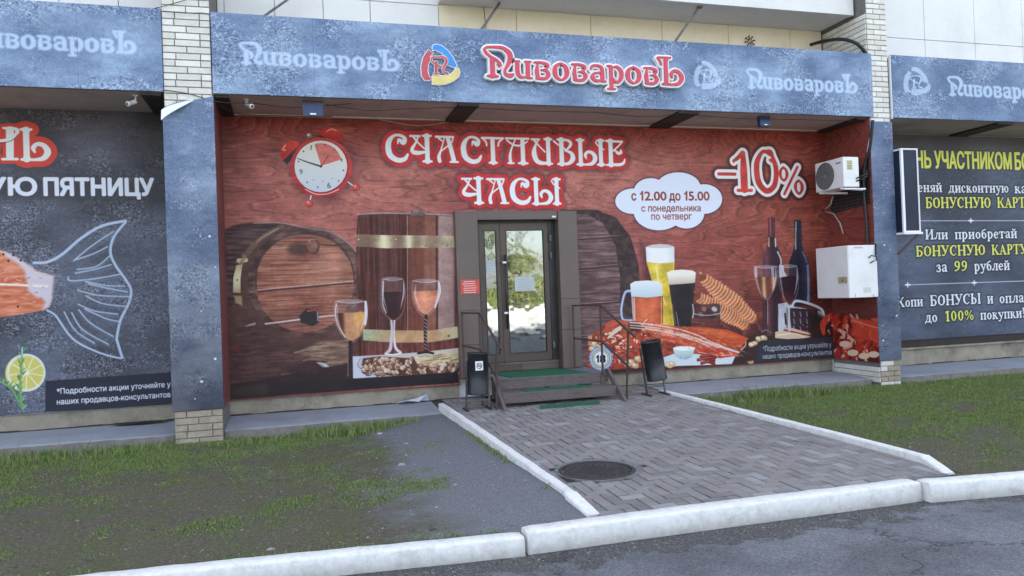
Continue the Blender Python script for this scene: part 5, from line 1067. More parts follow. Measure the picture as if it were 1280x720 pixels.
lx = [9.28, 9.92, 11.06, 12.2, 13.34, 14.48]; panels(lx, 5.2, 5.818, M_tile); panels(lx, 5.826, 7.4, M_tile)
b = MB(); b.box(2.184, 8.85, 10.205, 10.998, 5.838, 5.98); b.build('balcony_slab', M_balc, bld)
b = MB(); b.box(2.184, 8.85, 10.20, 10.30, 5.826, 7.0); b.box(2.184, 2.28, 10.30, 10.998, 5.98, 7.0); b.build('balcony_parapet', M_balc, bld)
# soffit and dark cross beams
for x0, x1 in ((-16, -1.46), (-.885, 8.83), (9.28, 24)):
    b = MB(); b.box(x0, x1, 9.99, 11.03, 4.118, 4.19); b.build('soffit', M_soff, bld)
for x0, x1 in ((-1.70, -1.47), (-.86, -.70), (2.22, 2.50), (5.52, 5.86), (8.66, 8.84), (11.5, 11.85), (-5.0, -4.7)):
    b = MB(); b.box(x0, x1, 9.995, 10.985, 4.085, 4.117); b.build('beam', M_beam, bld)
for x0, x1 in ((-.88, 8.83),):
    b = MB(); b.box(x0, x1, 10.93, 10.995, 4.106, 4.1165); b.build('cornice_strip', M_warm_shade, bld)
# pillars with bricks
BH, BG = .083, .009
def brick_mesh(w_, h_, t, k, ms, dirn='y'):
    key = (round(w_, 3), round(h_, 3), t, k, id(ms), dirn)
    if key not in pm:
        c_ = .003; b = MB()
        vs = [(-w_/2, 0, -h_/2), (w_/2, 0, -h_/2), (w_/2, 0, h_/2), (-w_/2, 0, h_/2)]
        fr = [(-w_/2+c_, -t, -h_/2+c_), (w_/2-c_, -t, -h_/2+c_), (w_/2-c_, -t, h_/2-c_), (-w_/2+c_, -t, h_/2-c_)]
        if dirn == 'x': vs = [(v[1], -v[0], v[2]) for v in vs]; fr = [(v[1], -v[0], v[2]) for v in fr]
        me = bpy.data.meshes.new('brick'); me.from_pydata(vs+fr, [], [(4, 5, 6, 7)]+[(i, (i+1) % 4, 4+(i+1) % 4, 4+i) for i in range(4)]); me.materials.append(ms[k]); pm[key] = me
    return pm[key]
def lay(parent, a0, a1, fixed, z0, z1, dirn, ms, seed, start=0):
    r = random.Random(seed); z = z0; row = start; L = a1-a0
    while z+BH <= z1+.001:
        if row % 3 == 0: xs = [0, .5, 1]
        else: xs = [0, .25 if row % 3 == 1 else .27, .78, 1]
        if dirn == 'x': xs = [0, .13, .39, .65, .91, 1] if row % 2 else [0, .26, .52, .78, 1]
        if L < .45 and dirn == 'y': xs = [0, .35, 1] if row % 2 else [0, .68, 1]
        for s_, e_ in zip(xs[:-1], xs[1:]):
            w_ = (e_-s_)*L-BG; c_ = a0+(s_+e_)/2*L
            me = brick_mesh(w_, BH-BG, .012, r.randrange(len(ms)), ms, dirn); o = bpy.data.objects.new('brick', me); COL.objects.link(o); o.parent = parent
            loc = (c_, fixed, z+BH/2) if dirn == 'y' else (fixed, c_, z+BH/2)
            if dirn == 'y': loc = (loc[0], loc[1]+r.uniform(-.002, .002), loc[2])
            o.location = Vector(loc)-parent_world(parent)
        z += BH; row += 1
MBD = [M_brickd, M_brickd]
p1 = MB().box(-1.435, -.885, 9.975, 11.05, -.2, 26).build('brick_pillar', M_mortar, bld)
lay(p1, -1.435, -.885, 9.975, 3.86, 6.05, 'y', M_brick, 4); lay(p1, -1.435, -.885, 9.975, -.17, .245, 'y', MBD, 5)
p2 = MB().box(8.885, 9.262, 9.975, 11.05, -.2, 26).build('brick_pillar', M_mortar, bld)
lay(p2, 8.885, 9.262, 9.975, 4.03, 6.52, 'y', M_brick, 6); lay(p2, 8.885, 9.262, 9.975, -.17, .245, 'y', [M_brickd, M_brick[1]], 7)
lay(p2, 9.975, 11.0, 8.885, 4.95, 5.86, 'x', M_brick, 8); lay(p2, 9.975, 11.04, 8.885, -.10, .22, 'x', [M_brick[1], M_brick[0]], 9)
# printed wraps on the pillar fronts
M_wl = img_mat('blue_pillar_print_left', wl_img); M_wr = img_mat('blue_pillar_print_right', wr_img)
b = MB(); b.box(-1.452, -.872, 9.945, 9.972, .252, 3.86); 
nx = 14; vs = []; 
for i in range(nx+1):
    t = i/nx; x = -1.452+.58*t; zt = 3.90+.19*(t**.7)+.012*math.sin(t*6)
    vs += [(x, 9.945, 3.86), (x, 9.945-.012*math.sin(t*3.1), (3.86+zt)/2), (x, 9.94-.025*math.sin(t*3.1), zt)]
b.add(vs, [[i*3+k, (i+1)*3+k, (i+1)*3+k+1, i*3+k+1] for i in range(nx) for k in range(2)])
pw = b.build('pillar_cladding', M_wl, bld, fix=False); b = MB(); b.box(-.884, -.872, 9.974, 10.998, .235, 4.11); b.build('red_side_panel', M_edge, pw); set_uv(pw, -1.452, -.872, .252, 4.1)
b = MB(); vs = []; nx = 10
for i in range(nx+1):
    t = i/nx; x = -1.452+.36*t; zt = 3.90+.19*((t*.62)**.7); d = .11*(1-t)**.8
    vs += [(x, 9.94-.02, zt), (x, 9.94-.03-d*.6, zt-.01-.2*d), (x-.0*t, 9.94-.02-d, zt-.14*(1-t)-.02)]
b.add(vs, [[i*3+k, (i+1)*3+k, (i+1)*3+k+1, i*3+k+1] for i in range(nx) for k in range(2)]); b.build('torn_flap', M_chalk, pw)
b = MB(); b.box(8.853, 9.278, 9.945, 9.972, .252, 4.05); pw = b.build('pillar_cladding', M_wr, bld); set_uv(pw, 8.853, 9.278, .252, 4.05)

# ================================================================== SIGNS AND PRINTS
M_mur = img_mat('mural_print', mural_img, .45, .12); M_ret = img_mat('mural_return_print', cs.img, .45, .12); M_bl = img_mat('left_banner_print', cl.img, .5, .2); M_br = img_mat('right_banner_print', cr.img, .5, .2)

def bannerize(o, x0, x1, z0, z1, axis='x', flat=None):
    set_uv(o, x0, x1, z0, z1, axis)
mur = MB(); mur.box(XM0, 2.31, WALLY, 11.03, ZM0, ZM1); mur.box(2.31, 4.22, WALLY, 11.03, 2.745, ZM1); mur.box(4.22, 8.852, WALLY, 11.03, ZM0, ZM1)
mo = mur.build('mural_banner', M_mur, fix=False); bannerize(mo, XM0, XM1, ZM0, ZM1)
tag(mo, 'huge red wood-look banner with barrels, glasses, beer and alarm clock around the shop door', 'banner')
b = MB(); b.box(XS, XS+.02, 9.955, 10.998, ZM0, 4.1); o = b.build('return_panel', M_ret, mo); set_uv(o, 9.95, 11.0, ZM0, 4.1, 'y')
b = MB(); b.box(XM0, 2.31, 10.992, 11.034, ZM0-.014, ZM0-.001); b.box(4.22, 8.848, 10.992, 11.034, ZM0-.014, ZM0-.001); b.build('edge_trim', M_edge, mo)
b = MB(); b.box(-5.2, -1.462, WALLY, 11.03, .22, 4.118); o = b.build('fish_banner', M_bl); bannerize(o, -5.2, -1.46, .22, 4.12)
tag(o, 'dark slate banner with chalk fish tail, lemon slice and white words at far left', 'banner')
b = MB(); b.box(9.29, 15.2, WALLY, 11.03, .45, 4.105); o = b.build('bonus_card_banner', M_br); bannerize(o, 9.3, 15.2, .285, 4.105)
tag(o, 'slate grey banner with yellow and white serif text about bonus cards at far right', 'banner')
b = MB(); b.box(9.29, 24, 10.98, 11.02, .285, .315); b.build('sill', M_plinth, bld)
b = MB(); b.box(9.29, 24, 11.02, 11.055, .316, .448); b.build('dark_recess', M_beam, bld)

def fascia_sign(x0, x1, img, label, nm):
    root = empty('fascia_sign', (x0, FRONTY, ZB0), label, 'shop sign')
    m = img_mat(nm, img, .45, .25); b = MB(); b.box(x0, x1, FRONTY, FRONTY+.02, ZB0, ZB1); p = b.build('panel', m, root); set_uv(p, x0, x1, ZB0, ZB1)
    b = MB(); b.box(x0+.012, x1-.002, FRONTY+.0215, FRONTY+.06, ZB0-.006, ZB0+.03); b.box(x0+.012, x1-.002, FRONTY+.0215, FRONTY+.06, ZB1-.03, ZB1-.001); b.box(x0+.012, x0+.04, FRONTY+.0215, FRONTY+.17, ZB0+.031, ZB1-.031); b.box(x1-.04, x1-.002, FRONTY+.0215, FRONTY+.17, ZB0+.031, ZB1-.031); b.build('frame', M_frame, root)
    return root
fL = fascia_sign(-6.0, -1.437, fl_img, 'blue crackled fascia sign at the left edge with pale ghost lettering only', 'left_fascia_print')
fC = fascia_sign(-.875, 8.935, fc_img, 'long blue crackled fascia sign over the door with raised crimson name and colour logo', 'centre_fascia_print')
fR = fascia_sign(9.3, 14.8, fr_img, 'blue crackled fascia sign at the right edge with pale round logo, white-edged end', 'right_fascia_print')
b = MB(); b.box(9.288, 9.2985, 9.94, 9.985, 4.10, 5.12); b.build('end_trim', M_chalk, fR)
# raised letters of the centre sign
def strips(b, arrs, u0, v0, kx, kz, y0, y1, grow, fat=1.0):
    for si, q in enumerate(arrs):
        P_ = np.column_stack([u0+q[:, 0]*kx, v0+q[:, 1]*kz]); R_ = q[:, 2]*.5*(kx+kz)/2*fat+grow; n = len(P_); yf = y0-si*.0007
        T_ = np.gradient(P_, axis=0) if n > 1 else np.array([[1., 0]]); T_ = T_/(np.linalg.norm(T_, axis=1, keepdims=True)+1e-9); N_ = np.column_stack([-T_[:, 1], T_[:, 0]])
        Lf = P_+N_*R_[:, None]; Rt = P_-N_*R_[:, None]
        def cap(i, sgn):
            a0 = math.atan2(N_[i][1], N_[i][0]); out = []
            for k in range(1, 6):
                a_ = a0-sgn*math.pi*k/6; out.append((P_[i][0]+R_[i]*math.cos(a_), P_[i][1]+R_[i]*math.sin(a_)))
            return out
        if n > 4 and np.hypot(*(P_[0]-P_[-1])) < 1e-6:
            base = len(b.v); b.v += [(p[0], yf, p[1]) for p in Lf[:-1]]+[(p[0], yf, p[1]) for p in Rt[:-1]]+[(p[0], y1, p[1]) for p in Lf[:-1]]+[(p[0], y1, p[1]) for p in Rt[:-1]]; k_ = n-1
            for i in range(k_):
                j = (i+1) % k_
                for f_ in ([i, j, k_+j, k_+i], [i, 2*k_+i, 2*k_+j, j], [k_+i, k_+j, 3*k_+j, 3*k_+i]): b.f.append([base+q_ for q_ in f_]); b.mi.append(0); b.smooth.append(False)
            continue
        endc = cap(n-1, 1); stc = cap(0, -1)
        out = [tuple(p) for p in Lf]+endc+[tuple(p) for p in Rt[::-1]]+stc[::-1]
        m = len(out); base = len(b.v); b.v += [(p[0], yf, p[1]) for p in out]+[(p[0], y1, p[1]) for p in out]
        idx = lambda i: base+i
        for i in range(n-1): b.f.append([idx(i), idx(i+1), idx(m-1-len(stc)-(i+1)), idx(m-1-len(stc)-i)]); b.mi.append(0); b.smooth.append(False)
        b.f.append([idx(n-1)]+[idx(n+k) for k in range(5)]+[idx(n+5)]); b.mi.append(0); b.smooth.append(False)
        b.f.append([idx(0), idx(m-1-len(stc))]+[idx(m-len(stc)+k) for k in range(5)]); b.mi.append(0); b.smooth.append(False)
        for i in range(m): b.f.append([idx(i), idx(i)+m if False else base+m+i, base+m+(i+1) % m, idx((i+1) % m)]); b.mi.append(0); b.smooth.append(False)
x = 0; a_ = onY(606, 97, FRONTY-.08); e_ = onY(849, 106, FRONTY-.08); tp = onY(606, 58.5, FRONTY-.08)
tot = layout(NAME, DEC, track=.035)[1]; kx = (e_[0]-a_[0])/(tot-.1); kz = tp[2]-a_[2]; r_ = 0
for ch in NAME:
    adv, sts = DEC[ch]; arr = [catmull(np.array(q, float), False, 5) if len(q) > 2 else np.array(q, float) for q in sts]
    b = MB(); strips(b, arr, a_[0]+x*kx, a_[2], kx, kz, FRONTY-.085, FRONTY-.012, .028, .86); lt_ = b.build('letter', M_chalk, fC, fix=False)
    b = MB(); strips(b, arr, a_[0]+x*kx, a_[2], kx, kz, FRONTY-.108, FRONTY-.080, .0, .86); b.build('letter_face', M_red, lt_, fix=False)
    x += adv+.035
# colour logo
LC = [(mat('logo_blue', srgb(60, 150, 225)[:3], srgb(40, 120, 205)[:3], 6, .4)), (mat('logo_red', srgb(214, 84, 88)[:3], srgb(170, 60, 80)[:3], 6, .4)), (mat('logo_yellow', srgb(226, 214, 130)[:3], srgb(214, 190, 120)[:3], 6, .4))]
zz = (510, 40, 9.0)
def lp(pts, Y): return [(lambda p: (p[0], p[2]))(onY(zz[0]+q[0]/zz[2], zz[1]+q[1]/zz[2], Y)) for q in pts]
def grow_poly(P_, g):
    P_ = np.array(P_); c_ = P_.mean(0); T_ = np.roll(P_, -1, 0)-np.roll(P_, 1, 0); N_ = np.column_stack([T_[:, 1], -T_[:, 0]]); N_ /= np.linalg.norm(N_, axis=1, keepdims=True)+1e-9
    A_ = .5*np.sum(P_[:, 0]*np.roll(P_[:, 1], -1)-np.roll(P_[:, 0], -1)*P_[:, 1])
    return [tuple(p) for p in P_+N_*g*(1 if A_ > 0 else -1)]
lg = MB()
for k in range(3): lg.prismY(grow_poly(lp(LOGO[k][0], FRONTY), .008), FRONTY-.022-.001*k, FRONTY-.002)
lgo = lg.build('logo', M_chalk, fC, fix=False)
for k in range(3):
    b = MB(); b.prismY(grow_poly(lp(LOGO[k][0], FRONTY), -.003), FRONTY-.028-.001*k, FRONTY-.0245); b.build('logo_leaf', LC[k], lgo, fix=False)
arrs = []
for q in LOGO[3][0]:
    A_ = catmull(np.array([p if len(p) == 3 else (*p, 14) for p in q], float), False, 4) if len(q) > 2 else np.array(q, float)
    P_ = lp([(p[0], p[1]) for p in A_], FRONTY); arrs.append(np.array([[p[0], p[1], A_[i][2]/9*.0105] for i, p in enumerate(P_)]))
b = MB(); strips(b, arrs, 0, 0, 1, 1, FRONTY-.034, FRONTY-.014, .008); b.build('logo_monogram', M_chalk, lgo, fix=False)
b = MB(); strips(b, arrs, 0, 0, 1, 1, FRONTY-.044, FRONTY-.036, 0); b.build('logo_monogram', LC[1], lgo, fix=False)

# ================================================================== ENTRANCE
por = empty('door_portal', (3.2, 10.95, .36), 'brown panelled surround with two flat columns framing the shop door', 'door surround')
def colm(x0, x1, zs):
    for z0, z1 in zip(zs[:-1], zs[1:]): b = MB(); b.bevbox(x0, x1, 10.88, 10.998, z0+.0015, z1-.0015, .003); b.build('column_panel', M_brown, por)
colm(2.30, 2.635, [.30, .80, 1.30, 2.762]); colm(3.895, 4.20, [.365, .95, 1.42, 2.762])
b = MB(); b.bevbox(2.637, 3.893, 10.90, 10.998, 2.635, 2.76, .003); b.build('lintel', M_brown, por)
b = MB(); b.box(3.80, 3.86, 10.88, 10.899, 2.66, 2.685); b.build('door_sensor', M_chalk, por)
b = MB(); b.box(2.31, 2.64, 11.0, 11.24, .35, 2.745); b.box(3.89, 4.22, 11.0, 11.24, .35, 2.745); b.box(2.641, 3.889, 11.0, 11.24, 2.64, 2.744); b.build('reveal', M_frame, por)
door = empty('entrance_door', (3.2, 11.1, .48), 'brown glazed double door with one narrow leaf, reflecting the street', 'door')
def leaf(x0, x1, gx0, gx1, parent, nm='door_leaf'):
    b = MB(); z0, z1, gz0, gz1 = .495, 2.60, .612, 2.497; y0, y1 = 11.08, 11.13
    b.box(x0, gx0, y0, y1, z0, z1); b.box(gx1, x1, y0, y1, z0, z1); b.box(gx0, gx1, y0, y1, z0, gz0); b.box(gx0, gx1, y0, y1, gz1, z1)
    lf = b.build(nm, M_frame, parent)
    b = MB(); t = .014; b.box(gx0, gx0+t, y0-.006, y0-.0005, gz0, gz1); b.box(gx1-t, gx1, y0-.006, y0-.0005, gz0, gz1); b.box(gx0+t, gx1-t, y0-.006, y0-.0005, gz0, gz0+t); b.box(gx0+t, gx1-t, y0-.006, y0-.0005, gz1-t, gz1); b.build('glazing_bead', M_black, lf)
    b = MB(); b.box(gx0+.001, gx1-.001, 11.10, 11.108, gz0+.001, gz1-.001); b.build('glass', M_glass, lf); return lf
def glass_mat():
    m = bpy.data.materials.new('mirror_glass'); m.use_nodes = True; nt = m.node_tree; N = nt.nodes; L = nt.links; P = N['Principled BSDF']; P.inputs['Base Color'].default_value = (.02, .022, .02, 1); P.inputs['Roughness'].default_value = .04
    g = N.new('ShaderNodeBsdfGlossy'); g.inputs['Roughness'].default_value = .025; g.inputs['Color'].default_value = (.82, .88, .86, 1)
    x = N.new('ShaderNodeMixShader'); x.inputs[0].default_value = GLASS_REFL; L.new(P.outputs[0], x.inputs[1]); L.new(g.outputs[0], x.inputs[2]); L.new(x.outputs[0], N['Material Output'].inputs['Surface'])
    geo = N.new('ShaderNodeNewGeometry'); n = N.new('ShaderNodeTexNoise'); n.inputs['Scale'].default_value = 3.0; L.new(geo.outputs['Position'], n.inputs['Vector'])
    bp = N.new('ShaderNodeBump'); bp.inputs['Strength'].default_value = .16; bp.inputs['Distance'].default_value = .02; L.new(n.outputs['Fac'], bp.inputs['Height']); L.new(bp.outputs[0], g.inputs['Normal']); return m
GLASS_REFL = .33
M_glass = glass_mat()
leaf(2.70, 3.018, 2.772, 2.968, door); lm = leaf(3.024, 3.79, 3.112, 3.722, door)
b = MB(); b.box(2.642, 2.697, 11.07, 11.15, .48, 2.638); b.box(3.793, 3.888, 11.07, 11.15, .48, 2.638); b.box(2.698, 3.792, 11.07, 11.15, 2.603, 2.638); b.build('door_frame', M_black, door)
b = MB(); b.box(2.642, 3.888, 11.04, 11.2, .462, .488); b.build('threshold', M_grayme, door)
b = MB(); b.box(2.642, 3.3, 11.06, 11.2, .362, .461); b.build('kick_board', M_frame, door)
b = MB(); b.box(3.301, 3.888, 11.062, 11.2, .362, .461); b.build('kick_board', M_brown, door)
b = MB(); b.tube([(3.075, 11.02, 1.0), (3.075, 11.02, 2.12)], .014, 8); b.build('pull_bar', M_black, lm)
b = MB(); b.tube([(3.06, 11.03, 1.24), (3.06, 11.085, 1.24)], .017, 8); b.tube([(3.06, 11.03, 2.0), (3.06, 11.085, 2.0)], .017, 8); b.bevbox(3.03, 3.09, 11.0, 11.03, 1.225, 1.255, .004); b.bevbox(3.03, 3.09, 11.0, 11.03, 1.985, 2.015, .004); b.build('pull_bar_mount', M_chalk, lm)
for z in (2.36, 2.09, .72): b = MB(); b.bevbox(3.795, 3.83, 11.02, 11.068, z-.05, z+.05, .006); b.build('hinge', M_grayme, door)
def paper(nm, x0, x1, z0, z1, y, m, label, cat, lines=0, ml=None, t=.0015):
    b = MB(); b.box(x0, x1, y, y+t, z0, z1); 
    o = b.build(nm, m); tag(o, label, cat)
    if lines:
        b = MB(); r = random.Random(lines)
        for k in range(lines):
            z = z1-(k+.9)*(z1-z0)/(lines+.6); xa = x0+(x1-x0)*r.uniform(.08, .2); xb = x1-(x1-x0)*r.uniform(.08, .25); x = xa
            while x < xb:
                w_ = r.uniform(.01, .028); b.box(x, min(x+w_, xb), y-.0008, y-.0001, z-.004, z+.004); x += w_+.005
        tag(b.build('printed_lines', ml, o), kind='stuff')
    return o
M_paper = mat('white_paper', (.52, .56, .57), (.46, .5, .52), 6, .8); M_ink = mat('grey_ink', (.35, .38, .42), rough=.8); M_redp = mat('red_plate', (.62, .07, .05), (.56, .06, .045), 5, .4)
paper('notice_sheet', 3.235, 3.545, 1.56, 1.775, 11.094, M_paper, 'white paper notice taped on the wide door glass', 'notice', 5, M_ink)
paper('notice_sheet', 2.80, 2.94, 1.84, 2.04, 11.094, M_paper, 'small white paper on the narrow door glass', 'notice', 4, M_ink)
paper('notice_plate', 2.345, 2.625, 1.545, 1.755, 10.872, M_redp, 'red plate with white lines of text on the left door column', 'notice', 6, M_chalk, .006)

# steps
stp = empty('entrance_steps', (3.4, 10.3, .1), 'low grey wooden steps and platform in front of the shop door', 'steps')
b = MB(); b.hexa([(2.625, 10.06, .335), (4.25, 10.06, .335), (4.27, 10.99, .335), (2.30, 10.99, .335)], [(2.625, 10.06, .36), (4.25, 10.06, .36), (4.27, 10.99, .36), (2.30, 10.99, .36)]); b.build('platform', M_woodp, stp)
b = MB(); b.bevbox(2.60, 4.26, 10.03, 10.058, .215, .358, .003); b.build('fascia_board', M_wood, stp)
for i, (y, z) in enumerate(((9.72, .205),)):
    b = MB(); b.bevbox(2.60, 4.24, y, y+.30, z-.03, z, .004); b.build('tread', M_wood, stp)
    b = MB(); b.bevbox(2.605, 4.235, y-.022, y-.001, z-.135, z-.002, .004); b.build('fascia_board', M_wood, stp)
for x in (2.575, 4.265):
    b = MB(); b.hexa([(x-.02, 9.42, pz(9.4)-.01), (x+.02, 9.42, pz(9.4)-.01), (x+.02, 9.60, pz(9.6)-.01), (x-.02, 9.60, pz(9.6)-.01)], [(x-.02, 10.02, .40), (x+.02, 10.02, .40), (x+.02, 10.15, .40), (x-.02, 10.15, .40)]); b.build('stringer', M_wood, stp)
for x, y in ((2.62, 9.98), (2.7, 10.6), (4.14, 10.0), (4.18, 10.6), (3.5, 10.6)): b = MB(); b.bevbox(x, x+.06, y, y+.06, pz(y)-.01, .334, .004); b.build('leg', M_wood, stp)
for (x, z) in ((3.93, .06), (3.95, .215-.03)): b = MB(); b.box(x, x+.07, 9.86, 10.9, z-.03, z+.012); b.build('joist', M_beam, stp)
def matt(x0, x1, x2, x3, y0, y1, z0, z1, label):
    b = MB(); nx, ny = 14, 5; vs = []
    for j in range(ny+1):
        for i in range(nx+1):
            u, v = i/nx, j/ny; x = lerp(lerp(x0, x1, u), lerp(x3, x2, u), v); y = lerp(y0, y1, v); vs.append((x, y, lerp(z0, z1, v)+.008+.0025*hn(x*3, y*4)))
    fs = [[j*(nx+1)+i, j*(nx+1)+i+1, (j+1)*(nx+1)+i+1, (j+1)*(nx+1)+i] for j in range(ny) for i in range(nx)]
    k = len(vs); rim = [i for i in range(nx+1)]+[j*(nx+1)+nx for j in range(1, ny+1)]+[ny*(nx+1)+i for i in range(nx-1, -1, -1)]+[j*(nx+1) for j in range(ny-1, 0, -1)]
    vs += [(vs[i][0], vs[i][1], vs[i][2]-.0078) for i in rim]; m = len(rim); fs += [[rim[i], k+i, k+(i+1) % m, rim[(i+1) % m]] for i in range(m)]
    b.add(vs, fs); o = b.build('doormat', M_green); tag(o, label, 'doormat', 'green doormats on the entrance steps')
matt(2.84, 4.02, 3.86, 2.72, 10.09, 10.96, .3605, .3605, 'large green rubber mat on top of the platform by the door')
matt(2.95, 3.90, 3.90, 2.95, 9.725, 10.0, .2055, .2055, 'narrow green mat on the middle wooden tread')
matt(3.02, 3.86, 3.95, 3.10, 9.40, 9.66, pz(9.4), pz(9.66), 'green mat on the paving at the foot of the steps')

def handrail(P_, label):
    root = empty('handrail', P_['base'], label, 'handrail', 'brown steel handrails beside the steps')
    for nm, pts in P_['bars']: b = MB(); [b.bar(a_, c_, .024, .024) for a_, c_ in zip(pts[:-1], pts[1:])]; b.build(nm, M_steel, root)
hl = dict(base=(2.4, 10, 0), bars=[('post', [(2.335, 10.80, .36), (2.335, 10.80, 1.262)]), ('post', [(2.405, 10.02, -.0), (2.405, 10.02, 1.262)]), ('post', [(2.49, 9.60, pz(9.6)), (2.50, 9.50, .93)]),
    ('top_rail', [(2.335, 10.81, 1.274), (2.41, 10.0, 1.274), (2.505, 9.32, .82)]), ('lower_rail', [(2.335, 10.80, .80), (2.41, 10.0, .78), (2.49, 9.56, .46)])])
handrail(hl, 'brown steel handrail left of the steps, beside the left litter bin')
hr = dict(base=(4.2, 10, 0), bars=[('post', [(4.05, 10.80, .36), (4.05, 10.80, 1.30)]), ('post', [(4.165, 10.0, .30), (4.165, 10.0, 1.30)]), ('post', [(4.345, 9.62, pz(9.6)), (4.35, 9.50, .96)]),
    ('top_rail', [(4.05, 10.81, 1.312), (4.17, 10.0, 1.312), (4.385, 9.36, .88)]), ('lower_rail', [(4.05, 10.80, .82), (4.17, 10.0, .80), (4.36, 9.50, .45)])])
handrail(hr, 'brown steel handrail right of the steps, in front of the bottle-cap badge')

# litter bins
def bin_(c0, c1, r, feet, label, stick):
    root = empty('litter_bin', (c0[0], c0[1], pz(c0[1])), label, 'litter bin', 'black litter bins by the steps')
    ax = (Vector(c1)-Vector(c0)); h = ax.length
    b = MB(); b.sm = True; b.lathe([(0, .012), (r, .012), (r, .0), (r+.004, .0), (r+.004, .018), (r, .022), (r, h-.02), (r+.005, h-.018), (r+.005, h), (r-.006, h), (r-.006, .03), (0, .03)], c0, ax, 28); b.build('drum', M_black, root, fix=True)
    for s in (-1, 1):
        top = Vector(c1)+Vector((s*(r+.02), 0, -.10)); b = MB(); f1 = feet[0 if s < 0 else 1]
        b.bar(top, f1, .022, .022); b.build('frame_post', M_black if s < 0 else M_grayme, root)
        b = MB(); b.bar(Vector(f1)+Vector((-.01, -.14, .01)), Vector(f1)+Vector((.0, .16, .01)), .03, .02); b.build('foot', M_black, root)
        b = MB(); b.bar(top+Vector((0, 0, .01)), Vector(c1)+Vector((s*(r-.01), 0, -.09)), .016, .016); b.build('pivot', M_grayme, root)
    b = MB(); b.bar(Vector(feet[0])+Vector((0, 0, .12)), Vector(feet[1])+Vector((0, 0, .12)), .022, .022); b.build('crossbar', M_grayme, root)
    if stick:
        ys = c0[1]-r-.004; b = MB()
        n = 6; w2 = .052; vs = []
        for i in range(n+1):
            x = -w2+2*w2*i/n+.005; y = c0[1]-math.sqrt((r+.006)**2-x*x); vs += [(c0[0]+x, y, stick-.06), (c0[0]+x, y, stick+.06)]
        b.add(vs, [[2*i, 2*i+2, 2*i+3, 2*i+1] for i in range(n)]); st_ = b.build('sticker', M_chalk, root, fix=False)
        b = MB(); pts = [(c0[0]+.005+.034*math.cos(t), c0[1]-math.sqrt((r+.009)**2-(.005+.034*math.cos(t))**2), stick+.036*math.sin(t)) for t in np.linspace(0, 2*math.pi, 18)]
        b.tube(pts, .004, 5); b.bar((c0[0]-.022, c0[1]-r-.008, stick+.028), (c0[0]+.03, c0[1]-r-.008, stick-.026), .006, .007); b.bar((c0[0]-.02, c0[1]-r-.008, stick-.006), (c0[0]+.028, c0[1]-r-.008, stick+.004), .005, .008); b.build('no_smoking_sign', M_black, st_)
bin_((2.285, 9.78, .215), (2.305, 9.78, .765), .135, [(2.125, 9.76, pz(9.76)), (2.435, 9.78, pz(9.78))], 'black cylindrical litter bin with white no-smoking sticker left of the steps', .60)
bin_((4.905, 9.80, .235), (4.82, 9.80, .785), .142, [(4.745, 9.80, pz(9.8)), (5.03, 9.82, pz(9.8))], 'plain black cylindrical litter bin tilted in its stand right of the steps', None)

# ================================================================== EQUIPMENT
ac = empty('air_conditioner', (8.45, 10.2, 3.0), 'white outdoor air conditioner unit on the red side of the right pillar', 'air conditioner')
b = MB(); b.bevbox(8.305, 8.60, 9.93, 10.60, 3.0, 3.475, .012); b.build('casing', M_white, ac)
b = MB(); cx_, cz_ = 10.36, 3.235
for rr in (.05, .075, .1, .125, .15, .175, .2): b.tube([(8.297, cx_+rr*math.cos(t), cz_+rr*math.sin(t)) for t in np.linspace(0, 2*math.pi, 25)], .003, 4)
for k in range(12): t = k*math.pi/6; b.bar((8.296, cx_+.03*math.cos(t), cz_+.03*math.sin(t)), (8.296, cx_+.21*math.cos(t), cz_+.21*math.sin(t)), .003, .003)
b.tube([(8.301, cx_+.212*math.cos(t), cz_+.212*math.sin(t)) for t in np.linspace(0, 2*math.pi, 33)], .006, 5); b.build('fan_grille', M_grayme, ac)
b = MB(); b.lathe([(0, 0), (.205, 0), (.205, .002)], (8.303, cx_, cz_), (-1, 0, 0), 32); b.build('fan_opening', mat('dark_fan_opening', (.20, .20, .21), rough=.6), ac)
b = MB(); b.box(8.3025, 8.3048, 9.985, 10.10, 3.385, 3.405); b.build('badge', M_grayme, ac)
b = MB(); b.box(8.37, 8.47, 9.927, 9.9298, 3.27, 3.42); lab_ = b.build('rating_label', mat('yellow_label', (.62, .56, .30), (.5, .46, .28), 30, .6), ac)
for z in (3.29, 3.31, 3.33, 3.36, 3.39): b = MB(); b.box(8.38, 8.46, 9.9255, 9.9268, z, z+.006); b.build('printed_line', M_black, lab_)
b = MB(); b.bar((8.30, 10.0, 2.985), (8.70, 10.0, 2.965), .03, .025); b.bar((8.33, 9.96, 2.975), (8.72, 9.96, 2.975), .04, .022); b.build('bracket', M_chalk, ac)
b = MB(); b.bar((8.32, 10.52, 2.985), (8.86, 10.52, 2.985), .03, .03); b.build('bracket', M_chalk, ac)
for dz in (0, .045): b = MB(); b.tube([(8.53, 9.925, 3.09+dz), (8.60, 9.86, 3.12+dz), (8.70, 9.88, 3.17+dz), (8.74, 9.95, 3.22+dz), (8.845, 9.98, 3.2+dz)], .011, 7); b.build('refrigerant_pipe', M_wire, ac)
b = MB(); b.tube([onX(1041, 246, 8.8), onX(1038, 256, 8.8), onX(1028, 264, 8.8), onX(1042, 267, 8.8), onX(1050, 279, 8.82), onX(1054, 292, 8.83)], .011, 7); o = b.build('drain_hose', M_pipeg); tag(o, 'bent pale grey hose hanging below the air conditioner', 'hose')

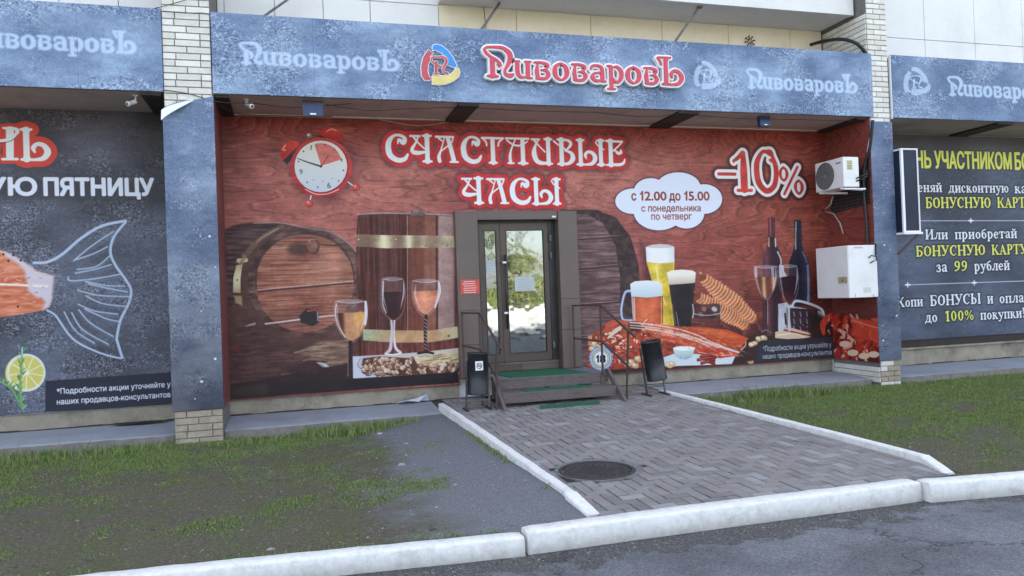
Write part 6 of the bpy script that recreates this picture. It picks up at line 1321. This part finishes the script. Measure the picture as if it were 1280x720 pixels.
for x0, x1 in ((-.88, 2.28), (4.26, 8.80), (-5.2, -1.48), (9.3, 14)):
    b = MB(); rr_ = random.Random(int(x0*7)); x = x0
    while x < x1: w_ = rr_.uniform(.1, .3); b.box(x, min(x+w_, x1), 11.0, 11.034, -.004, rr_.uniform(.003, .022)); x += w_
    b.build('gap_line', M_beam, bld)
M_bagp = mat('faded_sticker', (.62, .63, .64), (.55, .56, .58), 30, .6)
wb = empty('utility_cabinet', (8.55, 10.2, 1.26), 'white metal wall cabinet on the pillar side below the air conditioner', 'cabinet')
b = MB(); b.bevbox(8.305, 8.84, 9.90, 10.65, 1.265, 2.085, .006); b.build('body', M_white, wb)
b = MB(); b.bevbox(8.293, 8.304, 9.905, 10.645, 1.27, 2.08, .004); dr = b.build('cabinet_door', M_white, wb)
b = MB(); b.bevbox(8.284, 8.2925, 9.93, 10.13, 1.50, 1.60, .003); b.build('latch_plate', mat('brass_plate', (.42, .37, .22), (.34, .3, .18), 20, .5), dr)
b = MB(); b.tube([(8.277, 10.03, 1.545), (8.284, 10.03, 1.545)], .012, 8); b.build('lock', M_black, dr)
b = MB(); b.box(8.56, 8.70, 9.8975, 9.8995, 1.34, 1.42); b.build('faded_label', M_bagp, wb)
b = MB(); [b.box(8.42+.02*k, 8.425+.02*k, 9.8975, 9.8995, 2.035, 2.06) for k in range(8)]; tag(b.build('vent_slots', M_dark, wb), kind='stuff')
b = MB(); b.box(8.4, 8.406, 9.8972, 9.8993, 1.27, 1.33); b.box(8.74, 8.752, 9.8972, 9.8993, 1.27, 1.31); tag(b.build('rust_streaks', M_rust, wb), kind='stuff')
b = MB(); b.tube([(8.68, 9.895, 1.88), (8.70, 9.86, 1.92), (8.78, 9.86, 1.90), (8.82, 9.9, 2.1)], .009, 6); b.tube([(8.70, 9.895, 1.80), (8.74, 9.86, 1.83), (8.80, 9.87, 1.84), (8.83, 9.9, 2.1)], .009, 6); b.build('cable_entry', M_wire, wb)

ps = empty('projecting_sign', (9.44, 10, 2.25), 'tall narrow unlit box sign with white frame sticking out beside the right pillar', 'box sign')
M_navy = mat('dark_navy_acrylic', (.012, .018, .04), (.02, .03, .06), 2, .45, spec=.25)
x0, x1, y0, y1, z0, z1 = 9.285, 9.615, 9.80, 10.25, 2.27, 3.60
b = MB(); b.box(x0+.01, x1-.01, y0+.008, y1, z0+.03, z1-.03); b.build('box_body', M_navy, ps)
b = MB(); t = .035
b.bevbox(x0, x0+t+.01, y0-.004, y0+.03, z0, z1, .003); b.bevbox(x1-.022, x1, y0-.004, y0+.03, z0, z1, .003); b.box(x0+t+.011, x1-.0225, y0-.002, y0+.03, z0, z0+.022); b.box(x0+t+.011, x1-.0225, y0-.002, y0+.03, z1-.022, z1); b.box(x0, x1, y0+.031, y1, z1-.028, z1-.001); b.build('white_frame', M_chalk, ps)
b = MB(); b.box(x0-.01, x1+.02, y0-.02, y1, z0-.035, z0-.002); b.build('base_ledge', M_chalk, ps)
b = MB(); b.bar((9.60, 9.84, 2.235), (9.285, 9.93, 1.93), .03, .03); b.build('brace', M_steel, ps)

def flood(x, y, z, s, label):
    root = empty('floodlight', (x, y, z), label, 'floodlight', 'floodlights under the fascia')
    b = MB(); b.hexa([(x-s, y-.03, z-.10*s/.13), (x+s, y-.03, z-.10*s/.13), (x+s, y+.05, z-.08), (x-s, y+.05, z-.08)], [(x-s, y-.01, z+.07), (x+s, y-.01, z+.07), (x+s, y+.06, z+.07), (x-s, y+.06, z+.07)]); b.build('housing', M_blue, root)
    b = MB(); b.box(x-s*.3, x+s*.3, y-.036, y-.0315, z-.085*s/.13, z-.065*s/.13); b.build('label_plate', M_chalk, root)
    b = MB(); b.bar((x-s-.006, y+.01, z), (x-s-.006, y+.01, z+.10), .01, .02); b.bar((x+s+.006, y+.01, z), (x+s+.006, y+.01, z+.10), .01, .02); b.bar((x-s, y+.01, z+.10), (x+s, y+.01, z+.10), .02, .01); b.build('bracket', M_black, root)
flood(.315, 10.08, 4.0, .125, 'blue floodlight under the left half of the long fascia sign'); flood(7.05, 10.12, 4.03, .09, 'small blue floodlight under the right end of the long fascia sign')
def camera_(x, y, z, dx, label):
    root = empty('security_camera', (x, y, z), label, 'security camera', 'white security cameras under the signs')
    b = MB(); b.sm = True; a_ = Vector((x, y, z)); d = Vector((dx, -.08, -.06)).normalized(); b.lathe([(0, 0), (.025, 0), (.028, .01), (.028, .10), (.032, .10), (.032, .115), (.02, .115), (0, .112)], a_, d, 14); b.build('camera_body', M_chalk, root)
    b = MB(); b.tube([a_+d*.03, a_+Vector((0, 0, .035)), (x, y, 4.10)], .009, 6); b.lathe([(0, 0), (.03, 0), (.03, -.012), (0, -.012)], (x, y, 4.117), (0, 0, 1), 12); b.build('mount', M_chalk, root)
    b = MB(); b.lathe([(0, .1155), (.018, .1155)], a_, d, 12); b.build('lens', M_black, root)
camera_(-1.78, 10.15, 4.04, -.10, 'white security camera under the left fascia sign by the pillar'); camera_(-.50, 10.15, 4.06, .08, 'white security camera under the long fascia sign beside the pillar')

# stays, pipes and wires
def rod(pts, r, label, nm='stay_rod', cat='stay rod', m=None, group='steel stay rods holding the fascia signs'):
    b = MB(); b.tube(pts, r, 7); o = b.build(nm, m or M_grayme); tag(o, label, cat, group); return o
rod([(5.47, 9.99, 5.10), (6.13, 10.33, 5.836)], .018, 'steel stay rod from the sign to the balcony underside, right of the raised name')
rod([(2.545, 9.99, 5.10), (3.15, 10.9, 5.95)], .018, 'steel stay rod above the gap between logo and raised name')
rod([(-.30, 9.99, 5.09), (.35, 10.98, 5.98)], .016, 'steel stay rod near the left end of the long sign')
rod([(11.75, 9.99, 5.10), (12.5, 10.98, 5.35)], .016, 'steel stay rod above the right fascia sign')
b = MB(); b.bevbox(6.09, 6.17, 10.30, 10.36, 5.80, 5.826, .003); o = b.build('stay_bracket', M_grayme); tag(o, 'small steel bracket under the balcony edge at the top of a stay rod', 'bracket')
pts = catmull(np.array([onY(1013, 56, 10.85), onY(1030, 51.5, 10.6), onY(1050, 49, 10.3), onY(1068, 53, 10.05), onY(1078, 61, 9.99), onY(1084, 70, 9.99)]), False, 6)
b = MB()
n_ = len(pts); L_ = [pts[0]]
for i in range(n_-1):
    for k in range(3): L_.append(pts[i]+(pts[i+1]-pts[i])*(k+1)/3)
b.tube(L_, [.026+.004*(i % 2) for i in range(len(L_))], 9); o = b.build('corrugated_pipe', M_wire); tag(o, 'black corrugated cable pipe arching over the right end of the long sign', 'cable pipe')
pts = catmull(np.array([onX(1091, 150, 8.80), onX(1089, 172, 8.80), onX(1086, 190, 8.80), onX(1081, 205, 8.80), onX(1079.5, 235, 8.80), onX(1083, 280, 8.80), onX(1085, 322, 8.80)]), False, 5)
b = MB(); b.tube(list(pts), .024, 8); o = b.build('corrugated_pipe', M_wire); tag(o, 'black cable pipe running down the red pillar side to the white cabinet', 'cable pipe')
def wire(pts, r, label, m=None, sag=0):
    P_ = catmull(np.array([tuple(p) for p in pts], float), False, 8); b = MB(); b.tube(list(P_), r, 5); o = b.build('cable', m or M_wire); tag(o, label, 'cable')
wire([onY(193, 10.5, 9.93), onY(215, 5, 9.93), onY(245, -4, 9.93)], .005, 'thin black cable slanting up across the top of the left brick pillar')
wire([onY(204, 14, 9.93), onY(232, 16.5, 9.93), onY(252, 16, 9.93), onY(263, 18, 9.93)], .004, 'thin dark wire drawn level across the left brick pillar near its top')
wire([(-1.44, 9.94, 4.14), (-1.15, 9.93, 4.10), (-.8, 9.96, 4.02), (-.4, 10.1, 4.05), (.1, 10.15, 4.03), (.8, 10.1, 4.09)], .006, 'black cable crossing the left pillar at the torn cladding')
wire([(-.86, 9.96, 4.04), (-.7, 10.2, 3.97), (-.45, 10.5, 4.0), (.6, 10.8, 4.08)], .005, 'loose cable loop beside the left pillar under the sign')
wire([(.42, 10.1, 4.08), (1.0, 10.15, 4.02), (1.6, 10.1, 4.05), (2.3, 10.05, 4.075), (3.2, 10.05, 4.06), (4.2, 10.05, 4.07)], .005, 'black cable sagging under the long sign near its middle')
wire([(4.2, 10.05, 4.07), (5.0, 10.05, 4.03), (5.6, 10.04, 4.075), (6.6, 10.05, 4.05), (7.0, 10.1, 4.07), (8.6, 10.05, 4.07)], .005, 'black cable under the right half of the long sign')
wire([(1.2, 10.94, 4.10), (1.8, 10.95, 4.02), (2.35, 10.95, 4.10)], .005, 'pale thin cable drooping over the red banner top', M_pipeg)
wire([(2.87, 10.96, 5.83), (2.9, 10.97, 5.4), (2.88, 10.99, 5.1)], .006, 'black cable hanging down the warm-shaded facade above the sign')
wire([onX(1092, 152, 8.83), onX(1089, 165, 8.83), onX(1086, 178, 8.83), onX(1084, 190, 8.83)], .007, 'white cable beside the black pipe on the pillar side', M_chalk)
orn = empty('snowflake_light', (7.42, 10.97, 5.36), 'dark snowflake-shaped lamp ornament on the warm-shaded wall above the sign', 'ornament')
oc = onY(937.5, 51.5, 10.97); orn.location = Vector(oc)
for k in range(8):
    a_ = k*math.pi/4+.2; d = Vector((math.cos(a_), 0, math.sin(a_))); c0 = Vector(oc); b = MB(); b.bar(c0+d*.02, c0+d*.085, .008, .008); b.lathe([(0, -.01), (.013, -.01), (.013, .01), (0, .01)], c0+d*.085, (0, 1, 0), 8); b.lathe([(0, -.01), (.009, -.01), (.009, .01), (0, .01)], c0+d*.045, (0, 1, 0), 8); b.build('ray', M_wire, orn)

# rubbish on the left apron
b = MB(); r = random.Random(4)
pts = [(-2.35, 10.93), (-2.2, 10.86), (-1.95, 10.83), (-1.7, 10.86), (-1.62, 10.95), (-1.95, 10.99)]
c_ = (-1.95, 10.92, .035); vs = [(x, y, -.0+.006*k) for k, (x, y) in enumerate(pts)]+[c_]; b.add(vs, [[i, (i+1) % 6, 6] for i in range(6)]); o = b.build('plastic_rag', M_wire, fix=False); tag(o, 'crumpled black plastic rag on the concrete apron by the left pillar', 'rag')
M_bag = mat('pale_plastic', (.55, .6, .68), (.4, .45, .52), 12, .4)
b = MB(); vs = [(1.35, 10.93, .01), (1.5, 10.88, .05), (1.68, 10.9, .02), (1.8, 10.93, .12), (1.84, 10.97, .02), (1.4, 10.99, .03), (1.66, 10.95, .07)]; b.add(vs, [[0, 1, 6], [1, 2, 6], [2, 3, 6], [3, 4, 6], [4, 5, 6], [5, 0, 6]]); o = b.build('plastic_scrap', M_bag, fix=False); tag(o, 'scrap of pale plastic lying against the plinth left of the steps', 'scrap')

# ================================================================== GRASS, STONES
M_gr = [mat('grass_blade', (.12, .21, .036), (.19, .30, .065), 20, .8), mat('dry_grass_blade', (.22, .19, .10), (.30, .27, .15), 20, .85), mat('dark_grass_blade', (.06, .11, .025), (.09, .15, .04), 20, .85)]
def blades(name, P_, H_b, seed, wd=.005):
    r = np.random.default_rng(seed); n = len(P_); a = r.uniform(0, 2*np.pi, n); lean = r.uniform(.1, .9, n)*H_b; la = r.uniform(0, 2*np.pi, n); w_ = wd*(.6+r.random(n)*.8)
    dx, dy = np.cos(a)*w_, np.sin(a)*w_; lx_, ly = np.cos(la)*lean, np.sin(la)*lean
    V = np.zeros((n, 5, 3)); V[:, 0] = P_+np.column_stack([-dx, -dy, 0*dx]); V[:, 1] = P_+np.column_stack([dx, dy, 0*dx])
    mid = P_+np.column_stack([lx_*.35, ly*.35, H_b*.6]); V[:, 2] = mid+np.column_stack([dx*.7, dy*.7, 0*dx]); V[:, 3] = mid-np.column_stack([dx*.7, dy*.7, 0*dx]); V[:, 4] = P_+np.column_stack([lx_, ly, H_b*.95])
    me = bpy.data.meshes.new(name); me.vertices.add(n*5); me.vertices.foreach_set('co', V.ravel()); base = np.arange(n)[:, None]*5
    q = (base+np.array([0, 1, 2, 3])).ravel(); t = (base+np.array([3, 2, 4])).ravel(); loops = np.concatenate([q, t]); me.loops.add(len(loops)); me.loops.foreach_set('vertex_index', loops.astype(np.int32))
    me.polygons.add(2*n); st_ = np.concatenate([np.arange(n)*4, 4*n+np.arange(n)*3]); me.polygons.foreach_set('loop_start', st_.astype(np.int32)); 
    mi = r.choice([0, 0, 0, 0, 1, 1, 2], n); me.polygons.foreach_set('material_index', np.concatenate([mi, mi]).astype(np.int32))
    for m in M_gr: me.materials.append(m)
    me.update(); me.validate(); o = link(name, me); tag(o, kind='stuff'); return o
def noise2(x, y, seed):
    r = np.random.default_rng(seed); t = np.zeros_like(x)
    for k in range(7):
        a_ = r.uniform(0, 6.28); f = r.uniform(.8, 5.5); t += np.sin((x*np.cos(a_)+y*np.sin(a_))*f+r.uniform(0, 6.28))/(.6+f*.25)
    return t
def sow(x0, x1, y0, y1, n, dens, seed, hmin, hmax, name):
    r = np.random.default_rng(seed); x = r.uniform(x0, x1, n); y = r.uniform(y0, y1, n); d = dens(x, y); k = (r.random(n) < d) & (y > kback(x)+.02); x, y, d = x[k], y[k], d[k]
    z = np.array([lz(a_, c_) for a_, c_ in zip(x, y)]); H_b = r.uniform(hmin, hmax, len(x))*(.5+.7*d); return blades(name, np.column_stack([x, y, z-.002]), H_b, seed, .0034)
sg = lambda t: 1/(1+np.exp(-t))
dL = lambda x, y: (sg(noise2(x, y, 5)*1.3+noise2(x*4, y*4, 6)*1.1+(y-7.8)*.9-.5)*.85+.06)*sg((.85-x)*6+noise2(x*2, y*2, 8)*1.5+noise2(x*6, y*6, 9)*.8)
sow(-4.6, 1.9, 4.88, 10.1, 330000, dL, 11, .008, .026, 'grass')
dR = lambda x, y: (sg(noise2(x, y, 15)*1.0+noise2(x*4, y*4, 16)*1.1+(y-6.0)*.8+.2)*.92+.05)*sg((x-5.45-(10-y)*.09)*5+noise2(x*4, y*4, 7)*.6)
sow(5.18, 13.5, 4.75, 10.1, 400000, dR, 12, .008, .03, 'grass')
def tuft(x, y, n, rad, h, seed):
    r = np.random.default_rng(seed); a = r.uniform(0, 6.28, n); q = rad*np.sqrt(r.random(n)); xs = x+q*np.cos(a)*1.7; ys = np.minimum(y+q*np.sin(a), 10.2); z = np.array([lz(i, min(j, 10.1)) for i, j in zip(xs, ys)])
    return np.column_stack([xs, ys, z]), r.uniform(.35, 1, n)*h
T1 = [tuft(.55, 9.75, 700, .35, .16, 1), tuft(1.0, 9.9, 300, .3, .10, 2), tuft(-2.5, 9.8, 500, .5, .11, 3), tuft(-1.9, 9.85, 300, .3, .09, 4), tuft(-.6, 9.6, 300, .25, .09, 5), tuft(-3.4, 9.7, 400, .5, .10, 6), tuft(-3.0, 10.02, 30, .4, .2, 61), tuft(-.2, 9.9, 200, .4, .08, 62)]
blades('grass', np.concatenate([t[0] for t in T1]), np.concatenate([t[1] for t in T1]), 21, .005)
T2 = [tuft(7.0, 9.85, 900, .45, .17, 7), tuft(6.1, 9.8, 500, .5, .12, 8), tuft(5.45, 9.85, 400, .25, .12, 9), tuft(7.8, 9.8, 400, .4, .12, 10), tuft(9.6, 9.9, 500, .8, .08, 13), tuft(11.5, 9.9, 500, .9, .08, 14), tuft(6.6, 10.0, 40, .5, .26, 15)]
blades('grass', np.concatenate([t[0] for t in T2]), np.concatenate([t[1] for t in T2]), 22, .005)
M_stone = mat('pale_stones', (.38, .37, .38), (.22, .21, .22), 12, .9)
b = MB(); r = random.Random(17)
def pebble(x, y, z, s):
    if 4.7 < y < float(kback(x))+.03 and z > -.15: return
    n = 6; vs = [(x+s*math.cos(2*math.pi*k/n+.3)*r.uniform(.7, 1.3), y+s*.7*math.sin(2*math.pi*k/n+.3)*r.uniform(.7, 1.3), z-.002) for k in range(n)]+[(x+s*.55*math.cos(2*math.pi*k/n+.3), y+s*.4*math.sin(2*math.pi*k/n+.3), z+s*.35*r.uniform(.7, 1.2)) for k in range(n)]
    b.add(vs, [[i, (i+1) % n, n+(i+1) % n, n+i] for i in range(n)]+[list(range(n, 2*n))])
for k in range(620):
    if r.random() < .55: x, y = r.uniform(.5, 1.88), r.uniform(4.9, 9.9)
    else: x, y = r.uniform(-4, .9), r.uniform(4.9, 10)
    pebble(x, y, lz(x, y), r.choice([.004, .005, .006, .008, .012]))
for k in range(160): x, y = r.uniform(5.3, 12), r.uniform(4.85, 10); pebble(x, y, lz(x, y), r.choice([.006, .01, .014]))
for k in range(500): x, y = r.uniform(-1.5, 5.6), 4.69-abs(r.gauss(0, .12)); pebble(x, min(y, 4.58 if x > 4.4 else 4.69), -.178, r.choice([.003, .004, .006, .008]))
for x, y, s in ((.95, 7.4, .045), (1.15, 8.5, .03), (1.25, 6.3, .022), (1.05, 7.8, .02), (.98, 5.7, .02), (-.2, 5.2, .03), (-3.0, 5.9, .06), (.95, 9.4, .05), (.8, 9.9, .06)): pebble(x, y, lz(x, y), s)
o = b.build('pebbles', M_stone); tag(o, kind='stuff')
# soil crumbs
M_clod = mat('soil_clods', (.05, .043, .038), (.10, .086, .072), 20, .95)
b = MB()
for k in range(450):
    x, y = r.uniform(-4.3, .9), r.uniform(4.9, 9.6); pebble(x, y, lz(x, y)-.003, r.choice([.008, .012, .018, .03])*r.uniform(.6, 1.2))
for k in range(350): x, y = r.uniform(5.3, 13), r.uniform(4.85, 9.8); pebble(x, y, lz(x, y)-.003, r.choice([.012, .018, .025]))
o = b.build('soil_clods', M_clod); tag(o, kind='stuff')

# weeds in the joints and along kerbs, dead leaves, dry stalks
r_ = np.random.default_rng(77); W_ = []
for n_, fx, fy in ((900, lambda n: r_.normal(1.86, .03, n), lambda n: r_.uniform(5.2, 10, n)), (700, lambda n: r_.normal(5.21, .035, n), lambda n: r_.uniform(5.2, 9.9, n)), (500, lambda n: r_.uniform(-3.5, 1.3, n), lambda n: r_.normal(.07, .02, n)), (420, lambda n: r_.uniform(4.95, 9, n), lambda n: r_.normal(.07, .02, n))):
    x, y = fx(n_), fy(n_); y = np.where(y < 1, y+kback(x), y); k = noise2(x*3, y*3, 31) > -.2; x, y = x[k], y[k]; W_.append(np.column_stack([x, y, [max(lz(a_, c_), -.09) for a_, c_ in zip(x, y)]]))
W_ = np.concatenate(W_); blades('weeds', W_, r_.uniform(.012, .05, len(W_)), 78, .004)
n_ = 260; x = 2.0+np.round(r_.uniform(0, 3.0, n_)/U_)*U_; y = 4.95+r_.uniform(0, 5, n_); blades('weeds', np.column_stack([x, y, pz(y)-.004]), r_.uniform(.006, .018, n_), 79, .003)
M_dead = mat('dead_leaves', (.20, .13, .07), (.34, .26, .16), 30, .85); b = MB(); r = random.Random(66)
def leaf_bit(x, y, z, s):
    if y < float(kback(x))+.03: return
    a_ = r.uniform(0, 6.28); u = Vector((math.cos(a_), math.sin(a_), r.uniform(-.2, .3)))*s; v = Vector((-math.sin(a_), math.cos(a_), r.uniform(-.3, .3)))*s*.5; c_ = Vector((x, y, z+.006)); b.add([c_-u, c_-u*.2-v, c_+u, c_-u*.2+v+Vector((0, 0, s*.3))], [(0, 1, 2, 3)])
for k in range(330): x, y = r.uniform(-4.2, 1.6), r.uniform(4.9, 10); leaf_bit(x, y, lz(x, y), r.uniform(.006, .02))
for k in range(300): x, y = r.uniform(5.3, 13), r.uniform(4.85, 10); leaf_bit(x, y, lz(x, y), r.uniform(.006, .02))
for k in range(60): x, y = r.uniform(2, 5), r.uniform(5, 10); leaf_bit(x, y, pz(y), r.uniform(.004, .012))
o = b.build('dead_leaves', M_dead, fix=False); tag(o, kind='stuff')

# ================================================================== ACROSS THE STREET (mirrored in the door glass)
M_bark = mat('bark', (.13, .10, .08), (.07, .055, .045), 14, .9, .5, 40); M_leaf = [mat('spring_leaf', (.24, .27, .07), (.17, .20, .05), 9, .7), mat('pale_leaf', (.34, .36, .10), (.22, .26, .06), 9, .7)]
def tree(x, y, h, seed, label):
    root = empty('street_tree', (x, y, -.1), label, 'tree', 'trees across the street'); r = random.Random(seed); b = MB(); tips = []
    def branch(p, d, L, rad, lev):
        pts = [p]; q = Vector(p); dd = Vector(d)
        for i in range(4): dd = (dd+Vector((r.uniform(-.15, .15), r.uniform(-.15, .15), .05))).normalized(); q = q+dd*L/4; pts.append(q.copy())
        b.tube(pts, [rad*(1-.17*i) for i in range(5)], 6)
        if lev < 3:
            for k in range(4 if lev else 7):
                t = pts[r.randint(2 if lev == 0 else 1, 4)]; a_ = r.uniform(0, 6.28); branch(t, (Vector((math.cos(a_), math.sin(a_), r.uniform(.3, 1.0)))).normalized(), L*r.uniform(.4, .6), rad*.38, lev+1)
        else: tips.append(q.copy()); tips.append(pts[2].copy())
    branch((x, y, -.1), (0, 0, 1), h*.6, h*.022, 0); b.build('trunk', M_bark, root)
    lf = MB()
    for t in tips:
        for k in range(16):
            c_ = t+Vector((r.gauss(0, .25), r.gauss(0, .25), r.gauss(0, .2))); s = r.uniform(.05, .11); u = Vector((r.uniform(-1, 1), r.uniform(-1, 1), r.uniform(-1, 1))).normalized()*s; v = u.cross(Vector((r.uniform(-1, 1), r.uniform(-1, 1), 1))).normalized()*s*.6
            lf.cur = r.randint(0, 1); lf.add([c_-u, c_+v, c_+u, c_-v], [(0, 1, 2, 3)])
    lf.build('crown', M_leaf, root, fix=False)
for i, (x, y, h) in enumerate(((1.5, -31, 9), (7.2, -29, 11), (11.0, -33, 10), (15.5, -30, 9), (-4, -32, 10))):
    tree(x, y, h, 40+i, ['slim young tree across the street, nearest the road bend', 'tallest spring tree across the street', 'broad spring tree behind the white wall across the street', 'last tree on the right across the street', 'first tree on the left across the street'][i])
b = MB(); r = random.Random(8)
for k in range(12000):
    x, y = r.uniform(-10, 26), -27.5+r.gauss(0, .5); z = .3+r.uniform(0, 3.3)*(.75+.2*math.sin(x*.8)+.15*math.sin(x*2.3+1)); s = r.uniform(.08, .2); u = Vector((r.uniform(-1, 1), r.uniform(-1, 1), r.uniform(-1, 1))).normalized()*s; v = u.cross(Vector((.3, .2, 1))).normalized()*s*.7; c_ = Vector((x, y, z)); b.cur = r.randint(0, 1); b.add([c_-u, c_+v, c_+u, c_-v], [(0, 1, 2, 3)])
o = b.build('shrub_row', M_leaf, fix=False); tag(o, kind='stuff')
wl = empty('street_wall', (8, -24, -.1), 'low white wall across the street in the sun', 'wall')
b = MB(); b.box(-14, 30, -24.2, -24, -.1, .75); b.build('wall_body', M_balc, wl)
b = MB(); b.box(-14.1, 30.1, -24.28, -23.92, .752, .84); b.build('coping', M_tile, wl)
